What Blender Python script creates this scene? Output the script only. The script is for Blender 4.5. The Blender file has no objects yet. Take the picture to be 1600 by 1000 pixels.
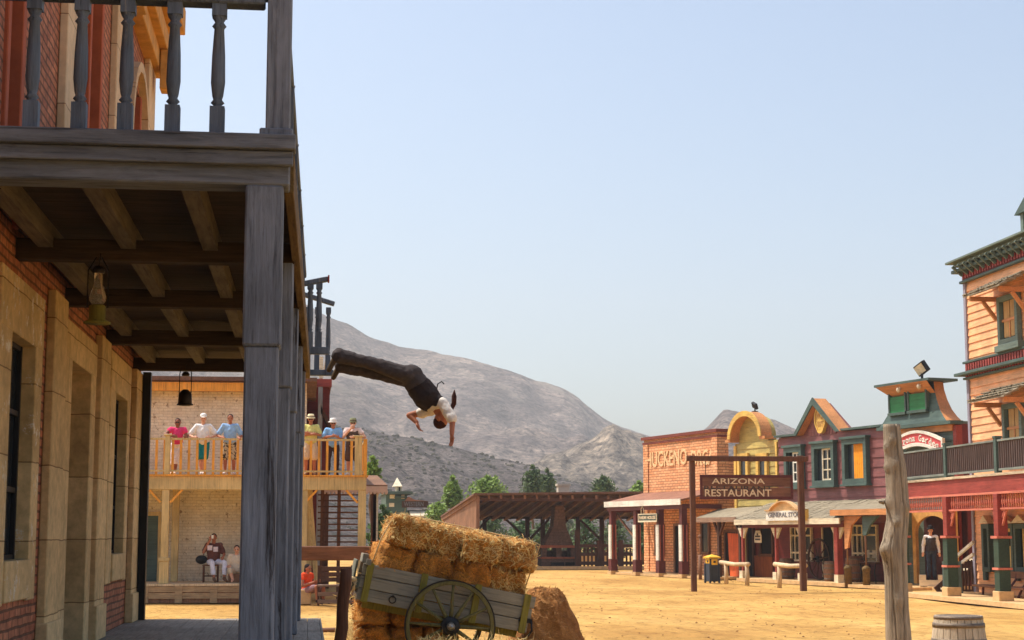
import bpy, math, random
from mathutils import Vector, Matrix, noise, Euler
random.seed(7)
R = math.radians
scn = bpy.context.scene
# ------------------------------------------------------------------ camera
FOC = 2550.0                       # focal length in pixels of the 1600 px wide photograph
PITCH = math.atan(334 / FOC)
YAW = math.atan(321 / (FOC * math.cos(PITCH) + 334 * math.sin(PITCH)))
EYE = Vector((0, 0, 1.9))
cam_d = bpy.data.cameras.new("camera")
cam = bpy.data.objects.new("camera", cam_d)
scn.collection.objects.link(cam)
cam.location = EYE
cam.rotation_euler = (R(90) + PITCH, 0, -YAW)
cam_d.sensor_width = 36.0
cam_d.lens = 36.0 * FOC / 1600
cam_d.clip_start = 0.1
cam_d.clip_end = 20000
scn.camera = cam
# ------------------------------------------------------------------ light
SUN_EL = 61.0
SUN_AZ = Vector((-0.88, 0.47, 0)).normalized()
w = bpy.data.worlds.new("World"); scn.world = w; w.use_nodes = True
nt = w.node_tree
bg = nt.nodes['Background']
sky = nt.nodes.new('ShaderNodeTexSky'); sky.sky_type = 'NISHITA'
sky.sun_disc = False
sky.sun_elevation = R(SUN_EL); sky.sun_rotation = math.atan2(SUN_AZ.x, SUN_AZ.y)
sky.air_density = 1.0; sky.dust_density = 4.5; sky.ozone_density = 1.0; sky.altitude = 500
tn = nt.nodes.new('ShaderNodeMix'); tn.data_type = 'RGBA'; tn.blend_type = 'MULTIPLY'; tn.inputs[0].default_value = 1
tn.inputs[7].default_value = (1.0, 1.0, .955, 1)
nt.links.new(sky.outputs[0], tn.inputs[6]); nt.links.new(tn.outputs[2], bg.inputs[0]); bg.inputs[1].default_value = 0.136
sl = bpy.data.lights.new("sun", 'SUN'); sl.energy = 3.0; sl.angle = R(0.5); sl.color = (1.0, 0.95, 0.87)
sun = bpy.data.objects.new("sun", sl); scn.collection.objects.link(sun)
sdir = Vector((SUN_AZ.x * math.cos(R(SUN_EL)), SUN_AZ.y * math.cos(R(SUN_EL)), math.sin(R(SUN_EL))))
sun.rotation_euler = sdir.to_track_quat('Z', 'Y').to_euler()
sun.location = (0, 0, 60)
scn.view_settings.view_transform = 'Standard'; scn.view_settings.look = 'None'
scn.view_settings.gamma = 1.0; scn.view_settings.use_curve_mapping = False
scn.view_settings.exposure = 0.74
scn.render.engine = 'CYCLES'
scn.cycles.use_denoising = True
scn.cycles.max_bounces = 8; scn.cycles.diffuse_bounces = 4
scn.cycles.volume_bounces = 0
# ------------------------------------------------------------------ measuring: a ray of the photograph meets a real plane
_F = Vector((math.sin(YAW) * math.cos(PITCH), math.cos(YAW) * math.cos(PITCH), math.sin(PITCH)))
_R = Vector((math.cos(YAW), -math.sin(YAW), 0)); _U = _R.cross(_F)
def ray(px, py): return FOC * _F + (px - 800) * _R + (500 - py) * _U
def onY(px, py, Y):
    d = ray(px, py); return EYE + d * (Y / d.y)
def onX(px, py, X):
    d = ray(px, py); return EYE + d * (X / d.x)
def onZ(px, py, Z=0.0):
    d = ray(px, py); return EYE + d * ((Z - EYE.z) / d.z)
class Fr:
    def __init__(s, o, rz):
        s.o = Vector(o); s.rz = rz; s.m = Matrix.Translation(s.o) @ Matrix.Rotation(rz, 4, 'Z'); s.i = s.m.inverted()
    def pl(s, px, py, y=0.0):      # (x, z) in the frame's plane y
        e = s.i @ EYE; d = (s.i.to_3x3() @ ray(px, py)); t = (y - e.y) / d.y
        p = e + d * t; return p.x, p.z
    def X(s, px, y=0.0, py=800): return s.pl(px, py, y)[0]
    def Z(s, py, px, y=0.0): return s.pl(px, py, y)[1]
WF = Fr((0, 0, 0), 0)
# ------------------------------------------------------------------ mesh building
class MB:
    def __init__(s): s.v = []; s.f = []; s.mi = []; s.sm = []
    def add(s, vs, fs, mi=0, sm=False, M=None):
        b = len(s.v)
        for p in vs:
            p = Vector(p)
            s.v.append(M @ p if M else p)
        for f in fs: s.f.append([b + i for i in f]); s.mi.append(mi); s.sm.append(sm)
        return s
    def box(s, x0, x1, y0, y1, z0, z1, mi=0, M=None):
        if x1 < x0: x0, x1 = x1, x0
        if y1 < y0: y0, y1 = y1, y0
        if z1 < z0: z0, z1 = z1, z0
        vs = [(x0, y0, z0), (x1, y0, z0), (x1, y1, z0), (x0, y1, z0), (x0, y0, z1), (x1, y0, z1), (x1, y1, z1), (x0, y1, z1)]
        return s.add(vs, [(0, 3, 2, 1), (4, 5, 6, 7), (0, 1, 5, 4), (1, 2, 6, 5), (2, 3, 7, 6), (3, 0, 4, 7)], mi, False, M)
    def beam(s, p0, p1, w, h, mi=0, up=(0, 0, 1)):
        p0 = Vector(p0); p1 = Vector(p1); d = p1 - p0; L = d.length; d.normalize()
        up = Vector(up)
        if abs(d.dot(up)) > .98: up = Vector((0, 1, 0))
        x = d.cross(up).normalized(); z = x.cross(d)
        M = Matrix((( x.x, d.x, z.x, p0.x), (x.y, d.y, z.y, p0.y), (x.z, d.z, z.z, p0.z), (0, 0, 0, 1)))
        return s.box(-w / 2, w / 2, 0, L, -h / 2, h / 2, mi, M)
    def tube(s, pts, rad, n=10, mi=0, sm=True, jit=0, sc=(1, 1)):
        pts = [Vector(p) for p in pts]
        if not isinstance(rad, (list, tuple)): rad = [rad] * len(pts)
        vs = []; px = None
        for i, p in enumerate(pts):
            d = (pts[min(i + 1, len(pts) - 1)] - pts[max(i - 1, 0)]).normalized()
            if px is None: px = d.orthogonal().normalized()
            px = (px - d * px.dot(d)).normalized(); py = d.cross(px)
            for k in range(n):
                a = 2 * math.pi * k / n
                r = rad[i] * (1 + (random.uniform(-jit, jit) if jit else 0))
                vs.append(p + (px * math.cos(a) * sc[0] + py * math.sin(a) * sc[1]) * r)
        fs = []
        for i in range(len(pts) - 1):
            for k in range(n):
                a = i * n + k; b = i * n + (k + 1) % n; fs.append((a, b, b + n, a + n))
        fs.append(tuple(range(n - 1, -1, -1))); fs.append(tuple(range((len(pts) - 1) * n, len(pts) * n)))
        return s.add(vs, fs, mi, sm)
    def lathe(s, c, prof, n=14, mi=0, sm=True, M=None):
        c = Vector(c); vs = []; fs = []
        for r, z in prof:
            for k in range(n):
                a = 2 * math.pi * k / n; vs.append(c + Vector((r * math.cos(a), r * math.sin(a), z)))
        m = len(prof)
        for i in range(m - 1):
            for k in range(n):
                a = i * n + k; b = i * n + (k + 1) % n; fs.append((a, b, b + n, a + n))
        fs.append(tuple(range(n - 1, -1, -1))); fs.append(tuple(range((m - 1) * n, m * n)))
        return s.add(vs, fs, mi, sm, M)
    def prism(s, poly, y0, y1, mi=0, M=None):      # polygon in xz, counter-clockwise seen from -y
        n = len(poly); vs = [(x, y0, z) for x, z in poly] + [(x, y1, z) for x, z in poly]
        fs = [tuple(range(n)), tuple(range(2 * n - 1, n - 1, -1))]
        for i in range(n):
            j = (i + 1) % n; fs.append((i, i + n, j + n, j))
        return s.add(vs, fs, mi, False, M)
    def quad(s, a, b, c, d, mi=0): return s.add([a, b, c, d], [(0, 1, 2, 3)], mi)
    def slab(s, a, b, c, d, t, mi=0):              # a sloping sheet a,b,c,d with thickness t downwards
        a, b, c, d = map(Vector, (a, b, c, d)); o = Vector((0, 0, -t))
        return s.add([a, b, c, d, a + o, b + o, c + o, d + o], [(0, 1, 2, 3), (7, 6, 5, 4), (0, 4, 5, 1), (1, 5, 6, 2), (2, 6, 7, 3), (3, 7, 4, 0)], mi)
    def ell(s, c, r, M=None, nu=14, nv=9, mi=0):
        c = Vector(c); vs = []; fs = []
        T = Matrix.Translation(c) @ (M if M else Matrix.Identity(4))
        for i in range(1, nv):
            t = math.pi * i / nv
            for k in range(nu):
                a = 2 * math.pi * k / nu
                vs.append((r[0] * math.sin(t) * math.cos(a), r[1] * math.sin(t) * math.sin(a), r[2] * math.cos(t)))
        top = len(vs); vs.append((0, 0, r[2])); vs.append((0, 0, -r[2]))
        for i in range(nv - 2):
            for k in range(nu):
                a = i * nu + k; b = i * nu + (k + 1) % nu; fs.append((a, a + nu, b + nu, b))
        for k in range(nu):
            fs.append((top, k, (k + 1) % nu)); q = (nv - 2) * nu; fs.append((top + 1, q + (k + 1) % nu, q + k))
        return s.add(vs, fs, mi, True, T)
ROOT = {}      # object name -> origin of its thing in the frame the parts are drawn in
def link(o): scn.collection.objects.link(o); return o
def tag(o, label=None, cat=None, group=None, kind=None):
    if label: o['label'] = label
    if cat: o['category'] = cat
    if group: o['group'] = group
    if kind: o['kind'] = kind
    return o
def thing(name, fr, at, label, cat, group=None, rot=None):
    o = link(bpy.data.objects.new(name, None)); at = Vector(at)
    o.empty_display_size = .3
    o.location = fr.m @ at; o.rotation_euler = (0, 0, fr.rz) if rot is None else rot
    ROOT[o.name] = at; tag(o, label, cat, group); return o
def mesh_of(name, mb, mats, off=Vector((0, 0, 0))):
    me = bpy.data.meshes.new(name)
    me.from_pydata([tuple(p - off) for p in mb.v], [], mb.f)
    if not isinstance(mats, (list, tuple)): mats = [mats]
    for m in mats: me.materials.append(m)
    for p, mi, sm in zip(me.polygons, mb.mi, mb.sm): p.material_index = mi; p.use_smooth = sm
    me.update(); return me
def part(name, mb, mats, parent, bevel=0, label=None):
    at = ROOT[parent.name]
    o = link(bpy.data.objects.new(name, mesh_of(name, mb, mats, at))); o.parent = parent; ROOT[o.name] = at
    if bevel: bv(o, bevel)
    if label: o['label'] = label
    return o
def bv(o, b):
    m = o.modifiers.new('bevel', 'BEVEL'); m.width = b; m.segments = 1; m.limit_method = 'ANGLE'; m.angle_limit = R(40)
def solo(name, mb, mats, fr, at, label=None, cat=None, group=None, kind=None, bevel=0, rot=None):
    at = Vector(at); o = link(bpy.data.objects.new(name, mesh_of(name, mb, mats, at)))
    o.location = fr.m @ at; o.rotation_euler = (0, 0, fr.rz) if rot is None else rot
    ROOT[o.name] = at; tag(o, label, cat, group, kind)
    if bevel: bv(o, bevel)
    return o
def copy_tree(o, parent=None, label=None):
    c = link(o.copy()); ROOT[c.name] = ROOT[o.name]
    if parent: c.parent = parent
    if label: c['label'] = label
    for ch in list(o.children): copy_tree(ch, c)
    return c
def text(s, fr_parent, mat, x, y, z, h, wid, name='lettering', ext=.012, shear=0):
    cu = bpy.data.curves.new('t', 'FONT'); cu.body = s; cu.size = 1; cu.extrude = 0; cu.resolution_u = 3; cu.offset = .012
    o = bpy.data.objects.new('t', cu); scn.collection.objects.link(o)
    dg = bpy.context.evaluated_depsgraph_get(); me = bpy.data.meshes.new_from_object(o.evaluated_get(dg))
    xs = [v.co.x for v in me.vertices]; ys = [v.co.y for v in me.vertices]
    x0, x1, y0, y1 = min(xs), max(xs), min(ys), max(ys)
    mb = MB(); sx = wid / (x1 - x0); sy = h / (y1 - y0)
    vs = []
    for v in me.vertices:
        u = (v.co.x - x0) * sx; q = (v.co.y - y0) * sy
        vs.append((x + u, y, z + q + shear * u))
    fs = [tuple(p.vertices) for p in me.polygons]
    n = len(vs); mb.add(vs, fs); mb.add([(a, b + ext, c) for a, b, c in vs], [tuple(reversed(f)) for f in fs])
    bd = {}
    for f in fs:
        for i in range(len(f)): bd[(f[i], f[(i + 1) % len(f)])] = 1
    for (a, b) in bd:
        if (b, a) not in bd: mb.f.append([b, a, a + n, b + n]); mb.mi.append(0); mb.sm.append(False)
    bpy.data.objects.remove(o); bpy.data.curves.remove(cu); bpy.data.meshes.remove(me)
    return part(name, mb, mat, fr_parent)
# ------------------------------------------------------------------ materials
def srgb(r, g, b):
    f = lambda c: ((c / 255 + .055) / 1.055) ** 2.4 if c > 10 else c / 255 / 12.92
    return (f(r), f(g), f(b), 1)
def newmat(name, rough=.8):
    m = bpy.data.materials.new(name); m.use_nodes = True; t = m.node_tree; b = t.nodes['Principled BSDF']
    b.inputs['Roughness'].default_value = rough; b.inputs['Specular IOR Level'].default_value = .25
    return m, t, b
def coords(t, scale=(1, 1, 1), rnd=True, loc=(0, 0, 0)):
    tc = t.nodes.new('ShaderNodeTexCoord'); mp = t.nodes.new('ShaderNodeMapping'); mp.inputs['Scale'].default_value = scale
    mp.inputs['Location'].default_value = loc
    if rnd:
        oi = t.nodes.new('ShaderNodeObjectInfo'); ad = t.nodes.new('ShaderNodeVectorMath'); ad.operation = 'MULTIPLY_ADD'
        t.links.new(oi.outputs['Random'], ad.inputs[0]); ad.inputs[1].default_value = (37, 53, 71)
        t.links.new(tc.outputs['Object'], ad.inputs[2]); t.links.new(ad.outputs[0], mp.inputs[0])
    else: t.links.new(tc.outputs['Object'], mp.inputs[0])
    return mp.outputs[0]
def nnoise(t, vec, scale, detail=6, rough=.6, dist=0):
    n = t.nodes.new('ShaderNodeTexNoise'); n.inputs['Scale'].default_value = scale; n.inputs['Detail'].default_value = detail
    n.inputs['Roughness'].default_value = rough; n.inputs['Distortion'].default_value = dist
    t.links.new(vec, n.inputs['Vector']); return n.outputs['Fac']
def ramp(t, fac, stops):
    r = t.nodes.new('ShaderNodeValToRGB'); cr = r.color_ramp
    while len(cr.elements) < len(stops): cr.elements.new(.5)
    for e, (p, c) in zip(cr.elements, stops): e.position = p; e.color = c if len(c) == 4 else (*c, 1)
    t.links.new(fac, r.inputs[0]); return r.outputs[0]
def mixc(t, fac, a, b, mode='MIX'):
    m = t.nodes.new('ShaderNodeMix'); m.data_type = 'RGBA'; m.blend_type = mode
    for s, k in ((fac, 0), (a, 6), (b, 7)):
        if hasattr(s, 'is_linked'): t.links.new(s, m.inputs[k])
        else: m.inputs[k].default_value = s if not isinstance(s, tuple) or len(s) == 4 else (*s, 1)
    return m.outputs[2]
def bump(t, b, h, strength=.4, dist=.01, prev=None):
    n = t.nodes.new('ShaderNodeBump'); n.inputs['Strength'].default_value = strength; n.inputs['Distance'].default_value = dist
    t.links.new(h, n.inputs['Height'])
    if prev: t.links.new(prev, n.inputs['Normal'])
    t.links.new(n.outputs[0], b.inputs['Normal']); return n.outputs[0]
def k(c, f): return (min(1, c[0] * f), min(1, c[1] * f), min(1, c[2] * f), 1)
def wood(name, c, grain='z', sc=6, var=.45, rough=.8, bmp=.5, worn=None, wornamt=.6, dist=.008, crack=.4):
    m, t, b = newmat(name, rough); s = {'x': (.12, 1, 1), 'y': (1, .12, 1), 'z': (1, 1, .12)}[grain]
    v = coords(t, s); f = nnoise(t, v, sc * 3, 8, .7, .6)
    col = ramp(t, f, [(.28, k(c, 1 - var)), (.5, k(c, 1)), (.72, k(c, 1 + var * .7))])
    v2 = coords(t, (1, 1, 1)); f2 = nnoise(t, v2, 1.3, 5, .6)
    col = mixc(t, 1.0, col, ramp(t, f2, [(.3, (.72, .72, .72)), (.7, (1.15, 1.15, 1.15))]), 'MULTIPLY')
    if worn:
        v3 = coords(t, s); f3 = nnoise(t, v3, sc * 1.1, 9, .75, .4)
        mk = ramp(t, f3, [(wornamt, (0, 0, 0)), (wornamt + .05, (1, 1, 1))]); col = mixc(t, mk, col, worn)
    s4 = {'x': (.04, 1, 1), 'y': (1, .04, 1), 'z': (1, 1, .04)}[grain]; f4 = nnoise(t, coords(t, s4), sc * 9, 10, .7, .2)
    col = mixc(t, 1.0, col, ramp(t, f4, [(.33, (crack,) * 3), (.4, (.86,) * 3), (.5, (1, 1, 1)), (.66, (1.18,) * 3)]), 'MULTIPLY')
    t.links.new(col, b.inputs['Base Color']); n1 = bump(t, b, f, bmp, dist); bump(t, b, f4, min(1, bmp * 1.3), dist * .8, n1); return m
def plain(name, c, rough=.7, sc=5, var=.25, bmp=.3, dist=.01, metal=0):
    m, t, b = newmat(name, rough); v = coords(t); f = nnoise(t, v, sc, 8, .65)
    t.links.new(ramp(t, f, [(.3, k(c, 1 - var)), (.7, k(c, 1 + var))]), b.inputs['Base Color'])
    if bmp: bump(t, b, f, bmp, dist)
    b.inputs['Metallic'].default_value = metal; return m
def brickmat(name, c1, c2, mortar, bw=.24, bh=.075, plane='xz', var=.5, ms=.012, bmp=.8, tint=(1, 1, 1), dist=.012, patch=None):
    m, t, b = newmat(name, .85); v = coords(t, (1, 1, 1), False)
    sp = t.nodes.new('ShaderNodeSeparateXYZ'); t.links.new(v, sp.inputs[0]); cb = t.nodes.new('ShaderNodeCombineXYZ')
    ad = t.nodes.new('ShaderNodeMath'); ad.operation = 'ADD'; t.links.new(sp.outputs[0], ad.inputs[0]); t.links.new(sp.outputs[1], ad.inputs[1])
    t.links.new(ad.outputs[0], cb.inputs[0]); t.links.new(sp.outputs[2], cb.inputs[1])
    wob = nnoise(t, v, 2.5, 3); va = t.nodes.new('ShaderNodeVectorMath'); va.operation = 'MULTIPLY_ADD'
    t.links.new(wob, va.inputs[0]); va.inputs[1].default_value = (.03, .03, 0); t.links.new(cb.outputs[0], va.inputs[2])
    br = t.nodes.new('ShaderNodeTexBrick'); t.links.new(va.outputs[0], br.inputs['Vector'])
    br.inputs['Color1'].default_value = c1; br.inputs['Color2'].default_value = c2; br.inputs['Mortar'].default_value = mortar
    br.inputs['Scale'].default_value = 1; br.inputs['Brick Width'].default_value = bw; br.inputs['Row Height'].default_value = bh
    br.inputs['Mortar Size'].default_value = ms; br.inputs['Mortar Smooth'].default_value = .3; br.inputs['Bias'].default_value = 0
    f = nnoise(t, v, 9, 8, .7)
    col = mixc(t, 1.0, br.outputs[0], ramp(t, f, [(.3, (1 - var, 1 - var, 1 - var)), (.7, (1 + var * .6,) * 3)]), 'MULTIPLY')
    f2 = nnoise(t, v, .7, 5, .65); col = mixc(t, 1.0, col, ramp(t, f2, [(.3, (.7, .7, .7)), (.7, (1.12, 1.12, 1.12))]), 'MULTIPLY')
    if patch:
        f3 = nnoise(t, v, 5, 9, .8); col = mixc(t, ramp(t, f3, [(.57, (0, 0, 0)), (.6, (1, 1, 1))]), col, patch)
    t.links.new(col, b.inputs['Base Color'])
    n1 = bump(t, b, f, .35, .01); n = t.nodes.new('ShaderNodeBump'); n.invert = True; n.inputs['Strength'].default_value = bmp; n.inputs['Distance'].default_value = dist
    t.links.new(br.outputs['Fac'], n.inputs['Height']); t.links.new(n1, n.inputs['Normal']); t.links.new(n.outputs[0], b.inputs['Normal'])
    return m
def paintm(name, c, worn=None, amt=.62, rough=.55, var=.18): return wood(name, c, 'x', 4, var, rough, .35, worn, amt, .004)
def foliage(name, c1, c2, trans=.25):
    m, t, b = newmat(name, .6); v = coords(t, (1, 1, 1), False); f = nnoise(t, v, 1.6, 4, .7)
    t.links.new(ramp(t, f, [(.35, c1), (.65, c2)]), b.inputs['Base Color'])
    tr = t.nodes.new('ShaderNodeBsdfTranslucent'); t.links.new(ramp(t, f, [(.35, c1), (.65, c2)]), tr.inputs[0])
    ms = t.nodes.new('ShaderNodeMixShader'); ms.inputs[0].default_value = trans
    t.links.new(b.outputs[0], ms.inputs[1]); t.links.new(tr.outputs[0], ms.inputs[2]); t.links.new(ms.outputs[0], t.nodes['Material Output'].inputs[0]); return m
def glassm(name, c=(.02, .025, .03, 1)):
    m, t, b = newmat(name, .12); b.inputs['Base Color'].default_value = c; b.inputs['Specular IOR Level'].default_value = .6
    bump(t, b, nnoise(t, coords(t), 3, 2), .05, .02); return m
def haymat(name, c, dark=.45, stretch=(1, 1, 1), sc=26):
    m, t, b = newmat(name, .75); v = coords(t, stretch); f = nnoise(t, v, sc, 6, .75, 1.6)
    col = ramp(t, f, [(.3, k(c, dark)), (.5, c), (.68, k(c, 1.5))])
    f2 = nnoise(t, coords(t), 3.2, 5, .6); col = mixc(t, 1.0, col, ramp(t, f2, [(.3, (.68, .6, .52)), (.62, (1.12, 1.12, 1.12))]), 'MULTIPLY')
    t.links.new(col, b.inputs['Base Color']); bump(t, b, f, 1.0, .03); return m
M = {}
M['greywood'] = wood('weathered_grey_wood', srgb(126, 132, 142), 'z', 5, .5, .8, .9, srgb(66, 64, 66), .6)
M['greywoodx'] = wood('weathered_grey_beam', srgb(120, 124, 130), 'x', 5, .5, .8, .9, srgb(84, 70, 52), .62)
M['rail'] = wood('blue_grey_paint', srgb(104, 114, 126), 'z', 6, .35, .6, .6, srgb(150, 146, 140), .62)
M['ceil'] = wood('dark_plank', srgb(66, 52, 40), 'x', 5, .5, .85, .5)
M['joist'] = wood('raw_joist', srgb(106, 96, 80), 'y', 5, .45, .8, .5)
M['ochrebeam'] = wood('ochre_worn_beam', srgb(112, 88, 48), 'y', 5, .55, .8, .6, srgb(60, 52, 44), .6)
M['stone'] = None
M['floorplank'] = wood('boardwalk_plank', srgb(150, 140, 128), 'y', 5, .3, .8, .4)
M['iron'] = plain('dark_iron', srgb(52, 46, 42), .5, 12, .4, .2, .004, .6)
M['black'] = plain('black_paint', srgb(34, 34, 36), .5, 8, .3, .1)
M['dark'] = plain('dark_interior', srgb(24, 20, 18), .9, 4, .4, 0)
M['glass'] = glassm('window_glass')
M['redbrick'] = brickmat('red_brick', srgb(204, 134, 98), srgb(182, 110, 80), srgb(128, 90, 68))  # the bricks' own pinkish red, varying at random
M['orangebrick'] = brickmat('orange_brick', srgb(250, 190, 138), srgb(238, 162, 110), srgb(180, 118, 80), .36, .125, ms=.018, var=.3)
M['creambrick'] = brickmat('cream_painted_brick', srgb(244, 232, 206), srgb(238, 222, 192), srgb(216, 200, 168), .26, .085, var=.18, ms=.008, bmp=.7, patch=srgb(150, 128, 100))
M['creamwood'] = wood('cream_paint', srgb(206, 178, 122), 'z', 4, .15, .6, .3)
M['orangewood'] = wood('orange_yellow_paint', srgb(232, 160, 62), 'z', 4, .15, .55, .3)
M['brownwood'] = wood('brown_timber', srgb(104, 68, 48), 'z', 5, .4, .75, .5)
M['brownwoodx'] = wood('brown_rail_timber', srgb(122, 84, 62), 'x', 5, .4, .75, .5)
M['barnwood'] = wood('barn_plank', srgb(138, 100, 74), 'z', 4, .4, .8, .5)
M['darktimber'] = wood('dark_timber', srgb(84, 56, 42), 'z', 4, .4, .8, .5)
M['barnroof'] = wood('barn_roof_board', srgb(116, 86, 70), 'y', 4, .4, .8, .5)
M['palewood'] = wood('bleached_log', srgb(214, 188, 150), 'z', 4, .22, .8, .4)
M['shingle'] = wood('grey_shingle', srgb(146, 134, 112), 'x', 7, .4, .85, .8)
M['brownshingle'] = wood('brown_shingle', srgb(150, 104, 82), 'x', 7, .4, .85, .8)
M['purple'] = paintm('plum_red_boards', srgb(136, 84, 80), srgb(158, 118, 108), .6)
M['yellow'] = paintm('olive_yellow_boards', srgb(184, 162, 92), srgb(150, 134, 88), .6)
M['yellowtrim'] = paintm('yellow_trim', srgb(222, 180, 92), srgb(190, 150, 86), .66)
M['orangetrim'] = paintm('orange_trim', srgb(204, 138, 84), srgb(190, 120, 66), .6)
M['greentrim'] = paintm('dark_green_trim', srgb(78, 96, 88), srgb(100, 112, 104), .66)
M['greenboard'] = paintm('grey_green_boards', srgb(104, 118, 106), srgb(80, 96, 86), .62)
M['greenwin'] = paintm('green_shutter', srgb(48, 124, 72))
M['orangeboard'] = paintm('orange_boards', srgb(240, 176, 124), srgb(226, 152, 106), .64)
M['redtrim'] = paintm('red_trim', srgb(152, 66, 56), srgb(124, 56, 48), .6)
M['pinktrim'] = paintm('pink_red_trim', srgb(206, 120, 98))
M['reddark'] = paintm('dark_red_boards', srgb(112, 40, 34), srgb(80, 30, 26), .6)
M['maroon'] = paintm('maroon_post', srgb(98, 48, 46))
M['white'] = paintm('white_paint', srgb(232, 226, 210), srgb(190, 180, 160), .7, .5, .06)
M['offwhite'] = paintm('cream_white_paint', srgb(226, 210, 178), srgb(190, 172, 140), .7)
M['letterdark'] = plain('dark_letter_paint', srgb(70, 60, 54), .6, 8, .2, 0)
M['lettergrey'] = plain('grey_letter_paint', srgb(120, 116, 118), .6, 8, .2, 0)
M['brickletter'] = plain('worn_cream_letter', srgb(226, 190, 140), .8, 9, .3, .3)
M['letterpale'] = plain('pale_letter_paint', srgb(226, 204, 170), .6, 8, .15, 0)
M['lettergold'] = plain('gold_letter_paint', srgb(186, 140, 78), .6, 8, .2, 0)
M['greenpost'] = paintm('green_post', srgb(56, 76, 62), srgb(84, 104, 90), .7)
M['stepstone'] = plain('pale_plinth', srgb(206, 170, 120), .85, 5, .2, .3)
M['terracotta'] = plain('terracotta_plaster', srgb(176, 92, 60), .85, 4, .2, .3)
M['ochre'] = plain('ochre_plaster', srgb(200, 148, 80), .85, 4, .25, .3)
M['curtain'] = plain('orange_curtain', srgb(240, 150, 30), .8, 6, .2, .2)
M['creamcurt'] = plain('cream_curtain', srgb(214, 186, 120), .8, 6, .2, .2)
M['bark'] = wood('bark', srgb(110, 88, 66), 'z', 6, .4, .9, .8)
M['cartwood'] = wood('grey_cart_board', srgb(148, 140, 122), 'x', 4, .3, .8, .5, srgb(110, 102, 90), .66)
M['oliveyellow'] = wood('olive_yellow_paint', srgb(138, 126, 50), 'z', 5, .35, .65, .4, srgb(110, 98, 50), .62)
M['wheelpaint'] = wood('dusty_olive_wheel_paint', srgb(112, 104, 62), 'z', 5, .35, .8, .4, srgb(80, 72, 50), .6)
M['hay'] = haymat('hay', srgb(206, 142, 66), .16)  # strong dark end of the ramp paints crevice shade into the hay
M['haydark'] = haymat('old_hay', srgb(176, 120, 62), .5, (1, 1, 3), 18)
M['straw'] = haymat('straw', srgb(246, 208, 136), .7)
M['strawo'] = haymat('orange_straw', srgb(226, 156, 66), .7)
M['rope'] = plain('sisal_rope', srgb(206, 176, 128), .8, 30, .2, .2)
M['binblue'] = plain('slate_blue_plastic', srgb(58, 66, 78), .45, 5, .15, .1)
M['binyellow'] = plain('yellow_plastic', srgb(236, 186, 60), .45, 5, .15, .1)
M['logpost'] = wood('rough_log', srgb(178, 160, 136), 'z', 6, .5, .85, 1.0, srgb(92, 76, 60), .6, .02)
M['fence'] = M['darktimber']
M['barrel'] = wood('bleached_barrel', srgb(186, 170, 146), 'z', 6, .35, .8, .6, srgb(120, 104, 84), .66)
M['hoop'] = plain('rusty_hoop', srgb(120, 106, 92), .6, 14, .35, .3, .004, .4)
M['grassy'] = foliage('leaf_bright', (.12, .2, .03, 1), (.27, .38, .07, 1))
M['darkleaf'] = foliage('leaf_dark', (.06, .095, .035, 1), (.14, .2, .07, 1))
M['midleaf'] = foliage('leaf_mid', (.05, .1, .03, 1), (.12, .19, .055, 1))
M['paleleaf'] = foliage('leaf_pale', (.13, .15, .09, 1), (.28, .28, .18, 1))
M['stone'] = brickmat('ochre_cut_stone', srgb(232, 202, 150), srgb(212, 180, 128), srgb(150, 120, 80), 5.0, .62, var=.3, ms=.006, bmp=.4, patch=None)
M['stonepeel'] = brickmat('ochre_stone_peeling', srgb(232, 202, 150), srgb(212, 180, 128), srgb(150, 120, 80), 5.0, .62, var=.3, ms=.006, bmp=.4, patch=srgb(226, 216, 196))
M['upstone'] = brickmat('cream_upper_stone', srgb(226, 198, 160), srgb(212, 182, 142), srgb(160, 128, 96), 5.0, .8, var=.15, ms=.006, bmp=.4)
# ------------------------------------------------------------------ ground
def ground():
    m, t, b = newmat('packed_sand', .95); v = coords(t, (1, 1, 1), False)
    f1 = nnoise(t, v, .12, 6, .6, .4); c = ramp(t, f1, [(.32, srgb(188, 143, 76)), (.5, srgb(202, 159, 88)), (.68, srgb(214, 175, 106))])
    f2 = nnoise(t, coords(t, (1, .45, 1), False), 1.6, 9, .72, .5)
    c = mixc(t, 1.0, c, ramp(t, f2, [(.3, (.66, .58, .5)), (.48, (1, 1, 1)), (.7, (1.12, 1.12, 1.12))]), 'MULTIPLY')
    f3 = nnoise(t, coords(t, (1, .4, 1), False), 5, 8, .8); c = mixc(t, 1.0, c, ramp(t, f3, [(.36, (.5, .4, .3)), (.45, (1, 1, 1)), (.66, (1.1, 1.1, 1.12))]), 'MULTIPLY')
    f6 = nnoise(t, coords(t, (.5, .2, 1), False), .6, 5, .6, 1.0); c = mixc(t, 1.0, c, ramp(t, f6, [(.36, (.8, .74, .66)), (.55, (1, 1, 1)), (.7, (1.1, 1.1, 1.12))]), 'MULTIPLY')
    t.links.new(c, b.inputs['Base Color'])
    n1 = bump(t, b, f2, .9, .16); bump(t, b, f3, .7, .05, n1)
    mb = MB(); n = 90
    xs = [-6000, -1500, -400, -120] + [-60 + 1.6 * i for i in range(85)] + [120, 400, 1500, 6000]
    ys = [-6000, -800, -100, -20] + [1.4 * i for i in range(76)] + [140, 300, 900, 6000]
    vs = []
    for y in ys:
        for x in xs:
            z = 0
            if -50 < x < 60 and 0 < y < 100: z = .05 * (noise.noise(Vector((x * .35, y * .25, 0)))) - .03
            vs.append((x, y, z))
    W = len(xs); fs = [(j * W + i, j * W + i + 1, (j + 1) * W + i + 1, (j + 1) * W + i) for j in range(len(ys) - 1) for i in range(W - 1)]
    mb.add(vs, fs, 0, True)
    solo('ground', mb, m, WF, (0, 0, 0), kind='structure')
ground()
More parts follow.
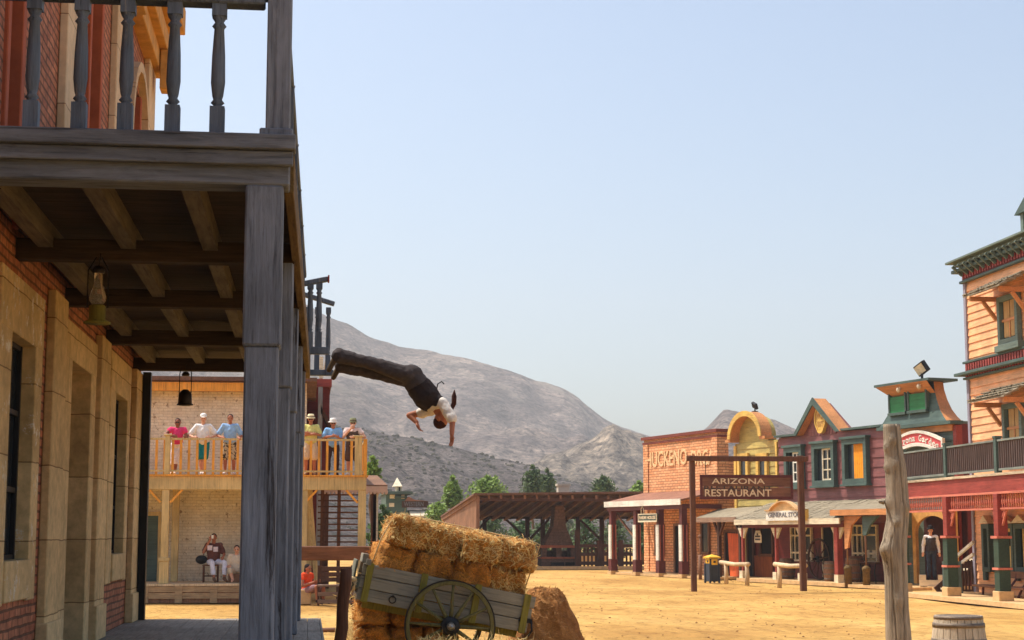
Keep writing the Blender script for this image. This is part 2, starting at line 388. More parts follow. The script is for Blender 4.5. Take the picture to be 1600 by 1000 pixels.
mb = MB()
for i in range(700):
    y = random.uniform(26, 75); x = random.uniform(-2, 18) * (y / 60) + y * .06
    r = random.uniform(.008, .022)
    mb.ell((x, y, r * .2 - .01), (r * random.uniform(.8, 1.6), r, r * .6), None, 5, 4)
solo('gravel', mb, plain('pebble', srgb(158, 118, 76), .9, 20, .3, .2), WF, (0, 40, 0), kind='stuff')
# ------------------------------------------------------------------ mountains
HM_ = {}
def mount(name, ridge, d0, d1, d2, mat, seed, rough, base_z=-3, nx=260, ny=90, gull=1.0, fr0=.02):
    xs0, xs1 = ridge[0][0], ridge[-1][0]; vs = []
    for j in range(ny + 1):
        s = j / ny; 
        for i in range(nx + 1):
            px = xs0 + (xs1 - xs0) * i / nx
            for a, c in zip(ridge, ridge[1:]):
                if a[0] <= px <= c[0]: q = (px - a[0]) / (c[0] - a[0]); py = a[1] + (c[1] - a[1]) * q; break
            top = onY(px, py, d1); bt = onY(px, 834, d1)
            if s <= .7:
                u = s / .7; D = d0 + (d1 - d0) * u; prof = u ** 1.15
            else:
                u = (s - .7) / .3; D = d1 + (d2 - d1) * u; prof = 1 - u ** 1.3
            x = bt.x * (D / d1) if s <= .7 else bt.x * (1 + (D / d1 - 1) * .9); H = top.z - base_z
            P = Vector((x * fr0, D * fr0, seed)); P3 = Vector((x * fr0 * 5, D * fr0 * 1.3, seed + 9))
            g = noise.ridged_multi_fractal(P * 1.0, 1.0, 2.1, 6, 1.0, 2.0)
            h2 = noise.fractal(P * 4.5, .9, 2.1, 5)
            env = math.sin(min(1, prof) * math.pi * .5) if s < .7 else prof
            edge = (1 - prof) if s <= .7 else prof
            z = base_z + H * prof + rough * (g - 1.1) * gull * min(1, 3.2 * prof * (1.02 - prof) + .06) + rough * .07 * h2 * (.3 + prof) + rough * .22 * (noise.ridged_multi_fractal(P3, 1.0, 2.1, 4, 1.0, 2.0) - 1.1) * min(1, 3 * prof * (1.02 - prof) + .04)
            vs.append((x, D, z))
    W = nx + 1; fs = [(j * W + i, j * W + i + 1, (j + 1) * W + i + 1, (j + 1) * W + i) for j in range(ny) for i in range(nx)]
    mb = MB(); mb.add(vs, fs, 0, True); HM_[name] = (vs, fs); return solo(name, mb, mat, WF, (0, d0, 0), kind='structure')
def rockmat(name, c1, c2, c3, sc, speck=0, light=None):
    m, t, b = newmat(name, .95); v = coords(t, (1, 1, 1), False)
    f = nnoise(t, v, sc, 9, .68, .6); c = ramp(t, f, [(.34, c1), (.5, c2), (.64, c3)])
    f2 = nnoise(t, coords(t, (1, 1, 3.5), False), sc * 5, 8, .7, .8); c = mixc(t, 1.0, c, ramp(t, f2, [(.36, (.48, .48, .52)), (.6, (1.3, 1.28, 1.25))]), 'MULTIPLY')  # rock tone plus painted-in slope shading, here and in the finer noise below
    f5 = nnoise(t, v, sc * 22, 7, .75, .5); c = mixc(t, 1.0, c, ramp(t, f5, [(.38, (.34, .34, .37)), (.5, (1, 1, 1)), (.64, (1.5, 1.46, 1.4))]), 'MULTIPLY')
    if light:
        f4 = nnoise(t, v, sc * .45, 5, .5, 1.2); c = mixc(t, ramp(t, f4, [(.56, (0, 0, 0)), (.62, (1, 1, 1))]), c, light)
    if speck:
        vo = t.nodes.new('ShaderNodeTexVoronoi'); vo.inputs['Scale'].default_value = speck; t.links.new(v, vo.inputs['Vector'])
        f3 = nnoise(t, v, speck * .15, 5, .7)
        mm = t.nodes.new('ShaderNodeMath'); mm.operation = 'ADD'; t.links.new(vo.outputs['Distance'], mm.inputs[0]); t.links.new(f3, mm.inputs[1])
        c = mixc(t, ramp(t, mm.outputs[0], [(.74, (1, 1, 1)), (.86, (0, 0, 0))]), c, (.055, .05, .035, 1))
    t.links.new(c, b.inputs['Base Color']); n1 = bump(t, b, f2, 1.0, .12 / sc); n2 = bump(t, b, f5, 1.0, .04 / sc, n1); bump(t, b, f, .8, .2 / sc, n2); return m
farmat = rockmat('far_rock', (.15, .11, .1, 1), (.28, .215, .185, 1), (.46, .36, .29, 1), .012, 0, (.44, .36, .28, 1))
midmat = rockmat('pale_clay_ridge', (.2, .16, .125, 1), (.34, .275, .21, 1), (.5, .4, .3, 1), .02, 0, (.56, .45, .34, 1))
nearmat = rockmat('scrub_hill', (.09, .072, .065, 1), (.155, .125, .11, 1), (.25, .205, .18, 1), .06, .4)
ridge = [(-1600, 640), (-900, 520), (-300, 440), (200, 420), (330, 430), (430, 462), (500, 487), (540, 500), (580, 520), (620, 540), (700, 552), (760, 566), (800, 584), (840, 600), (880, 610), (905, 622), (940, 650), (975, 668), (1005, 680), (1050, 698), (1120, 716), (1200, 730), (1300, 745), (1420, 760), (1900, 775), (2600, 800)]
mount('far_mountain', ridge, 650, 1250, 1700, farmat, 3.3, 40, nx=560, ny=120, fr0=.0032)
ridge2 = [(960, 770), (1030, 716), (1085, 682), (1104, 668), (1131, 640), (1136, 636), (1150, 638), (1166, 641), (1180, 652), (1210, 652), (1252, 668), (1300, 690), (1380, 705), (1480, 712), (1600, 722), (1760, 740), (2100, 760), (2700, 810)]
mount('rocky_hill', ridge2, 420, 760, 1100, farmat, 8.1, 14, nx=260, ny=80, fr0=.007)
ridge3 = [(-1500, 760), (-700, 690), (180, 650), (330, 652), (450, 660), (570, 673), (600, 678), (650, 685), (700, 696), (740, 708), (790, 722), (850, 738), (900, 754), (960, 770), (1030, 782), (1120, 795), (1250, 806), (1400, 815), (1650, 822)]
ridge4 = [(620, 800), (700, 790), (760, 776), (800, 752), (830, 728), (850, 716), (890, 700), (930, 682), (960, 667), (985, 672), (1010, 684), (1060, 704), (1130, 724), (1200, 740), (1300, 770)]
mount('clay_ridge', ridge4, 450, 640, 700, midmat, 2.2, 17, nx=220, ny=80, fr0=.012)
mount('scrub_hillside', ridge3, 190, 430, 600, nearmat, 5.7, 6.5, nx=520, ny=110, fr0=.017)
mb = MB(); vs_, fs_ = HM_['scrub_hillside']; random.seed(3)
for i in range(15000):
    f_ = random.choice(fs_); p = vs_[f_[0]]; q = vs_[f_[2]]; u, v_ = random.random(), random.random()
    x = p[0] + (q[0] - p[0]) * u; y = p[1] + (q[1] - p[1]) * v_; z = p[2] + (q[2] - p[2]) * v_ - .1
    if y > 445: continue
    r = random.uniform(.25, .75) * (y / 400); h = r * random.uniform(.8, 1.4); a = random.random() * 3
    b = [(x + r * math.cos(a + k_ * 1.257), y + r * math.sin(a + k_ * 1.257), z) for k_ in range(5)]; m_ = [(x + r * .8 * math.cos(a + .5 + k_ * 1.257), y + r * .8 * math.sin(a + .5 + k_ * 1.257), z + h * .7) for k_ in range(5)]
    mb.add(b + m_ + [(x, y, z + h)], [(k_, (k_ + 1) % 5, 5 + (k_ + 1) % 5, 5 + k_) for k_ in range(5)] + [(5 + k_, 5 + (k_ + 1) % 5, 10) for k_ in range(5)])
sm_, st2, sb2 = newmat('dry_scrub', .9); st2.links.new(ramp(st2, nnoise(st2, coords(st2, (1, 1, 1), False), .5, 4), [(.35, (.05, .045, .03, 1)), (.65, (.16, .14, .09, 1))]), sb2.inputs['Base Color'])
solo('dry_scrub', mb, sm_, WF, (0, 300, 0), kind='stuff')
# ------------------------------------------------------------------ left saloon building with balcony
XW, XS, XP = -2.2, -2.165, -2.125; HO = .012            # wall face, window surround face, pilaster face
ZB, ZC, ZD = .82, 3.965, 4.245                  # boardwalk, underside of beams, deck top
bld = thing('brick_hotel', WF, (-3, 16, 0), 'tall brick hotel on the left with ochre stone pilasters and window surrounds', 'building')
def WY(px, X): return onX(px, 700, X).y
YE = 21.9
mb = MB()                                      # brick wall with real openings
wins = [  # y0, y1, z0, z1 of openings (lower)
    (12.25, 13.36, 1.69, 3.39), (15.35, 16.75, ZB, 3.5), (18.85, 20.1, 1.66, 3.5), (8.3, 9.4, 1.69, 3.39)]
ups = [(11.75, 12.25, 4.35, 7.6), (15.95, 16.7, 4.35, 7.6), (19.6, 20.6, 4.6, 7.4), (7.6, 8.9, 4.95, 7.6)]
def wall_with(mb, X0, X1, y0, y1, z0, z1, holes):
    hs = sorted([h for h in holes if h[3] > z0 and h[2] < z1]); y = y0
    for (a, b, c, d) in hs:
        mb.box(X0, X1, y, a, z0, z1)
        if c > z0: mb.box(X0, X1, a, b, z0, c)
        if d < z1: mb.box(X0, X1, a, b, d, z1)
        y = b
    mb.box(X0, X1, y, y1, z0, z1)
wall_with(mb, XW - .5, XW, 4, YE, 0, ZC + .3, wins); wall_with(mb, XW - .5, XW, 4, YE, ZC + .3, 9.6, ups)
mb.box(XW - 6, XW - .5, YE - .3, YE, 0, 9.6); mb.box(XW - 6, XW - .5, 4, 4.3, 0, 9.6)
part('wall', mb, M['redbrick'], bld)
mb = MB(); mb.box(XW - 6, XW - .02, 4, YE - .02, 9.6, 9.8); part('roof', mb, M['barnroof'], bld)
for y in (14.0, 17.2, 20.72, 10.6, 7.0):
    e = {14.0: 14.72, 17.2: 17.95, 20.72: 21.5, 10.6: 11.3, 7.0: 7.7}[y]
    mb = MB(); mb.box(XW + .002, XP, y, e, ZB, ZC - .02); mb.box(XW + .002, XP + .03, y - .03, e + .03, ZB, ZB + .35)
    part('pilaster', mb, M['stone'], bld, .008)
for (y, e) in ((14.1, 15.1), (17.6, 18.75), (21.1, 21.95), (10.0, 10.9)):
    mb = MB(); mb.box(XW + .002, XP, y, e, ZD + .02, 9.7); mb.box(XW + .002, XP - .03, e, e + .12, ZD + .02, 9.7)
    part('upper_pilaster', mb, M['upstone'], bld, .008)
for i, (a, b, c, d) in enumerate(wins):
    q = .48 if i != 1 else .36
    mb = MB(); x0 = XW - .14 if i != 1 else XW - .42
    far = .3 if i != 1 else .34
    lo = c - .31 if c > ZB + .1 else ZB
    mb.box(x0, XS, a - q, a + HO, lo, d); mb.box(x0, XS, b - HO, b + far, lo, d)              # jambs
    mb.box(x0, XS + .004, a - q, b + far, d - HO, d + .42 if i != 1 else d + .33)          # lintel
    if c > ZB + .1: mb.box(x0, XS + .02, a + HO, b - HO, c - .29, c + HO)
    s = part('window_surround' if i != 1 else 'door_surround', mb, M['stonepeel'] if i in (0, 3) else M['stone'], bld, .008)
    mb = MB()
    if i != 1:
        X = x0 + .03; mb.box(X - .03, X, a, b, c, d); part('window_pane', mb, M['glass'], s)
        mb = MB()
        for y in (a + .03, (a + b) / 2, b - .03): mb.box(X + .002, X + .035, y - .03, y + .03, c, d)
        for z in (c + .03, c + .55, c + 1.15, d - .03): mb.box(X + .004, X + .03, a, b, z - .02, z + .02)
        part('window_frame', mb, M['black'], s)
    else:
        mb.box(x0 + .02, x0 + .08, a, b, c, d); part('door', mb, M['brownwood'], s)
for i, (a, b, c, d) in enumerate(ups):
    mb = MB(); x0 = XW - .46
    mb.box(x0, XW + .03, a - .1, a + HO, c - .1, d); mb.box(x0, XW + .03, b - HO, b + .12, c - .2, d); mb.box(x0, XW + .05, a + HO, b - HO, c - .1, c + HO)
    if i != 2: mb.box(x0, XW + .04, a - .3, b + .3, d, d + .3)
    s = part('upper_window_surround', mb, M['terracotta'], bld, .008)
    mb = MB(); mb.box(x0, x0 + .03, a, b, c, d); part('window_pane', mb, M['glass'], s)
mb = MB()                                       # arched stone hood over the far upper window
for k_ in range(10):
    a0 = math.pi * k_ / 10; a1 = math.pi * (k_ + 1) / 10; cy, cz, r = 20.2, 6.6, .95
    for (aa, bb) in ((a0, a1),):
        p = [(cy + r * math.cos(aa), cz + r * 1.1 * math.sin(aa)), (cy + r * math.cos(bb), cz + r * 1.1 * math.sin(bb))]
        mb.beam((XW + .03, p[0][0], p[0][1]), (XW + .03, p[1][0], p[1][1]), .12, .12)
part('arched_hood', mb, M['upstone'], bld)
mb = MB()
for (x, z0, z1) in ((.16, 8.05, 8.3), (.26, 8.3, 8.55), (.42, 8.75, 9.1)): mb.box(XW - 6, XW + x, 4, YE + x, z0, z1)
mb.box(XW - 6, XW + .1, 4, YE + .1, 8.55, 8.75)
cb = part('cornice', mb, M['ochre'], bld, .01)
mb = MB()
for y in (21.6, 18.2, 14.6, 10.4): mb.box(XW + .17, XW + .3, y - .14, y + .14, 7.75, 8.29)
part('cornice_bracket', mb, M['ochre'], cb, .01)
# boardwalk
mb = MB(); mb.box(-2.2, .19, 4, 21.6, 0, ZB - .045)
walk = thing('boardwalk', WF, (-1, 14, 0), 'raised grey boardwalk under the balcony of the brick hotel', 'boardwalk')
part('base', mb, plain('concrete_kerb', srgb(150, 144, 134), .9, 5, .15, .3), walk)
mb = MB(); x = -2.19
while x < .19:
    mb.box(x, min(x + .143, .2), 4, 21.61, ZB - .043, ZB - random.uniform(0, .004)); x += .148
part('planking', mb, M['floorplank'], walk)
# balcony structure
def xr(Y): return -.17 + .010 * (Y - 9.68)     # right edge of the posts drifts outward with distance
balc = thing('timber_balcony', WF, (-1, 9.7, ZB), 'weathered blue grey timber balcony on posts along the brick hotel', 'balcony')
PY_ = [9.68, 12.45, 15.0, 18.05, 20.9]
for i, Y in enumerate(PY_):
    x1 = xr(Y) - (.012 if i == 0 else 0); x0 = x1 - (.2 if i == 0 else .22)
    mb = MB(); mb.box(x0, x1 + .0, Y, Y + .26, ZB, 3.0); mb.box(x0 - .012, x1 + .012, Y - .02, Y + .28, 3.0, ZC)
    part('post', mb, M['greywood'], balc, .012)
mb = MB(); mb.box(-2.95, -.135, 9.66, 9.9, ZC, 4.15); part('front_beam', mb, M['greywoodx'], balc, .01)
mb = MB(); mb.box(-2.98, -.115, 9.60, 9.655, 4.075, 4.16); mb.box(-2.98, -.10, 9.56, 9.7, 4.163, 4.255); part('front_fascia', mb, M['greywoodx'], balc, .006)
for Y in PY_[1:]:
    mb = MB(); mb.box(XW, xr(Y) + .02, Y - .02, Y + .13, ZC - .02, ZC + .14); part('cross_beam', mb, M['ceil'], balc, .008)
for j, X in enumerate((-1.98, -1.37, -.76)):
    mb = MB(); mb.box(X - .055, X + .055, 9.9, 21.6, ZC + .07, ZD - .045); part('joist', mb, M['joist'], balc)
mb = MB()
mb.add([(xr(9.68) + .0, 9.9, ZC), (xr(9.68) + .06, 9.9, ZC), (xr(22) + .06, 22, ZC), (xr(22), 22, ZC), (xr(9.68), 9.9, ZD - .04), (xr(9.68) + .06, 9.9, ZD - .04), (xr(22) + .06, 22, ZD - .04), (xr(22), 22, ZD - .04)],
       [(0, 3, 2, 1), (4, 5, 6, 7), (0, 1, 5, 4), (1, 2, 6, 5), (2, 3, 7, 6), (3, 0, 4, 7)])
part('side_beam', mb, M['ochrebeam'], balc, .006)
mb = MB(); y = 9.62
while y < 22.4:
    wd = .15 + random.uniform(-.01, .01); mb.box(XW + .001, xr(y) + .055, y, y + wd, ZD - .04, ZD - random.uniform(0, .004)); y += wd + random.uniform(.003, .009)
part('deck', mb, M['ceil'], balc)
def baluster(p, h, name='baluster', n=10, par=None, s=1.0, mat=None):
    r = .035 * s
    prof = [(r * 1.0, 0), (r * 1.0, h * .235), (r * .55, h * .25), (r * .95, h * .27), (r * .6, h * .295), (r * .75, h * .32), (r * .98, h * .42), (r * .9, h * .62), (r * .68, h * .82), (r * 1.0, h * .84), (r * .6, h * .87), (r * .95, h * .9), (r * .95, h)]
    mb = MB(); mb.lathe(p, prof[1:], n); c = Vector(p)
    mb.box(c.x - r, c.x + r, c.y - r, c.y + r, c.z, c.z + h * .237); mb.box(c.x - r, c.x + r, c.y - r, c.y + r, c.z + h * .91, c.z + h)
    return part(name, mb, mat or M['rail'], par or balc)
HB = .835
for px in (-98, -24, 48, 123, 195, 269, 339):
    baluster((onY(px, 200, 9.72).x, 9.72, ZD), HB, s=1.25)
mb = MB(); mb.box(-2.98, -.30, 9.66, 9.8, ZD + HB, ZD + HB + .06); mb.box(-2.98, -.28, 9.63, 9.83, ZD + HB + .062, ZD + HB + .1)
part('front_rail', mb, M['rail'], balc, .01)
mb = MB(); mb.box(-.284, -.137, 9.65, 9.81, ZD, 5.5); mb.box(-.318, -.118, 9.62, 9.84, ZD, ZD + .06)
part('corner_post', mb, M['greywood'], balc, .008)
yy = 10.05; i = 0
while yy < 20.3:
    x = xr(yy) - .035
    if i % 6 == 5:
        mb = MB(); mb.box(x - .045, x + .045, yy - .045, yy + .045, ZD, 5.08); mb.lathe((x, yy, 5.08), [(.05, 0), (.055, .02), (.03, .035), (.045, .06), (.03, .1), (.005, .12)], 8)
        part('rail_post', mb, M['rail'], balc)
    else: baluster((x, yy, ZD), HB, s=.8)
    yy += .3; i += 1
mb = MB(); mb.beam((xr(9.8) - .035, 9.82, ZD + HB + .03), (xr(20.4) - .035, 20.4, ZD + HB + .03), .09, .06); part('side_rail', mb, M['rail'], balc, .01)
# jumping platform that sticks out of the far end of the balcony
plat = thing('jump_platform', WF, (.1, 21.4, 4.1), 'small railed platform sticking out of the far end of the hotel balcony', 'platform')
mb = MB(); mb.box(-.08, .235, 20.45, 20.53, 4.13, 4.22); mb.box(-.08, .33, 22.3, 22.4, 4.04, 4.12); mb.box(-.08, -.02, 20.53, 22.3, 4.05, 4.2)
mb.box(-.08, .2, 20.6, 20.9, 4.2, 4.24); part('floor_frame', mb, M['rail'], plat, .006)
mb = MB(); mb.beam((-.1, 20.5, 5.02), (.22, 20.5, 5.09), .11, .06); r0 = part('platform_rail', mb, M['rail'], plat, .008)
mb = MB(); mb.box(.215, .235, 20.43, 20.57, 5.05, 5.13); part('rail_end', mb, M['redtrim'], r0)
mb = MB(); mb.beam((-.1, 22.35, 5.16), (.33, 22.35, 5.03), .11, .06); part('platform_rail', mb, M['rail'], plat, .008)
for x in (.0, .11): baluster((x, 20.5, 4.22), .82, par=plat, s=1.15)
for x in (-.02, .1, .25): baluster((x, 22.35, 4.12), .86, par=plat, s=1.0)
# far dark corner post of the hotel front
mb = MB(); mb.box(-2.12, -2.02, 21.35, 21.5, ZB, ZC); solo('corner_strut', mb, M['black'], WF, (-2.07, 21.4, ZB), 'thin dark upright at the far end of the hotel wall', 'post')
# lanterns
def lantern(P, s, label, glassy):
    t = thing('oil_lantern', WF, P, label, 'lantern', 'lanterns hanging under the hotel balcony'); P = Vector(P)
    mb = MB(); mb.lathe(P + Vector((0, 0, -.50)) * s, [(.10, 0), (.10, .012), (.062, .03), (.062, .13), (.05, .14)], 14); part('oil_tank', mb, M['oliveyellow'] if glassy else M['iron'], t)
    gl, tt, bb = (None, None, None)
    mb = MB(); mb.lathe(P + Vector((0, 0, -.36)) * s, [(.035, 0), (.058, .03), (.062, .06), (.05, .1), (.032, .15), (.03, .26)] if glassy else [(.07, -.14), (.085, -.12), (.08, 0.0), (.06, .03), (.03, .06)], 14)
    part('glass_chimney' if glassy else 'lamp_body', mb, M['lampglass'] if glassy else M['iron'], t)
    mb = MB()
    for sx in (-1, 1): mb.tube([P + Vector((sx * .075, 0, -.38)) * s, P + Vector((sx * .075, 0, -.1)) * s, P + Vector((sx * (.02 if glassy else .06), 0, -.0)) * s, P + Vector((sx * (.02 if glassy else .05), 0, 0))], .006, 5)
    mb.lathe(P + Vector((0, 0, -.12)) * s, [(.045, 0), (.05, .02), (.03, .05)], 10)
    mb.tube([P + Vector((0, 0, -.09)) * s, P + Vector((.01, 0, .03))], .005, 5)
    part('hanger', mb, M['iron'], t)
m_, t_, b_ = newmat('lamp_glass', .08); b_.inputs['Base Color'].default_value = (.75, .68, .55, 1); b_.inputs['Transmission Weight'].default_value = .8; b_.inputs['IOR'].default_value = 1.1
M['lampglass'] = m_
p = onY(155, 398, 12.3); lantern((p.x, 12.3, ZC - .02), 1.0, 'glass oil lantern with a yellowish tank hanging under the near part of the balcony', True)
p = onY(290, 590, 20.4); lantern((p.x, 20.4, ZC - .02), .95, 'small dark lantern on two wires hanging in front of the far cream wall', False)
# ------------------------------------------------------------------ cream building across the end of the street
YB, YWL = 46.8, 49.3
def X_(px, Y=YB, py=700): return onY(px, py, Y).x
def Z_(py, Y=YB, px=400): return onY(px, py, Y).z
cream = thing('cream_brick_building', WF, (-4, YWL, 0), 'cream painted brick building with an orange eaves board behind the balcony of onlookers', 'building')
zdeck = Z_(742); zr = Z_(686); zbw = Z_(912, YB, 300)
mb = MB(); mb.box(-22, X_(478, YWL), YWL, YWL + 7, 0, Z_(598, YWL)); part('wall', mb, M['creambrick'], cream)
mb = MB(); mb.box(-22.2, X_(478, YWL) + .3, YWL - .6, YWL + 7.2, Z_(598, YWL), Z_(592, YWL)); part('roof', mb, M['barnroof'], cream)
mb = MB(); mb.box(-22, X_(476, YWL), YWL - .5, YWL - .35, Z_(612, YWL - .4), Z_(599, YWL - .4)); part('eaves_board', mb, M['orangewood'], cream)
x0, x1 = X_(231, YWL), X_(252, YWL); z1 = Z_(806, YWL)
mb = MB(); mb.box(x0 - .6, x1 + .1, YWL - .09, YWL - .0, z1, z1 + .12); mb.box(x1 - .02, x1 + .1, YWL - .09, YWL, zbw, z1); mb.box(x0 - .7, x0 - .6, YWL - .09, YWL, zbw, z1 + .1)
dr = part('door_frame', mb, M['creamwood'], cream)
mb = MB(); mb.box(x0 - .6, x1 - .02, YWL - .05, YWL - .01, zbw, z1)
for a in (0.08, .55):
    for b in (.15, .75, 1.35): mb.box(x0 - .1 + a - .4, x0 - .1 + a, YWL - .065, YWL - .05, zbw + b, zbw + b + .45)
part('door', mb, M['greentrim'], dr)
# gallery (deck, railing, posts)
gal = thing('onlookers_gallery', WF, (0, YB, 0), 'cream and orange raised gallery with railing where onlookers stand', 'balcony')
xe = X_(573)
mb = MB(); mb.box(-14, xe, YB - .02, YB + .1, zdeck - .42, zdeck - .04); part('fascia', mb, M['creamwood'], gal, .01)
mb = MB(); mb.box(-14, xe + .05, YB - .08, YWL, zdeck - .04, zdeck); part('deck', mb, M['orangewood'], gal)
mb = MB(); mb.box(-14, xe, YB + .1, YWL - .01, zdeck - .2, zdeck - .045); part('underboards', mb, M['creamwood'], gal)
mb = MB(); mb.box(-14, xe, YB - .0, YB + .07, zr - .04, zr + .02); part('top_rail', mb, M['creamwood'], gal)
mb = MB(); mb.box(-14, xe, YB + .0, YB + .06, zdeck + .08, zdeck + .13); part('bottom_rail', mb, M['creamwood'], gal)
mb = MB(); mb.box(xe - .06, xe, YB + .07, YWL, zr - .04, zr + .02); mb.box(xe - .06, xe, YB + .07, YWL, zdeck + .08, zdeck + .13); part('end_rail', mb, M['creamwood'], gal)
for px in [232 - 12.7 * 9 + 12.7 * i for i in range(37)]:
    X = X_(px)
    if X > xe - .1: break
    mb = MB(); mb.box(X - .035, X + .035, YB + .015, YB + .045, zdeck, zr - .04); part('baluster', mb, M['orangewood'], gal)
for i in range(9):
    mb = MB(); y = YB + .25 + i * .27; mb.box(xe - .05, xe - .02, y, y + .07, zdeck, zr - .04); part('baluster', mb, M['orangewood'], gal)
for px, wd in ((262, .15), (560, .2), (120, .15), (571, .1)):
    X = X_(px); mb = MB(); mb.box(X - wd / 2, X + wd / 2, YB - .03, YB + .12, zdeck, zr + (.08 if px != 571 else .03)); 
    if px in (262, 560): mb.box(X - wd / 2 - .04, X + wd / 2 + .04, YB - .06, YB + .15, zr + .08, zr + .12)
    part('rail_post', mb, M['creamwood' if px != 571 else 'orangewood'], gal, .008)
for px, wd, zb, Y in ((261, .2, zbw, YB), (277, .2, zbw, YWL - .5), (476, .22, 0, YB), (567, .22, 0, YB), (100, .2, zbw, YB), (486, .14, 0, YB + 1.6)):
    X = X_(px, Y); mb = MB(); mb.box(X - wd / 2, X + wd / 2, Y, Y + wd, zb, zdeck - .42 if Y == YB else zdeck - .2)
    if px in (261, 100):
        mb.box(X - wd * .5 - .05, X + wd * .5 + .05, Y - .05, Y + wd + .05, zb + .62, zb + .72); mb.box(X - wd * .5 - .03, X + wd * .5 + .03, Y - .03, Y + wd + .03, zb, zb + .62)
    part('post', mb, M['creamwood'], gal, .01)
for px, d in ((253, -1), (268, 1), (478, 1), (560, -1)):
    X = X_(px); mb = MB(); mb.beam((X, YB + .04, zdeck - .78), (X + d * .33, YB + .04, zdeck - .42), .06, .06); part('brace', mb, M['orangewood'], gal)
bw = thing('plank_boardwalk', WF, (-6, YB, 0), 'wooden plank boardwalk with a boarded front below the gallery', 'boardwalk')
mb = MB(); mb.box(-14, X_(470), YB - .25, YWL, 0, zbw - .06); part('base', mb, M['barnwood'], bw)
mb = MB(); mb.box(-14, X_(470), YB - .3, YWL, zbw - .055, zbw); part('planking', mb, M['palewood'], bw)
mb = MB()
for px in (286, 234, 340, 400): X = X_(px); mb.box(X - .1, X + .1, YB - .3, YB - .252, 0, zbw - .06)
for zz in (.12, .3): mb.box(-14, X_(470), YB - .28, YB - .252, zz, zz + .155)
part('front_boards', mb, wood('boardwalk_front', srgb(176, 146, 108), 'x', 4, .35, .8, .5), bw)
# slatted stair screen under the gallery
scr = thing('slatted_screen', WF, (1, 48.6, 0), 'brown horizontal slatted screen under the right end of the gallery', 'screen')
YS = 48.6
for px in (505, 531): mb = MB(); X = X_(px, YS); mb.box(X - .05, X + .05, YS, YS + .08, 0, zdeck - .25); part('upright', mb, M['brownwood'], scr)
mb = MB(); py = 764
while py < 858:
    z = Z_(py, YS, 530); mb.box(X_(498, YS), X_(563, YS), YS - .03, YS, z - .022, z + .022); py += 9.2
s_ = part('slat_panel', mb, M['brownwood'], scr)
mb = MB(); mb.beam((X_(484, YS), YS - 1.0, Z_(765, YS)), (X_(500, YS), YS - .2, .0), .08, .2); part('stair_stringer', mb, M['creamwood'], scr)
# low dark bench and planking behind the rail
bn = thing('dark_wood_bench', WF, (1.4, 44.5, 0), 'dark wooden bench with high back under the slatted screen', 'bench')
YQ = 44.5
mb = MB()
for py in (890, 899, 907): z = Z_(py, YQ); mb.box(X_(504, YQ), X_(553, YQ), YQ + .3, YQ + .34, z - .05, z + .07)
part('backrest', mb, M['darktimber'], bn, .005)
mb = MB(); z = Z_(917, YQ); mb.box(X_(500, YQ), X_(556, YQ), YQ - .2, YQ + .28, z, z + .05); part('seat', mb, wood('bench_seat', srgb(128, 104, 88), 'x', 4), bn, .005)
mb = MB(); mb.box(X_(500, YQ), X_(556, YQ), YQ - .18, YQ - .14, .25, .36); mb.box(X_(500, YQ), X_(556, YQ), YQ - .2, YQ - .15, .06, .16); part('stretcher', mb, wood('bench_seat2', srgb(128, 104, 88), 'x', 4), bn, .005)
for px in (501, 553):
    for y in (YQ - .16, YQ + .28): mb = MB(); X = X_(px, YQ); mb.box(X - .03, X + .03, y, y + .06, 0, Z_(884, YQ) if y > YQ else z); part('leg', mb, M['darktimber'], bn)
# dark red house with porch behind the onlookers
dh = thing('dark_red_house', WF, (0, 56, 0), 'dark red timber house with a grey porch post behind the onlookers', 'building')
YD = 56
mb = MB(); mb.box(X_(380, YD), X_(514, YD), YD, YD + 6, Z_(735, YD), Z_(604, YD)); mb.box(X_(380, YD), X_(500, YD), YD + .1, YD + 6, 0, Z_(735, YD)); part('wall', mb, M['reddark'], dh)
mb = MB(); mb.prism([(X_(480, YD), Z_(604, YD)), (X_(516, YD), Z_(604, YD)), (X_(512, YD), Z_(596, YD)), (X_(480, YD), Z_(592, YD))], YD - .5, YD + 6); part('roof', mb, M['brownshingle'], dh)
mb = MB(); mb.slab((X_(500, YD), YD - 1, Z_(636, YD)), (X_(527, YD), YD - 1, Z_(682, YD)), (X_(527, YD), YD + 4, Z_(682, YD)), (X_(500, YD), YD + 4, Z_(636, YD)), .25); part('side_roof', mb, M['darktimber'], dh)
mb = MB(); mb.box(X_(496, YD - 1), X_(503, YD - 1), YD - 1, YD - .85, 0, Z_(602, YD - 1)); part('post', mb, wood('grey_porch_post', srgb(150, 146, 142), 'z', 4), dh)
mb = MB(); mb.box(X_(478, YD), X_(517, YD - 1), YD - 1.05, YD - .75, Z_(603, YD - 1), Z_(591, YD - 1)); part('lintel_beam', mb, M['redtrim'], dh, .01)
mb = MB(); mb.box(X_(497, YD - 1), X_(503, YD - 1), YD - 1, YD - .8, Z_(590, YD - 1), Z_(556, YD - 1)); mb.beam((X_(503, YD), YD - .9, Z_(590, YD)), (X_(508, YD), YD - .9, Z_(560, YD)), .06, .06); part('upper_post', mb, M['offwhite'], dh)
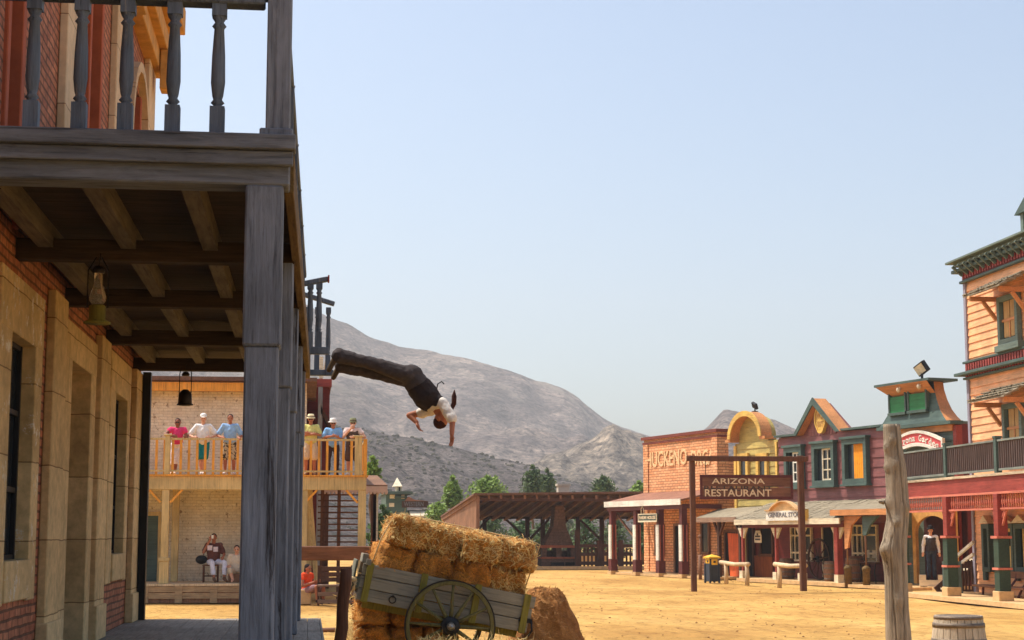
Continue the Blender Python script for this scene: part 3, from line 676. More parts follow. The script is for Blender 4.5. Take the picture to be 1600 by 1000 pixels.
# gazebo with scalloped canopy
gz = thing('porch_canopy', WF, (3, 58, 0), 'pale porch with a scalloped pink white fringe right of the gallery', 'canopy')
YG = 58
mb = MB(); mb.slab((X_(500, YG), YG, Z_(757, YG)), (X_(606, YG), YG, Z_(757, YG)), (X_(590, YG + 4), YG + 4, Z_(742, YG + 4)), (X_(500, YG + 4), YG + 4, Z_(742, YG + 4)), .12); part('roof', mb, M['barnwood'], gz)
mb = MB(); mb.box(X_(500, YG), X_(606, YG), YG - .03, YG, Z_(768, YG), Z_(759, YG)); px = 502
while px < 606:
    X = X_(px, YG); mb.ell((X, YG - .015, Z_(768, YG)), (.065, .015, .09), None, 8, 6); px += 6
part('scalloped_fringe', mb, plain('pinkish_white', srgb(222, 186, 160), .7, 6, .1, .1), gz)
for px in (588, 511, 580): mb = MB(); X = X_(px, YG + (.1 if px != 580 else 3)); mb.box(X - .09, X + .09, YG + .1, YG + .3, 0, Z_(768, YG)); mb.box(X - .13, X + .13, YG + .06, YG + .34, 0, .7); part('post', mb, M['offwhite'] if px == 588 else M['brownwood'], gz)
# hitching rail in front
hr = thing('hitching_rail', WF, (1, 30, 0), 'thick brown horizontal hitching rail between the hotel balcony and the hay cart', 'railing')
YH = 30
mb = MB(); mb.box(X_(440, YH), X_(600, YH), YH, YH + .2, Z_(876, YH), Z_(853.5, YH)); part('rail', mb, M['brownwoodx'], hr, .015)
for px in (446, 596): mb = MB(); X = X_(px, YH); mb.box(X - .1, X + .1, YH + .01, YH + .19, 0, Z_(877, YH)); part('post', mb, M['brownwood'], hr, .01)
mb = MB(); p = onZ(500, 988); q = onZ(600, 989); mb.tube([(p.x, p.y, .04), ((p.x + q.x) / 2, p.y, .05), (q.x, p.y, .04)], .045, 8)
solo('lying_pole', mb, M['brownwoodx'], WF, (p.x, p.y, 0), 'thin brown pole lying on the sand behind the leaning post', 'pole')
a = onY(541, 889, 19); b = onY(527, 1060, 19)
mb = MB(); pts = [a.lerp(b, 1.08 * t / 8) + Vector((.008 * math.sin(t * 2), 0, 0)) for t in range(9)]
mb.tube(pts, [.066, .07, .071, .07, .073, .07, .074, .075, .078], 12, jit=.06)
solo('leaning_post', mb, M['brownwood'], WF, (b.x, 19, 0), 'weathered round post leaning beside the left end of the hay cart', 'post')
# ------------------------------------------------------------------ hay cart
YC = 22.0; TH = R(11.3)
Pbl = onY(556, 937, YC); Ptl = onY(568, 879, YC); Pbr = onY(822, 991, YC)
L = (Pbr - Pbl).length; H = (Ptl - Pbl).length
rotc = (0, TH, 0)
cart = thing('hay_cart', WF, Pbl, 'tipped grey plank cart with olive yellow stakes and spoked wheel carrying hay bales', 'cart', rot=rotc)
ROOT[cart.name] = Vector((0, 0, 0))
Rc = Euler(rotc).to_matrix(); Rci = Rc.inverted()
def cl(px, py, Y=YC): return Rci @ (onY(px, py, Y) - Pbl)
WD = 1.25
mb = MB(); hb = H / 3
for i in range(3): mb.box(.0, L + .02 * i, random.uniform(0, .004), .035, i * hb + .006, (i + 1) * hb - .004)
part('side_board', mb, M['cartwood'], cart, .005)
mb = MB()
for i in range(3): mb.box(0, L, WD - .035, WD, i * hb + .006, (i + 1) * hb - .004)
part('side_board', mb, M['cartwood'], cart, .005)
mb = MB(); mb.box(0, L, .035, WD - .035, .02, .07); mb.box(.05, L - .05, .036, WD - .036, H - .12, H - .08); part('floor', mb, M['cartwood'], cart)
M4 = Matrix.Rotation(R(0), 4, 'Y')
mb = MB(); mb.box(-.10, -.07, -.02, WD, .12, H + .02); mb.box(-.07, -.0, .0, .04, .15, .3); part('tail_board', mb, wood('dark_cart_board', srgb(110, 112, 98), 'z', 4), cart, .005)
mb = MB(); mb.box(L - .06, L - .02, .036, WD - .036, 0, H); part('end_board', mb, M['cartwood'], cart, .005)
mb = MB(); mb.box(.03, .1, -.05, -.002, H - .02, H + .06); mb.box(-.02, .06, .2, WD - .2, H + .0, H + .12); part('top_cleat', mb, M['cartwood'], cart, .005)
for px0 in (573, 661, 748, 828):
    x = cl(px0, 915)[0]; mb = MB(); w_ = .045
    mb.box(x - w_, x + w_, -.045, -.002, -.01, H + .015); part('stake', mb, M['oliveyellow'], cart, .006)
for px0 in (573, 661, 828):
    x = cl(px0, 915)[0]; mb = MB(); mb.box(x - .045, x + .045, WD + .002, WD + .045, 0, H + .02); part('stake', mb, M['oliveyellow'], cart, .006)
mb = MB(); x, _, z = cl(613, 937)
ring = [(x + .045 * math.cos(a), -.03, z + .045 * math.sin(a)) for a in [2 * math.pi * i / 12 for i in range(13)]]
mb.tube(ring, .008, 6); mb.box(x - .012, x + .012, -.03, 0, z + .03, z + .06); part('iron_ring', mb, M['iron'], cart)
mb = MB(); x, _, z = cl(815, 968); mb.box(x - .04, x + .14, -.03, -.0, z - .03, z + .03); mb.tube([(x + .13, -.03, z), (x + .16, -.03, z - .12), (x + .12, -.02, z - .2)], .014, 6); part('latch', mb, M['iron'], cart)
mb = MB()
for i in range(7):
    a = Vector(cl(552, 908)) + Vector((random.uniform(-.03, .05), random.uniform(-.03, .02), random.uniform(-.05, .05)))
    mb.tube([a, a + Vector((random.uniform(-.06, .06), -.02, random.uniform(-.06, .05))), a + Vector((random.uniform(-.03, .03), -.01, random.uniform(-.16, -.06)))], .009, 5)
mb.ell(cl(552, 905), (.05, .04, .04)); part('hinge_knot', mb, M['rope'], cart)
# wheel
def wheel(par, c, r, y, mats, nsp=12, face=-1):
    c = Vector(c); t, tyre, sp = None, None, None
    def ringm(r0, r1, ya, yb, n=44):
        mb = MB(); vs = []; fs = []
        for i in range(n):
            a = 2 * math.pi * i / n
            for rr, yy in ((r1, ya), (r1, yb), (r0, yb), (r0, ya)): vs.append((c.x + rr * math.cos(a), yy, c.z + rr * math.sin(a)))
        for i in range(n):
            for j in range(4):
                a = i * 4 + j; b = i * 4 + (j + 1) % 4; a2 = ((i + 1) % n) * 4 + j; b2 = ((i + 1) % n) * 4 + (j + 1) % 4; fs.append((a, a2, b2, b))
        return mb.add(vs, fs)
    mb = MB(); mb.lathe((0, 0, 0), [(.05, -.12), (.1, -.12), (.125, -.05), (.125, .1), (.09, .14), (.05, .14)], 18, 0, True, Matrix.Translation((c.x, y, c.z)) @ Matrix.Rotation(R(90), 4, 'X'))
    hub = part('wheel', mb, mats[2], par)
    part('rim', ringm(r - .07, r - .018, y - .035, y + .035), mats[0], hub, .006); part('tyre', ringm(r - .017, r, y - .032, y + .032), mats[1], hub)
    mb = MB(); mb.lathe((0, 0, 0), [(.02, .0), (.055, .0), (.05, .1), (.03, .14), (.015, .16)], 12, 0, True, Matrix.Translation((c.x, y - .13, c.z)) @ Matrix.Rotation(R(90), 4, 'X')); part('hub_cap', mb, mats[3], hub)
    for i in range(nsp):
        a = 2 * math.pi * (i + .22) / nsp; d = Vector((math.cos(a), 0, math.sin(a)))
        mb = MB(); q = Vector((c.x, y - .03, c.z)); mb.tube([q + d * .1, q + d * .2, q + d * (r * .6) + Vector((0, .015, 0)), q + d * (r - .06) + Vector((0, .025, 0))], [.028, .026, .02, .017], 8)
        part('spoke', mb, mats[0], hub)
    return hub
wc = onY(703, 978, 21.86); wl = Rci @ (wc - Pbl)
wheel(cart, (wl.x, 0, wl.z), .605, wl.y, (M['wheelpaint'], M['iron'], M['black'], plain('worn_steel', srgb(150, 146, 140), .4, 20, .3, .1, .01, .7)))
wheel(cart, (wl.x, 0, wl.z), .605, WD + .15, (M['wheelpaint'], M['iron'], M['black'], M['iron']))
mb = MB(); mb.tube([(wl.x, wl.y, wl.z), (wl.x, WD + .15, wl.z)], .035, 8); mb.box(wl.x - .06, wl.x + .06, .1, WD - .1, wl.z - .05, .02); part('axle', mb, M['darktimber'], cart)
mb = MB()
for y in (.25, WD - .25): mb.box(.1, L - .1, y - .05, y + .05, -.09, .02)
part('underframe', mb, M['oliveyellow'], cart)
# hay bales
def strands(mb, samples, n, ln=(.05, .13), wd=.006, lift=.02, bias=None):
    for i in range(n):
        p, nr = random.choice(samples); 
        d = Vector((random.gauss(0, 1), random.gauss(0, 1), random.gauss(0, 1))); d -= nr * d.dot(nr) * .75
        if d.length < .01: continue
        d.normalize(); l = random.uniform(*ln); s = d.cross(nr)
        if s.length < .05: s = d.orthogonal()
        s = s.normalized() * wd * random.uniform(.6, 1.3); q = p + nr * random.uniform(-.004, lift); e = q + d * l + nr * random.uniform(-.01, lift * 1.6)
        mid = q.lerp(e, .5) + nr * random.uniform(0, lift)
        mb.add([q - s, q + s, mid + s, mid - s, e + s * .4, e - s * .4], [(0, 1, 2, 3), (3, 2, 4, 5)], 1, False)
def bale_mesh(w, d, h, seed, n=1500, mats=None):
    random.seed(seed); mb = MB(); vs = {}; V = []; F = []; N = 14; Ny = 20
    def P(x, y, z):
        key = (round(x, 4), round(y, 4), round(z, 4))
        if key in vs: return vs[key]
        v = Vector((x, y, z)); u = Vector((abs(x) ** 5, abs(y) ** 9, abs(z) ** 5)); 
        rr = (abs(x) ** 6 + abs(y) ** 10 + abs(z) ** 6) ** (1 / 7.0)
        q = Vector((x, y, z)) / max(.001, rr ** .8)
        q = Vector((q.x * w / 2, q.y * d / 2, q.z * h / 2))
        groove = 0
        for gy in (-.36, .36):
            groove += .022 * math.exp(-((y - gy) / .07) ** 2)
        for gx in (-.33, .33):
            if abs(y) > .9: groove += .02 * math.exp(-((x - gx) / .09) ** 2)
        nz = noise.noise(q * 5 + Vector((seed, 0, 0))) * .075 + noise.noise(q * 14 + Vector((seed, 3, 0))) * .025 + noise.noise(q * 34) * .024
        nr = Vector((x, y, z)).normalized(); q = q + nr * (nz - groove)
        vs[key] = len(V); V.append(q); return vs[key]
    def face(f, na, nb):
        for i in range(na):
            for j in range(nb):
                a0, a1, b0, b1 = -1 + 2 * i / na, -1 + 2 * (i + 1) / na, -1 + 2 * j / nb, -1 + 2 * (j + 1) / nb
                F.append([P(*f(a0, b0)), P(*f(a1, b0)), P(*f(a1, b1)), P(*f(a0, b1))])
    face(lambda a, b: (a, -1, b), N, N); face(lambda a, b: (-a, 1, b), N, N); face(lambda a, b: (1, a, b), Ny, N); face(lambda a, b: (-1, -a, b), Ny, N)
    face(lambda a, b: (a, b, 1), N, Ny); face(lambda a, b: (-a, b, -1), N, Ny)
    V2 = [v + Vector((0, 0, h / 2)) for v in V]; mb.add(V2, F, 0, True)
    sam = []
    for f in F:
        c = sum((V2[i] for i in f), Vector()) / 4; nr = (V2[f[1]] - V2[f[0]]).cross(V2[f[2]] - V2[f[1]])
        if nr.length > 0: sam.append((c + Vector((random.uniform(-.02, .02),) * 3), nr.normalized()))
    strands(mb, sam, int(n * 1.5), (.03, .1), .0042, .012); strands(mb, sam, n // 8, (.05, .1), .008, .012)
    return mesh_of('hay_bale', mb, mats or [M['hay'], M['straw']])
variants = [bale_mesh(.515, 1.14, .385, s, 1500) for s in (1, 2, 3, 4)] + [bale_mesh(.52, 1.14, .39, s, 900, [M['hay'], M['strawo']]) for s in (5, 6)]
random.seed(11)
def bale(mesh, loc, rot, label, group):
    o = link(bpy.data.objects.new('hay_bale', mesh)); o.location = loc; o.rotation_euler = rot; ROOT[o.name] = Vector(); tag(o, label, 'hay bale', group)
    return o
ordn = ['leftmost', 'second from the left', 'third from the left', 'rightmost']
x0b = cl(588, 860)[0]; x1b = cl(828, 900)[0]; s_ = (x1b - x0b) / 4
for i in range(4):
    p = Pbl + Rc @ Vector((x0b + s_ * (i + .5), .62 + random.uniform(-.04, .05), H - .08))
    bale(variants[(i + 4) % 6 if i % 2 else 4 + i // 2], p, (0, TH + random.uniform(-.02, .02), random.uniform(-.05, .05)), ordn[i] + ' bale of the lower row of golden hay on the cart', 'hay bales stacked on the cart')
x0t = cl(608, 830)[0]; x1t = cl(838, 870)[0]; s_ = (x1t - x0t) / 4
for i in range(4):
    p = Pbl + Rc @ Vector((x0t + s_ * (i + .5), .56 + (-.05, .06, -.08, -.02)[i], H + .30))
    bale(variants[(1, 0, 2, 3)[i]], p, (random.uniform(-.04, .03), TH + (.0, .05, .03, 0)[i], (.06, -.05, .03, -.04)[i]), ordn[i] + ' bale of the upper row of golden hay on the cart', 'hay bales stacked on the cart')
for i, px in enumerate((583, 636, 686)):
    for kx in range(3):
        p = onY(px, 980, 22.32); lv = ('bottom', 'middle', 'top')[kx]
        o = bale(variants[4 + (i + kx) % 2], (p.x + random.uniform(-.02, .02), 22.88 + random.uniform(-.03, .03), kx * .335 + (0 if kx < 3 else 0)), (0, 0, random.uniform(-.04, .04)), f"{lv} brown bale under the cart, {('left stack by the leaning post', 'middle stack', 'right stack behind the wheel')[i]}", 'hay bales stacked under the cart')
        o.scale = (.88, 1, .84)
# rope over the hay
mb = MB(); pts = [(x0b - .02, -.02, H), (x0b + .03, .0, H + .36), (x0t + .02, .02, H + .66), (x0t + .12, .3, H + .735), (x1t * .5, .3, H + .73), (x1t - .05, .3, H + .72), (x1t + .06, .3, H + .7), (x1t + .03, .5, H + .3), (x1t, .6, H)]
wp = [Pbl + Rc @ Vector(p) for p in pts]; mb.tube(wp, .009, 6)
solo('rope', mb, M['rope'], WF, wp[0], 'pale rope tied over the hay bales on the cart', 'rope')
# mat covered heap behind the right end of the cart
mb = MB(); c = onY(842, 990, 23.4); vs = []; fs = []; nu, nv = 60, 26
prof = [(0, 1.0), (.28, .97), (.42, .86), (.5, .7), (.62, .45), (.75, .2), (.9, .04), (1.0, 0)]
for j in range(nv + 1):
    s = j / nv
    for a, b in zip(prof, prof[1:]):
        if a[0] <= s <= b[0]: hh = a[1] + (b[1] - a[1]) * (s - a[0]) / (b[0] - a[0])
    for i in range(nu):
        a = 2 * math.pi * i / nu; rr = s * (.72 + .08 * math.sin(2 * a + 1) + .05 * math.sin(5 * a)) * (1 + .12 * noise.noise(Vector((math.cos(a) * 7, math.sin(a) * 7, s * 1.2 + a * 1.5))))
        q = Vector((c.x + .12 + rr * math.cos(a) * 1.0, 23.55 + rr * math.sin(a) * 1.1, hh * 1.12))
        q += Vector((1, 0, 0)) * noise.noise(q * 3) * .06 + Vector((0, 0, 1)) * noise.noise(q * 5 + Vector((4, 0, 0))) * .07 * (1 if s < .9 else .2)
        q.z = max(q.z, .0); vs.append(q)
for j in range(nv):
    for i in range(nu): fs.append((j * nu + i, (j + 1) * nu + i, (j + 1) * nu + (i + 1) % nu, j * nu + (i + 1) % nu))
mb.add(vs, fs, 0, True); sam = [(vs[f[0]], (vs[f[0]] - Vector((c.x + .1, 23.5, .3))).normalized()) for f in fs]
strands(mb, sam, 3500, (.03, .08), .0045, .001)
solo('straw_mat_heap', mb, [M['haydark'], haymat('dull_straw', srgb(196, 142, 82), .5)], WF, (c.x, 23.5, 0), 'brown heap of matted old straw behind the right end of the cart', 'straw heap')
# loose straw in front of and below the cart
mb = MB(); x0_, x1_ = onY(555, 990, 20.6).x, onY(925, 990, 20.6).x; nx, ny = 110, 26; vs = []
for j in range(ny + 1):
    for i in range(nx + 1):
        u = i / nx; v = j / ny; x = x0_ + (x1_ - x0_) * u; y = 19.3 + 2.35 * v
        e = min(1, u * 5, (1 - u) * 3.2) ; e = e * e * (3 - 2 * e); g = math.sin(math.pi * v) ** .8
        z = (.50 + .12 * noise.noise(Vector((x * 2.2, y * 2, 1))) + .08 * noise.noise(Vector((x * 7, y * 7, 1)))) * e * g + .05 * noise.noise(Vector((x * 16, y * 16, 3)))
        vs.append(Vector((x, y, max(z, -.02))))
W_ = nx + 1; fs = [(j * W_ + i, j * W_ + i + 1, (j + 1) * W_ + i + 1, (j + 1) * W_ + i) for j in range(ny) for i in range(nx)]
mb.add(vs, fs, 0, True); sam = [(vs[f[0]], Vector((random.uniform(-.3, .3), random.uniform(-.5, .2), 1)).normalized()) for f in fs if vs[f[0]].z > .05]
strands(mb, sam, 5500, (.06, .2), .005, .03)
solo('loose_straw', mb, [M['straw'], M['straw']], WF, (2, 20.5, 0), kind='stuff')
mb = MB(); sam = []
for i in range(500):
    x = random.gauss(0, 1); p = onY(583, 900, 22.3); sam.append((Vector((p.x - .32 + random.gauss(0, .06), 22.2 + random.uniform(-.1, .7), abs(random.gauss(0, .45)))), Vector((-.5, -.6, .3)).normalized()))
for i in range(1500):
    sam.append((Vector((random.uniform(p.x - .9, p.x + 3.4), random.uniform(21.4, 24.6), .02)), Vector((0, 0, 1))))
strands(mb, sam, 2600, (.06, .2), .005, .04)
solo('scattered_straw', mb, [M['straw'], M['straw']], WF, (2, 22.5, 0), kind='stuff')
# ------------------------------------------------------------------ rough log pole and barrel
mb = MB(); YP = 15.0
path = [(1411, 1160), (1408, 1060), (1404, 1000), (1401, 950), (1400, 900), (1398, 870), (1399, 840), (1403, 810), (1402, 770), (1399, 730), (1395, 695), (1393, 663)]
rad_ = [21, 21, 20.5, 19, 19, 20, 19.5, 18, 17.5, 17, 15, 14]
pts = [onY(a, b, YP) for a, b in path]; N_ = 60; P2 = []; R2 = []
for i in range(N_ + 1):
    u = i / N_ * (len(pts) - 1); a = min(int(u), len(pts) - 2); f_ = u - a; f_ = f_ * f_ * (3 - 2 * f_)
    P2.append(pts[a].lerp(pts[a + 1], u - a)); R2.append((rad_[a] * (1 - f_) + rad_[a + 1] * f_) * YP / 2592)
vs = []; fs = []; n = 84
knots = [(onY(1380, 858, YP), .055, 200), (onY(1384, 700, YP), .03, 200), (onY(1396, 688, YP), .03, 255), (onY(1411, 793, YP), .035, 300), (onY(1393, 815, YP), .03, 250), (onY(1398, 938, YP), .03, 270), (onY(1381, 785, YP), .035, 190), (onY(1378, 730, YP), .03, 190), (onY(1392, 726, YP), .025, 255)]
for i, (p, r) in enumerate(zip(P2, R2)):
    for k_ in range(n):
        a = 2 * math.pi * k_ / n; d = Vector((math.cos(a), math.sin(a), 0)); q = p + d * r
        rr = r * (1 + .07 * noise.noise(Vector((math.cos(a) * 1.3, math.sin(a) * 1.3, p.z * 1.2))) + .04 * noise.noise(Vector((math.cos(a) * 4, math.sin(a) * 4, p.z * 1.5))) + .03 * noise.noise(Vector((math.cos(a) * 14, math.sin(a) * 14, p.z * .9))))
        crack = abs(((a - 4.95 + .12 * math.sin(p.z * 3)) + math.pi) % (2 * math.pi) - math.pi); rr -= .035 * math.exp(-(crack / .05) ** 2)
        crack = abs(((a - 4.1 + .1 * math.sin(p.z * 5)) + math.pi) % (2 * math.pi) - math.pi); rr -= .02 * math.exp(-(crack / .04) ** 2) * (1 if p.z < 1.9 else 0)
        q = p + d * rr
        for kp, kr, ka in knots:
            kk = p.lerp(p, 1) ; ang = R(ka); kc = Vector((kp.x, kp.y, kp.z)); s_c = Vector((p.x + math.cos(ang) * r, p.y + math.sin(ang) * r, kp.z))
            dd = (q - s_c).length; q = q + d * kr * .9 * math.exp(-(dd / (kr * 1.3)) ** 2)
        vs.append(q)
for i in range(N_):
    for k_ in range(n): fs.append((i * n + k_, i * n + (k_ + 1) % n, (i + 1) * n + (k_ + 1) % n, (i + 1) * n + k_))
fs.append(tuple(range(N_ * n, (N_ + 1) * n))); mb.add(vs, fs, 0, True)
for kp, kr, ka in ((knots[6][0] + Vector((0, 0, .0)), .02, 190), (knots[3][0], .018, 290)):
    a = R(ka); d = Vector((math.cos(a), math.sin(a) - .3, .15)); mb.tube([kp, kp + d * .06], [kr, kr * .6], 7, jit=.15)
pl_ = solo('log_pole', mb, M['logpost'], WF, (pts[1].x, YP, 0), 'tall crooked knotty grey log pole standing before the red shopfronts', 'pole')
cx = onY(1497.5, 970, 18.9); bz = 1.9 - (968 - 834) / 2592 * 18.6
bar = thing('barrel', WF, (cx.x, 18.9, 0), 'weathered pale wooden barrel on the sand at the lower right corner', 'barrel')
mb = MB(); ns = 22; ht = bz
for i in range(ns):
    a0 = 2 * math.pi * i / ns + .012; a1 = 2 * math.pi * (i + 1) / ns - .012; vs = []
    for (zz, rr) in ((0, .27), (.12, .295), (.3, .318), (.48, .325), (.66, .318), (.82, .298), (ht, .278)):
        for a in (a0, a1):
            for r2 in (rr, rr - .022): vs.append((cx.x + r2 * math.cos(a), 18.9 + r2 * math.sin(a), zz))
    f_ = []
    for j in range(6):
        b = j * 4; c2 = b + 4; f_ += [(b, b + 2, c2 + 2, c2), (b + 1, c2 + 1, c2 + 3, b + 3), (b, c2, c2 + 1, b + 1), (b + 2, b + 3, c2 + 3, c2 + 2)]
    f_ += [(24, 26, 27, 25), (0, 1, 3, 2)]; mb.add(vs, f_)
part('staves', mb, M['barrel'], bar)
mb = MB(); mb.lathe((cx.x, 18.9, 0), [(.25, ht - .05), (.25, ht - .03)], 22, 0, False); part('lid', mb, M['barrel'], bar)
for z0, z1, r_ in ((ht - .135, ht - .085, .305), (ht - .04, ht - .005, .287), (.62, .67, .325), (.25, .3, .322)):
    mb = MB(); mb.lathe((cx.x, 18.9, 0), [(r_ - .012, z0), (r_ + .002, z0), (r_ - .004, z1), (r_ - .015, z1)], 30, 0, True); part('hoop', mb, M['hoop'], bar)
# ------------------------------------------------------------------ trees
def tree(name, px, pyt, pyb, D, wpx, mat, label, n=1500, shape='round', seed=1, group=None, leaf=.16, cat='tree'):
    random.seed(seed); b = onY(px, 834, D); top = onY(px, pyt, D).z; r = wpx / 2 / 2592 * D; zb = onY(px, pyb, D).z
    t = thing(name, WF, (b.x, D, 0), label, cat, group)
    mb = MB(); h = top; pts = [Vector((b.x, D, 0)), Vector((b.x + .1, D, h * .3)), Vector((b.x - .1, D + .1, h * .6)), Vector((b.x, D, h * .93))]
    mb.tube(pts, [r * .09 + .07, r * .07 + .05, .06, .02], 8); cl_ = []
    nl = 14
    for i in range(nl):
        a = i * 2.4; f = .25 + .7 * i / nl; zz = zb + (top - zb) * f * .9
        rad = r * ({'round': math.sin(math.pi * min(.95, f * .8 + .12)), 'cone': 1.15 - f, 'col': .75 * math.sin(math.pi * min(.93, f * .85 + .12))}[shape])
        e = Vector((b.x + math.cos(a) * rad * .8, D + math.sin(a) * rad * .8, zz + .1 * r)); s = Vector((b.x, D, max(.2, zz - .35 * r)))
        mb.tube([s, s.lerp(e, .5) + Vector((0, 0, .05 * r)), e], [.05, .035, .012], 5); cl_.append((e, rad * .45 + .12 * r)); cl_.append((s.lerp(e, .5) + Vector((0, 0, .2 * r)), rad * .35 + .12 * r))
    cl_.append((Vector((b.x, D, top - r * .12)), r * .22))
    part('trunk', mb, M['bark'], t); mb = MB()
    for i in range(n):
        c, rr = random.choice(cl_); d = Vector((random.gauss(0, 1), random.gauss(0, 1), random.gauss(0, .8))).normalized() * rr * random.uniform(.35, 1.1) ** .7; p = c + d
        if p.z > top + .1: continue
        u = Vector((random.gauss(0, 1), random.gauss(0, 1), random.gauss(0, 1))).normalized(); v = u.orthogonal().normalized(); s = leaf * random.uniform(.5, 1.2)
        mb.add([p - u * s, p + v * s * .45, p + u * s, p - v * s * .45], [(0, 1, 2, 3)])
    part('crown', mb, mat, t); return t
tree('poplar_tree', 707, 744, 806, 105, 34, M['grassy'], 'slender bright green tree left of the barn roof', 2400, 'col', 2)
tree('bushy_tree', 684, 785, 825, 104, 34, M['grassy'], 'low bright green bush at the left foot of the barn', 1300, 'round', 3)
tree('leafy_tree', 762, 744, 800, 108, 52, M['grassy'], 'bright green rounded tree showing over the left part of the barn roof', 2300, 'round', 4)
tree('pine_tree', 832, 728, 790, 110, 34, M['darkleaf'], 'dark pine rising behind the middle of the barn roof', 1100, 'round', 5, 'dark pines behind the barn')
tree('pine_tree', 855, 734, 790, 112, 30, M['darkleaf'], 'dark pine just left of the pale barn chimney', 950, 'round', 6, 'dark pines behind the barn')
tree('pine_tree', 943, 744, 785, 111, 34, M['darkleaf'], 'dark bushy pine over the right part of the barn roof', 1300, 'round', 7, 'dark pines behind the barn')
tree('leafy_tree', 999, 752, 790, 106, 24, M['grassy'], 'small green tree at the left corner of the brick shop', 1100, 'round', 8)
tree('leafy_tree', 581, 714, 770, 70, 24, M['grassy'], 'small bright green tree right of the gallery railing', 1100, 'round', 9, leaf=.13)
tree('shrub', 598, 790, 880, 75, 40, M['midleaf'], 'dark green bush beside the pale porch post', 1600, 'round', 10, cat='shrub')
for i, (px, t_, b_, D, wd, mt) in enumerate(((770, 800, 882, 103, 46, 'darkleaf'), (815, 805, 882, 104, 44, 'midleaf'), (848, 806, 884, 103, 34, 'darkleaf'), (915, 800, 884, 104, 52, 'midleaf'), (962, 806, 884, 103, 44, 'darkleaf'), (1003, 800, 886, 101, 34, 'midleaf'), (742, 808, 884, 106, 40, 'paleleaf'), (885, 802, 884, 107, 40, 'paleleaf'))):
    tree('shrub', px, t_, b_, D, wd, M[mt], ['dark shrub behind the left opening of the barn', 'green shrub behind the left cross brace of the barn', 'dark shrub left of the barn fireplace', 'green shrub right of the barn fireplace', 'dark shrub behind the right end of the barn fence', 'green shrub between the barn and the brick shop', 'pale dry shrub behind the left wall of the barn', 'pale dry shrub behind the barn fireplace'][i], 1000, 'round', 20 + i, 'shrubs behind the barn', cat='shrub')
random.seed(5)
# ------------------------------------------------------------------ open barn
YN = 88.0
def bx_(px, Y=YN): return onY(px, 800, Y).x
def bz_(py, px=850, Y=YN): return onY(px, py, Y).z
barn = thing('open_barn', WF, (9, YN, 0), 'long open sided brown timber barn with a sloping roof at the end of the square', 'barn')
xl, xr_ = bx_(745), bx_(1060); zt = bz_(771); YK = YN + 9; xl2 = onY(691, 806, YK).x; zl2 = onY(691, 806, YK).z
mb = MB(); mb.slab((xl - .2, YN - .3, zt), (xr_, YN - .3, zt + .15), (xr_ + .4, YK, zl2), (xl2 - .1, YK, zl2), .1); part('roof', mb, M['barnroof'], barn)
mb = MB(); n = 17
for i in range(n + 1):
    u = i / n; a = Vector((xl + (xr_ - xl) * u, YN - .1, zt - .2)); b = Vector((xl2 + (xr_ + .4 - xl2) * u, YK, zl2 - .2)); mb.beam(a, b, .12, .2)
part('rafters', mb, M['barnwood'], barn)
mb = MB(); mb.box(xl, xr_, YN - .02, YN + .16, zt - .42, zt - .24); part('tie_beam', mb, M['darktimber'], barn)
mb = MB(); mb.box(xl2, xr_, YK - .5, YK - .3, bz_(811, 850, YK), bz_(808, 850, YK)); part('tie_beam', mb, M['darktimber'], barn)
mb = MB(); a = (xl, YN, 0); b = (xl2, YK, 0); mb.add([(xl, YN, 0), (xl2, YK, 0), (xl2, YK, zl2 - .12), (xl, YN, zt - .14), (xl + .1, YN, 0), (xl2 + .1, YK, 0), (xl2 + .1, YK, zl2 - .12), (xl + .1, YN, zt - .14)],
    [(0, 3, 2, 1), (4, 5, 6, 7), (0, 4, 7, 3), (1, 2, 6, 5), (0, 1, 5, 4), (3, 7, 6, 2)]); part('plank_wall', mb, M['barnwood'], barn)
mb = MB(); mb.box(xl - .04, xl + .14, YN - .1, YN + .1, 0, zt - .14); part('corner_post', mb, M['barnwood'], barn)
YM = YK - .4
for px in (757, 824, 848, 940, 903): mb = MB(); X = onY(px, 800, YM).x; mb.box(X - .12, X + .12, YM - .1, YM + .1, 0, bz_(809, px, YM)); part('post', mb, M['darktimber'], barn)
for (p0, p1) in (((790, 811), (821, 840)), ((858, 811), (828, 842)), ((905, 811), (940, 845)), ((746, 828), (772, 802)), ((880, 820), (905, 790))):
    a = onY(*p0, YM - .15); b = onY(*p1, YM - .15); mb = MB(); mb.beam(a, b, .13, .13); part('brace', mb, M['darktimber'], barn)
mb = MB(); X0, X1 = onY(870, 760, YM - 3).x, onY(882, 760, YM - 3).x; zz = zt + .25; mb.box(X0, X1 + .2, YM - 3.6, YM - 2.9, zt - .8, onY(873, 757, YM - 3).z); mb.box(X0 - .06, X1 + .26, YM - 3.66, YM - 2.84, onY(873, 759.5, YM - 3).z, onY(873, 757, YM - 3).z + .03)
part('chimney', mb, plain('pale_chimney_plaster', srgb(190, 178, 158), .9, 3, .15, .3), barn)
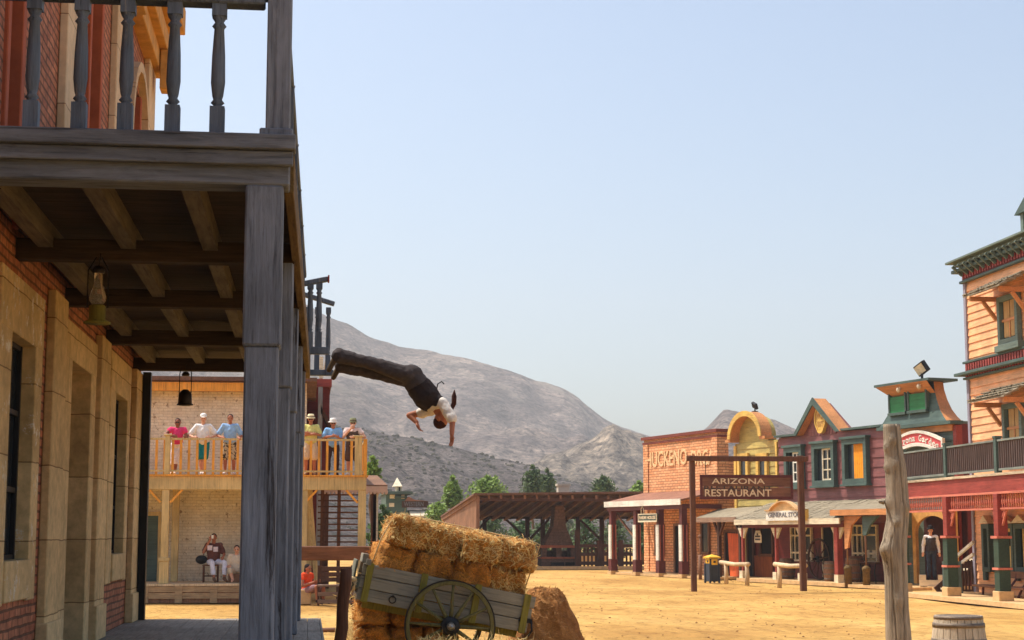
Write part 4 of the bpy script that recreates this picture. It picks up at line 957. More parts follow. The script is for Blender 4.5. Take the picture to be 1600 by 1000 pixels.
# fireplace
YFp = YN + 2.5
def f_(px, py): p = onY(px, py, YFp); return (p.x, p.z)
fp = thing('stone_fireplace', WF, (onY(873, 890, YFp).x, YFp, 0), 'brown brick fireplace with a tapering hood standing inside the open barn', 'fireplace')
hm = brickmat('sooty_hood', srgb(128, 98, 80), srgb(116, 88, 70), srgb(96, 74, 60), .5, .18)
poly = [f_(850, 852), f_(896, 852), f_(884, 822), f_(881, 790), f_(868, 790), f_(865, 822)]
mb = MB(); mb.prism(poly, YFp, YFp + 1.4); part('hood', mb, hm, fp)
mb = MB(); x0, z0 = f_(846, 873); x1, z1 = f_(900, 852)
mb.box(x0, x1, YFp - .1, YFp + 1.5, 0, z0); xm, _ = f_(873, 860)
for a, b in ((x0, x0 + .3), (xm - .15, xm + .15), (x1 - .3, x1)): mb.box(a, b, YFp - .08, YFp + 1.4, z0, z1)
mb.box(x0, x1, YFp + 1.2, YFp + 1.38, z0, z1 - .3); part('hearth', mb, hm, fp)
mb = MB(); mb.box(x0 - .05, x1 + .05, YFp - .15, YFp + 1.5, z0, z0 + .09); mb.box(x0 - .05, x1 + .05, YFp - .15, YFp + 1.5, z1 - .14, z1); part('mantel', mb, plain('brick_red_band', srgb(170, 96, 64), .85, 5, .2, .2), fp)
for a in (x0 + .5, xm + .35): mb = MB(); mb.box(a, a + .75, YFp - .13, YFp - .095, .15, z0 - .2); part('niche_shade', mb, M['dark'], fp)  # flat dark panels stand in for the shade inside the hearth openings
# pen fence in the barn
YF = YN + 1.0
fe = thing('timber_fence', WF, (onY(940, 890, YF).x, YF, 0), 'brown rail fence with upright boards along the right side of the barn', 'fence')
for px in (902, 936, 970, 998): mb = MB(); X = onY(px, 800, YF).x; mb.box(X - .12, X + .12, YF, YF + .2, 0, onY(px, 844 if px != 902 else 828, YF).z); part('post', mb, M['darktimber'], fe)
for py in (853, 866, 880): mb = MB(); z = onY(900, py, YF).z; mb.box(onY(902, 800, YF).x, onY(1000, 800, YF).x, YF + .02, YF + .1, z - .09, z + .09); part('rail', mb, M['darktimber'], fe)
mb = MB()
for px in range(907, 998, 6): X = onY(px, 800, YF).x; mb.box(X - .05, X + .05, YF + .1, YF + .14, .1, onY(px, 856, YF).z)
part('pickets', mb, M['darktimber'], fe)
mb = MB(); X = onY(1012, 800, YF).x; mb.box(onY(700, 800, YF).x, X, YF - 1.2, YF - .9, 0, .16); solo('stone_kerb', mb, M['stepstone'], WF, (X, YF, 0), 'low pale kerb along the front of the open barn', 'kerb')
mb = MB(); mb.box(onY(760, 800, YF).x, onY(1003, 800, YF).x, YK + 1.8, YK + 1.95, 0, .75); solo('garden_wall', mb, M['stepstone'], WF, (X, YK + 2, 0), 'low pale wall behind the open barn', 'wall')
# ------------------------------------------------------------------ distant dark green town building
YT = 118
def tx(px, Y=YT): return onY(px, 780, Y).x
def tz(py, Y=YT): return onY(630, py, Y).z
th = thing('distant_hotel', WF, (tx(635), YT, 0), 'distant dark green town house with a small pointed turret left of the barn', 'building')
mb = MB(); mb.box(tx(603), tx(636), YT, YT + 8, 0, tz(772)); mb.box(tx(618), tx(668), YT + .5, YT + 8, 0, tz(797)); part('wall', mb, paintm('bluish_green_wall', srgb(78, 100, 90)), th)
mb = MB(); mb.box(tx(600), tx(644), YT - .6, YT + 8.2, tz(772), tz(768)); mb.box(tx(616), tx(632), YT - .3, YT + 2, tz(778), tz(776)); part('cornice', mb, M['greentrim'], th)
mb = MB(); mb.box(tx(620), tx(628), YT + .2, YT + 2, tz(768), tz(760)); part('turret', mb, M['offwhite'], th)
mb = MB(); mb.box(tx(623), tx(625.5), YT + .18, YT + .22, tz(767), tz(761)); part('turret_window', mb, M['dark'], th)
mb = MB(); cxx = tx(622); a = tz(760)
for s in (0,):
    x0, x1, y0, y1, ap = tx(615), tx(628.5), YT - .1, YT + 2.3, (tx(621.5), YT + 1.1, tz(745))
    mb.add([(x0, y0, a), (x1, y0, a), (x1, y1, a), (x0, y1, a), ap], [(0, 1, 4), (1, 2, 4), (2, 3, 4), (3, 0, 4), (3, 2, 1, 0)])
part('turret_roof', mb, M['offwhite'], th)
for p0, p1, q0, q1 in ((609, 617, 773, 779), (627, 632, 773, 779), (608, 616, 786, 792)):
    mb = MB(); mb.box(tx(p0), tx(p1), YT - .06, YT - .01, tz(q1), tz(q0)); part('window', mb, M['offwhite'], th)
mb = MB(); mb.prism([(tx(632), tz(783)), (tx(668), tz(783)), (tx(648), tz(781)), (tx(638), tz(776))], YT - .3, YT + 6); part('side_roof', mb, M['brownshingle'], th)
sg = part('signboard', MB().box(tx(628), tx(669), YT - .1, YT, tz(793), tz(783)), M['darktimber'], th)
text('WESTERN', th, M['lettergrey'], tx(631), YT - .16, tz(791), .32, tx(668) - tx(631) - .3, ext=.03)
mb = MB(); mb.slab((tx(640), YT - 2, tz(806)), (tx(672), YT - 2, tz(806)), (tx(668), YT + .4, tz(798)), (tx(640), YT + .4, tz(798)), .12); part('porch_roof', mb, M['offwhite'], th)
# ------------------------------------------------------------------ the row of shops: frame along their porch line
S = Fr((14.46, 77.28, 0), -math.atan2(.9689, .2475)); W0 = 2.05
def sx(px, y=W0, py=780): return S.X(px, y, py)
def sz(py, px, y=W0): return S.Z(py, px, y)
def boards(mb, x0, x1, z0, z1, y, h, mi=0, skip=()):
    z = z0
    while z < z1 - .02:
        zt_ = min(z + h, z1)
        mb.add([(x0, y, z), (x1, y, z), (x1, y - .045, z), (x0, y - .045, z), (x0, y, zt_), (x1, y, zt_), (x1, y - .012, zt_), (x0, y - .012, zt_)], [(0, 1, 2, 3), (3, 2, 6, 7), (0, 3, 7, 4), (1, 5, 6, 2), (7, 6, 5, 4), (0, 4, 5, 1)], mi); z += h
def window(par, fr_, x0, x1, z0, z1, y, trim, paneM, muntin=None, t=.14, dep=.14, nm=2, hood=0, name='window', half=None, sillm=None):
    mb = MB(); mb.box(x0 - t, x0, y - dep, y - .005, z0 - t, z1 + t); mb.box(x1, x1 + t, y - dep, y - .005, z0 - t, z1 + t)
    mb.box(x0, x1, y - dep, y - .005, z0 - t, z0); mb.box(x0, x1, y - dep, y - .005, z1, z1 + t)
    if hood: mb.box(x0 - t - hood, x1 + t + hood, y - dep - .06, y - .005, z1 + t, z1 + t + .1); mb.box(x0 - t - hood, x1 + t + hood, y - dep - .06, y - .005, z0 - t - .08, z0 - t)
    f = part(name, mb, trim, par, .006)
    mb = MB(); mb.box(x0, x1, y - .03, y - .008, z0, z1); part('pane', mb, M['glass'], f)
    if half:
        mb = MB(); xm = x0 + (x1 - x0) * half[0]; n = 12; vs = []
        for i in range(n + 1): vs.append((xm + (x1 - xm) * i / n, y - .06 - .015 * (i % 2), 0))
        fs = []
        for i in range(n): mb.quad((vs[i][0], vs[i][1], z0), (vs[i + 1][0], vs[i + 1][1], z0), (vs[i + 1][0], vs[i + 1][1], z1), (vs[i][0], vs[i][1], z1))
        part('curtain', mb, half[1], f)
    if muntin:
        mb = MB(); xa = x0 if not half else x0
        if nm == 5: xa = x0 + (x1 - x0) * .35
        mb.box(xa, xa + .06, y - .09, y - .05, z0, z1); mb.box(x1 - .06, x1, y - .09, y - .05, z0, z1); mb.box(xa + .06, x1 - .06, y - .09, y - .05, z0, z0 + .07); mb.box(xa + .06, x1 - .06, y - .09, y - .05, z1 - .07, z1)
        xm = (xa + x1) / 2; mb.box(xm - .025, xm + .025, y - .088, y - .052, z0 + .07, z1 - .07)
        for q in (1, 2): z = z0 + (z1 - z0) * q / 3; mb.box(xa + .06, xm - .025, y - .086, y - .054, z - .025, z + .025); mb.box(xm + .025, x1 - .06, y - .086, y - .054, z - .025, z + .025)
        part('sash', mb, muntin, f)
    return f
# brick shop
xa, xb = sx(1007), sx(1122.5); zt0 = sz(688, 1010); brk = thing('brick_shop', S, ((xa + xb) / 2, W0, 0), 'orange brick shop with raised faded letters across its upper wall', 'building')
mb = MB(); mb.box(xa, xb, W0, W0 + .55, 0, zt0); mb.box(xa, xb - .3, W0 + .55, W0 + 7, 0, zt0 - 1.2); part('wall', mb, M['orangebrick'], brk)
mb = MB(); mb.box(xa - .1, xb + .1, W0 - .12, W0 + .65, zt0, zt0 + .14); mb.box(xa - .05, xb + .05, W0 - .06, W0 + .6, zt0 - .22, zt0 - .12); part('parapet_cap', mb, plain('dark_red_coping', srgb(120, 62, 50), .85, 6, .3, .4), brk)
mb = MB(); mb.box(xb - .5, xb + .02, W0 - .05, W0 - .005, 0, zt0 - .22); part('corner_pilaster', mb, M['orangebrick'], brk)
mb = MB(); mb.box(xa, xa + .5, W0 - .05, W0 - .005, 0, zt0 - .22); part('corner_pilaster', mb, M['orangebrick'], brk)
text('HUCKENO', brk, M['brickletter'], sx(1012), W0 - .045, sz(731, 1012), (sz(705, 1012) - sz(731, 1012)) * .92, sx(1075) - sx(1012), ext=.04, shear=.0)
text('DRCA', brk, M['brickletter'], sx(1082), W0 - .045, sz(728.5, 1082), (sz(702, 1080) - sz(728, 1080)) * .92, sx(1118) - sx(1082), ext=.04)
def opening(par, p0, p1, y0, y1, trim, inner, fr_=S, y=W0, t=.12, name='window', dep=.1):
    a, b = fr_.X(p0, y), fr_.X(p1, y); c, d = fr_.Z(y1, p0, y), fr_.Z(y0, p0, y)
    mb = MB(); mb.box(a - t, a, y - dep, y - .006, c, d + t); mb.box(b, b + t, y - dep, y - .006, c, d + t); mb.box(a, b, y - dep, y - .006, d, d + t)
    if name == 'window': mb.box(a - t, b + t, y - dep - .04, y - .006, c - t, c)
    f = part(name + ('' if name == 'window' else '_frame'), mb, trim, par, .006)
    mb = MB(); mb.box(a, b, y - .04, y - .01, c, d); part('pane' if name == 'window' else 'door', mb, inner, f); return f
opening(brk, 1026, 1037, 824, 864, M['barnwood'], M['oliveyellow']); opening(brk, 1056, 1074, 822, 896, M['barnwood'], M['dark'], name='door')
opening(brk, 1098, 1108, 818, 862, M['barnwood'], M['glass'])
# porch of the brick shop
pc = thing('brick_shop_porch', S, (3, 0, 0), 'porch with shingle roof, white eaves board and white and maroon posts before the brick shop', 'porch')
e0, e1 = sx(945, -.25), sx(1064, -.25); ze = sz(786, 1000, -.25); zw_ = sz(769, 1040, W0) 
mb = MB(); mb.slab((e0, -.25, ze + .1), (e1, -.25, ze + .1), (xb + .55, W0, zw_), (xa, W0, zw_ + .02), .08); part('roof', mb, M['brownshingle'], pc)
mb = MB(); mb.box(e0, e1, -.30, -.255, ze - .14, ze + .12); part('eaves_board', mb, M['white'], pc)
mb = MB(); mb.box(e0 + .1, e1 - .02, -.2, -.06, ze - .32, ze - .15)
mb.beam((e0 + .15, -.1, ze - .3), (xa, W0 - .1, ze - .3), .12, .16); mb.beam((e1 - .1, -.1, ze - .2), (xb + .4, W0 - .1, ze - .2), .12, .2); part('beam', mb, M['maroon'], pc)
for px in (957, 995, 1031, 1067):
    x = sx(px, 0); b = .13; z1, z2, z3 = .16, .7, sz(820, px, 0); mb = MB(); mb.box(x - .17, x + .17, -.17, .17, z1, z2); mb.box(x - b, x + b, -b, b, z2, ze - .3)
    pp = part('post', mb, M['maroon'], pc, .008)
    mb = MB()
    mb.box(x - .155, x + .155, -.155, -b - .002, z2 + .02, z3); mb.box(x + .06, x + .11, -.175, -.157, z2 + .02, z3); part('white_panel', mb, M['white'], pp)
    mb = MB(); mb.box(x + b + .002, x + b + .012, -b + .03, -b + .07, z2, z3); mb.box(x + b + .002, x + b + .012, b - .05, b - .01, z2, z3); part('pink_edging', mb, M['pinktrim'], pp)
    mb = MB(); mb.box(x - .2, x + .2, -.2, .2, 0, z1); part('plinth', mb, M['stepstone'], pp)
mb = MB(); mb.beam((sx(960, .2), .2, ze - .35), (sx(992, .2), .2, ze - 1.6), .08, .08); part('brace', mb, M['barnwood'], pc)
mb = MB(); mb.box(sx(950, 0), sx(1118, 0), .0, W0, 0, .1); part('step', mb, M['stepstone'], pc)
sn = thing('shop_sign', S, (sx(1013, -.15), -.15, ze - .4), 'small dark green hanging sign with pale letters and a pale frame under the white eaves', 'sign')
a, b = sx(998, -.2), sx(1027, -.2); c, d = sz(815, 998, -.2), sz(803, 998, -.2); mb = MB(); mb.box(a, b, -.22, -.17, c, d); part('board', mb, M['greentrim'], sn)
mb = MB(); mb.box(a, b, -.25, -.222, c - .03, c + .04); mb.box(a, b, -.25, -.222, d - .04, d); mb.box(a, a + .04, -.25, -.222, c + .04, d - .04); mb.box(b - .04, b, -.25, -.222, c + .04, d - .04); part('frame', mb, M['offwhite'], sn)
text('FARM HOUSE', sn, M['letterpale'], a + .1, -.245, c + .1, (d - c) - .2, b - a - .2)
mb = MB(); xx = a + .25; mb.tube([(xx, -.2, d), (xx, -.2, d + .22), (xx + .12, -.2, d + .34), (xx + .26, -.2, d + .22), (xx + .26, -.2, d)], .025, 6); part('arch_bracket', mb, M['offwhite'], sn)
# yellow shop with arched top
ya, yb = sx(1151), sx(1218); yel = thing('yellow_shop', S, ((ya + yb) / 2, W0, 0), 'narrow olive yellow wooden shopfront with a rounded arched top', 'building')
zs = sz(694, 1180)
mb = MB(); mb.box(ya, yb, W0, W0 + .5, 0, zs + .1); mb.box(ya + .1, yb, W0 + .5, W0 + 6, 0, zs - .3); part('wall', mb, M['yellow'], yel)
mb = MB(); boards(mb, ya, yb, sz(800, 1180), zs + .1, W0 - .003, .27); part('siding', mb, M['yellow'], yel)
mb = MB(); mb.box(ya - .04, ya + .14, W0 - .09, W0 - .001, sz(800, 1151), zs); part('corner_trim', mb, M['yellowtrim'], yel); mb = MB(); mb.box(yb - .14, yb, W0 - .09, W0 - .001, sz(800, 1218), zs); part('corner_trim', mb, M['yellowtrim'], yel)
# arch
A0, A1 = sx(1153), sx(1205); ac = (A0 + A1) / 2; ar = (A1 - A0) / 2; za = sz(684, 1180); ztp = sz(643, 1180); ah = ztp - za
ins = []; out = []; n = 22
for i in range(n + 1):
    a = math.pi - math.pi * i / n; ins.append((ac + (ar - .16) * math.cos(a), za + (ah - .16) * math.sin(a))); out.append((ac + ar * math.cos(a), za + ah * math.sin(a)))
mb = MB(); mb.prism([(x, z) for x, z in reversed(ins)] if False else [(ins[0][0], zs), (ins[-1][0], zs)] + list(reversed(ins)), W0 + .02, W0 + .4); part('arch_panel', mb, M['yellow'], yel)
mb = MB()
for i in range(n):
    q = [ins[i], ins[i + 1], out[i + 1], out[i]]; mb.prism([(x, z) for x, z in q], W0 - .42, W0 + .1)
mb.box(A1 - .16, A1 + .28, W0 - .42, W0 + .1, za - .12, za - .002); mb.box(A0 - .32, A0 + .16, W0 - .42, W0 + .1, za - .12, za - .002)
part('arch_hood', mb, M['orangetrim'], yel)
mb = MB()
for i in range(n):
    o2 = [(ac + (ar + .03) * math.cos(math.pi - math.pi * j / n), za + (ah + .03) * math.sin(math.pi - math.pi * j / n)) for j in (i, i + 1)]
    i2 = [(ac + (ar - .2) * math.cos(math.pi - math.pi * j / n), za + (ah - .2) * math.sin(math.pi - math.pi * j / n)) for j in (i, i + 1)]
    mb.prism([i2[0], i2[1], o2[1], o2[0]], W0 - .47, W0 - .422)
part('arch_edge', mb, M['yellowtrim'], yel)
for p0, p1 in ((1160.5, 1170), (1190, 1200)):
    window(yel, S, sx(p0), sx(p1), sz(750, p0), sz(716, p0), W0 - .03, M['yellowtrim'], M['glass'], None, .2, .12, hood=.0)
opening(yel, 1135, 1151, 832, 905, M['brownwood'], M['dark'], name='door')
def flood(x, y, z, s, label, rz=0, lens=True):
    t = thing('floodlight', S, (x, y, z), label, 'floodlight')
    MM = Matrix.Translation((x, y, z + .35 * s)) @ Matrix.Rotation(rz, 4, 'Y') @ Matrix.Rotation(R(25), 4, 'X')
    mb = MB(); mb.box(-.24 * s, .24 * s, -.08 * s, .08 * s, -.18 * s, .18 * s, 0, MM); h = part('housing', mb, M['black'], t, .02)
    mb = MB(); mb.box(-.2 * s, .2 * s, -.095 * s, -.082 * s, -.14 * s, .14 * s, 0, MM); part('lens', mb, M['offwhite' if lens else 'glass'], h)
    mb = MB(); mb.tube([(x, y, z), (x, y, z + .3 * s)], .04 * s, 8); mb.box(x - .1, x + .1, y - .1, y + .1, z, z + .03); part('bracket', mb, M['black'], t)
flood(ac + .12, W0 + .05, ztp + .0, .75, 'black floodlight on top of the yellow arched shopfront', .35, False)
# canopy of the yellow shop
cn = thing('shingle_canopy', S, (sx(1120, .2), .3, 0), 'grey brown shingle canopy on timber posts in front of the yellow shop', 'canopy')
a, b = sx(1086, .2), sx(1142, .2); z = sz(811, 1100, .2)
mb = MB(); mb.slab((a, .2, z + .05), (sx(1150, .2), .2, z), (sx(1205), W0, sz(790, 1200)), (sx(1122), W0, sz(795, 1125)), .1); part('roof', mb, M['shingle'], cn)
mb = MB(); mb.box(a, sx(1150, .2), .17, .2, z - .14, z + .06); part('eaves_board', mb, wood('brown_eaves', srgb(150, 120, 98), 'x', 4), cn)
for px in (1123, 1156): 
    x = sx(px, .4); mb = MB(); mb.box(x - .07, x + .07, .33, .47, 0, z - .1); p_ = part('post', mb, M['darktimber'], cn)
    for d in (-1, 1): mb = MB(); mb.beam((x, .4, z - .75), (x + d * .45, .4, z - .12), .09, .09); part('brace', mb, M['brownwood'], cn)
mb = MB(); x = sx(1092.5, -.6); mb.tube([(x, -.6, 0), (x, -.6, 1.0)], .075, 8); mb.tube([(x, -.6, 1.0), (x, -.6, sz(838, 1092, -.6))], .03, 8); mb.ell((x, -.6, sz(838, 1092, -.6)), (.07, .07, .07)); mb.box(x - .2, x + .2, -.63, -.57, .98, 1.03)
solo('iron_post', mb, wood('brown_slim_post', srgb(140, 104, 82), 'z', 4), S, (x, -.6, 0), 'slim brown post with a small pale knob left of the blue bin', 'post')
# orange door panel
mb = MB(); a, b = sx(1136, 1.0), sx(1152, 1.0); mb.add([(a, 1.0, sz(833, 1136, 1.)), (a + .15, 1.0, .12), (b, 1.0, .12), (b, 1.0, sz(834, 1150, 1.)), (a, 1.06, sz(833, 1136, 1.)), (a + .15, 1.06, .12), (b, 1.06, .12), (b, 1.06, sz(834, 1150, 1.))], [(0, 1, 2, 3), (7, 6, 5, 4), (0, 4, 5, 1), (1, 5, 6, 2), (2, 6, 7, 3), (3, 7, 4, 0)])
solo('orange_door', mb, wood('bright_orange_planks', srgb(222, 100, 48), 'z', 3, .15, .6), S, (a, 1, .1), 'bright orange plank door standing open under the shingle canopy', 'door')
# plum red building
pa, pb = sx(1219), sx(1392); plum = thing('plum_red_shop', S, ((pa + pb) / 2, W0, 0), 'plum red clapboard shop with a steep central gable and green framed windows', 'building')
zp = sz(682, 1225); g0, g1, gp = sx(1255), sx(1322), sx(1284.5); zg = sz(623, 1284)
mb = MB(); mb.box(pa, pb, W0, W0 + 5.0, 0, zp - .05); mb.prism([(g0, zp - .05), (g1, zp - .05), (gp, zg - .15)], W0 + .01, W0 + .5); part('wall', mb, M['purple'], plum)
mb = MB(); boards(mb, pa, pb, sz(792, 1300), zp - .1, W0 - .002, .36); part('siding', mb, M['purple'], plum)
mb = MB(); x = g0 + .35
while x < g1 - .3:
    zz = zp + (zg - zp) * (1 - abs(x - gp) / ((gp - g0) if x < gp else (g1 - gp))) - .35
    if zz > zp + .1: mb.box(x, x + .2, W0 - .04, W0 - .001, zp - .1, zz)
    x += .225
part('gable_boards', mb, M['purple'], plum)
mb = MB(); mb.box(pa - .05, g0 + .02, W0 - .22, W0 + .9, zp - .03, zp + .05); mb.box(g1, pb, W0 - .22, W0 + .9, zp - .03, zp + .05); part('parapet_cap', mb, M['greentrim'], plum)
mb = MB()
mb.prism([(g0 - .1, zp - .04), (g0 + .12, zp - .04), (gp, zg - .22), (gp, zg + .02)], W0 - .3, W0 + .28); mb.prism([(gp, zg + .02), (gp, zg - .22), (g1 - .12, zp - .04), (g1 + .1, zp - .04)], W0 - .3, W0 + .28)
part('gable_roof', mb, M['orangetrim'], plum)
mb = MB(); mb.prism([(g0 - .13, zp - .06), (g0 + .1, zp - .06), (gp, zg - .24), (gp, zg + .05)], W0 - .36, W0 - .302); mb.prism([(gp, zg + .05), (gp, zg - .24), (g1 - .1, zp - .06), (g1 + .13, zp - .06)], W0 - .36, W0 - .302); part('bargeboard', mb, M['greentrim'], plum)
x0, x1, z0, z1 = sx(1281.5), sx(1299), sz(677, 1290), sz(634, 1290); cx_ = (x0 + x1) / 2; cz_ = (z0 + z1) / 2; rx = (x1 - x0) / 2; rz = (z1 - z0) / 2
sh = [(cx_ + rx * math.cos(a), cz_ + rz * .92 * math.sin(a) + (rz * .06 if math.sin(a) > -.9 else -rz * .08)) for a in [2 * math.pi * i / 28 for i in range(28)]]
ov = thing('oval_sign', S, (cx_, W0 - .1, z0), 'pale gold oval emblem with raised letters on the plum red gable', 'sign')
part('board', MB().prism(sh, W0 - .16, W0 - .05), M['yellowtrim'], ov)
n = len(sh); mb = MB()
for i in range(n):
    j = (i + 1) % n; ci = lambda p: (cx_ + (p[0] - cx_) * .86, cz_ + (p[1] - cz_) * .88); mb.prism([ci(sh[i]), sh[i], sh[j], ci(sh[j])], W0 - .2, W0 - .162)
part('frame', mb, M['yellowtrim'], ov)
text('NCB', ov, M['lettergold'], cx_ - rx * .62, W0 - .175, cz_ + rz * .05, rz * .5, rx * 1.3); text('875', ov, M['lettergold'], cx_ - rx * .55, W0 - .175, cz_ - rz * .52, rz * .42, rx * 1.1)
window(plum, S, sx(1237), sx(1256.5), sz(754, 1245), sz(707, 1245), W0 - .03, M['greentrim'], M['glass'], M['white'], .2, .2, 5, .08)
window(plum, S, sx(1281), sx(1307), sz(751, 1290), sz(701, 1290), W0 - .03, M['greentrim'], M['glass'], M['offwhite'], .2, .2, 5, .08)
window(plum, S, sx(1329), sx(1358), sz(748, 1340), sz(694, 1340), W0 - .03, M['greentrim'], M['glass'], None, .2, .2, 2, .08, half=(.35, M['curtain']))
# ground floor openings of the plum shop
mb = MB(); mb.box(sx(1178), pb, W0 - .03, W0 - .004, 0, sz(818, 1300)); part('ground_floor_wall', mb, M['reddark'], plum)
mb = MB(); mb.box(sx(1178), sx(1208), W0 - .1, W0 - .035, .1, sz(868, 1190)); part('lower_panel', mb, wood('rust_panel', srgb(148, 80, 38), 'z', 3), plum)
opening(plum, 1190, 1207, 826, 865, M['brownwood'], M['dark'], y=W0 - .035); opening(plum, 1287, 1304, 822, 905, M['offwhite'], M['dark'], y=W0 - .035, t=.06, name='door'); opening(plum, 1170, 1177, 822, 900, M['darktimber'], M['dark'], y=W0 - .035, name='door')
for p0, p1, q0, q1 in ((1239, 1269, 825, 874), (1335, 1371, 823, 876)):
    a, b = sx(p0), sx(p1); c, d = sz(q1, p0), sz(q0, p0); y = W0 - .04; mb = MB(); t = .07
    mb.box(a - t, a, y - .1, y, c - t, d + t); mb.box(b, b + t, y - .1, y, c - t, d + t); mb.box(a, b, y - .1, y, c - t, c); mb.box(a, b, y - .1, y, d, d + t)
    f = part('shop_window', mb, M['offwhite'], plum); mb = MB(); mb.box(a, b, y - .02, y - .004, c, d); part('pane', mb, M['glass'], f)
    mb = MB(); 
    for u in (.18, .4): mb.box(a + (b - a) * u - .03, a + (b - a) * u + .03, y - .08, y - .03, c, d)
    z = c + (d - c) * .76; mb.box(a, b, y - .085, y - .04, z - .035, z + .035); z = c + (d - c) * .22; mb.box(a, b, y - .085, y - .04, z - .035, z + .035); part('glazing_bars', mb, M['offwhite'], f)
    mb = MB()
    for u in (.52, .78): mb.box(a + (b - a) * u, a + (b - a) * (u + .14), y - .03, y - .022, c + (d - c) * .1, c + (d - c) * .32)
    part('window_notice', mb, M['offwhite'], f)
# general store porch
gs = thing('store_porch', S, (sx(1235, 0), 0, 0), 'shingled porch roof with white eaves and slim red posts of the general store', 'porch')
a, b = sx(1148, -.3), sx(1312, -.3); z = sz(816.5, 1200, -.3); zw2 = sz(785, 1300)
mb = MB(); mb.slab((a, -.3, z + .1), (b, -.3, z + .1), (sx(1400), W0, zw2), (sx(1203), W0, zw2 + .05), .08); part('roof', mb, M['shingle'], gs)
mb = MB(); nrow = 9
for i in range(nrow):
    u0 = i / nrow; p0 = Vector((a, -.3, z + .1)).lerp(Vector((sx(1203), W0, zw2 + .05)), u0); p1 = Vector((b, -.3, z + .1)).lerp(Vector((sx(1400), W0, zw2)), u0)
    xx = p0.x
    while xx < p1.x - .1:
        w_ = random.uniform(.14, .3); g = random.uniform(0, .03); mb.box(xx, min(xx + w_ - .012, p1.x), p0.y - g, p0.y + .32, p0.z + .004, p0.z + .03 + random.uniform(0, .02), 0, Matrix.Translation(Vector((0, p0.y, p0.z))) @ Matrix.Rotation(math.atan2(zw2 - z - .1, W0 + .3), 4, 'X') @ Matrix.Translation(-Vector((0, p0.y, p0.z)))); xx += w_
part('shingles', mb, M['shingle'], gs)
mb = MB(); mb.box(a, b, -.36, -.302, z - .08, z + .13); part('eaves_board', mb, M['offwhite'], gs)
mb = MB(); mb.box(a + .2, b - .1, -.1, .05, z - .2, z - .05); part('beam', mb, M['reddark'], gs)
for px in (1160, 1212, 1251, 1308):
    x = sx(px, 0); mb = MB(); r_ = .06 if px != 1308 else .12; mb.box(x - r_, x + r_, -r_, r_, .35, z - .2); p_ = part('post', mb, M['redtrim'], gs, .01)
    mb = MB(); mb.box(x - .13, x + .13, -.13, .13, 0, .42); part('plinth', mb, M['offwhite'], p_)
    for d in (-1, 1): mb = MB(); mb.prism([(x + d * r_, z - .62), (x + d * (r_ + .3), z - .2), (x + d * r_, z - .2)] if d > 0 else [(x - r_, z - .2), (x - r_ - .3, z - .2), (x - r_, z - .62)], -.04, .04); part('corner_bracket', mb, M['offwhite'], p_)
mb = MB(); mb.box(sx(1150, -.2), sx(1318, -.2), -.25, W0, 0, .13); part('step', mb, M['stepstone'], gs)
ss = thing('general_store_sign', S, (sx(1227, -.35), -.4, z + .15), 'white sign with rounded top reading general store above the white eaves', 'sign')
a, b = sx(1197, -.42), sx(1256.5, -.42); zb_, zt_ = sz(813.5, 1225, -.42), sz(798, 1225, -.42); zpk = sz(784, 1225, -.42)
mb = MB(); mb.box(a, b, -.44, -.38, zb_, zt_); part('board', mb, M['white'], ss)
c0, c1 = sx(1205, -.42), sx(1247, -.42); arc = [(c0 + (c1 - c0) * i / 18, zt_ + (zpk - zt_) * math.sin(math.pi * i / 18) ** .8) for i in range(19)]
mb = MB(); mb.prism([(c0, zt_)] + [(c1, zt_)] + list(reversed(arc[1:-1])), -.435, -.385); part('arched_top', mb, wood('peach_board', srgb(236, 196, 140), 'x', 4, .1), ss)
mb = MB()
for i in range(18): mb.beam((arc[i][0], -.45, arc[i][1] + .02), (arc[i + 1][0], -.45, arc[i + 1][1] + .02), .22, .05)
mb.box(a - .02, c0, -.5, -.36, zt_, zt_ + .05); mb.box(c1, b + .1, -.5, -.36, zt_, zt_ + .05); part('edge_moulding', mb, wood('pale_edge', srgb(214, 170, 120), 'x', 4, .1), ss)
mb = MB(); mb.box(b + .001, b + .1, -.5, -.3, zb_, zt_ + .04); part('side_post', mb, M['yellowtrim'], ss)
text('GENERAL STORE', ss, M['lettergrey'], a + .18, -.455, zb_ + .14, zt_ - zb_ - .2, b - a - .32)
mb = MB(); a, b = sx(1177.5, .5), sx(1188, .5); z0, z1 = sz(848, 1180, .5), sz(829, 1180, .5); mb.prism([(a, z0), (b, z0), (b, z0 + (z1 - z0) * .6), (b - .12, z1), (a + .12, z1), (a, z0 + (z1 - z0) * .6)], .5, .53)
tg = thing('price_tag_sign', S, (a, .5, z0), 'small white notice with clipped corners on the rust brown panel', 'sign'); part('board', mb, M['offwhite'], tg)
mb = MB(); cxx = (a + b) / 2; mb.lathe((0, 0, 0), [(.05, 0), (.05, .01)], 10, 0, True, Matrix.Translation((cxx, .49, z1 - .15)) @ Matrix.Rotation(R(90), 4, 'X')); mb.box(a + .08, b - .08, .485, .497, z0 + .1, z0 + .17); mb.box(a + .08, b - .08, .485, .497, z0 + .22, z0 + .29); part('lettering', mb, M['letterdark'], tg)
mb = MB(); mb.tube([(cxx, .515, z1), (cxx, .515, z - .1)], .012, 5); part('hanging_wire', mb, M['iron'], tg)
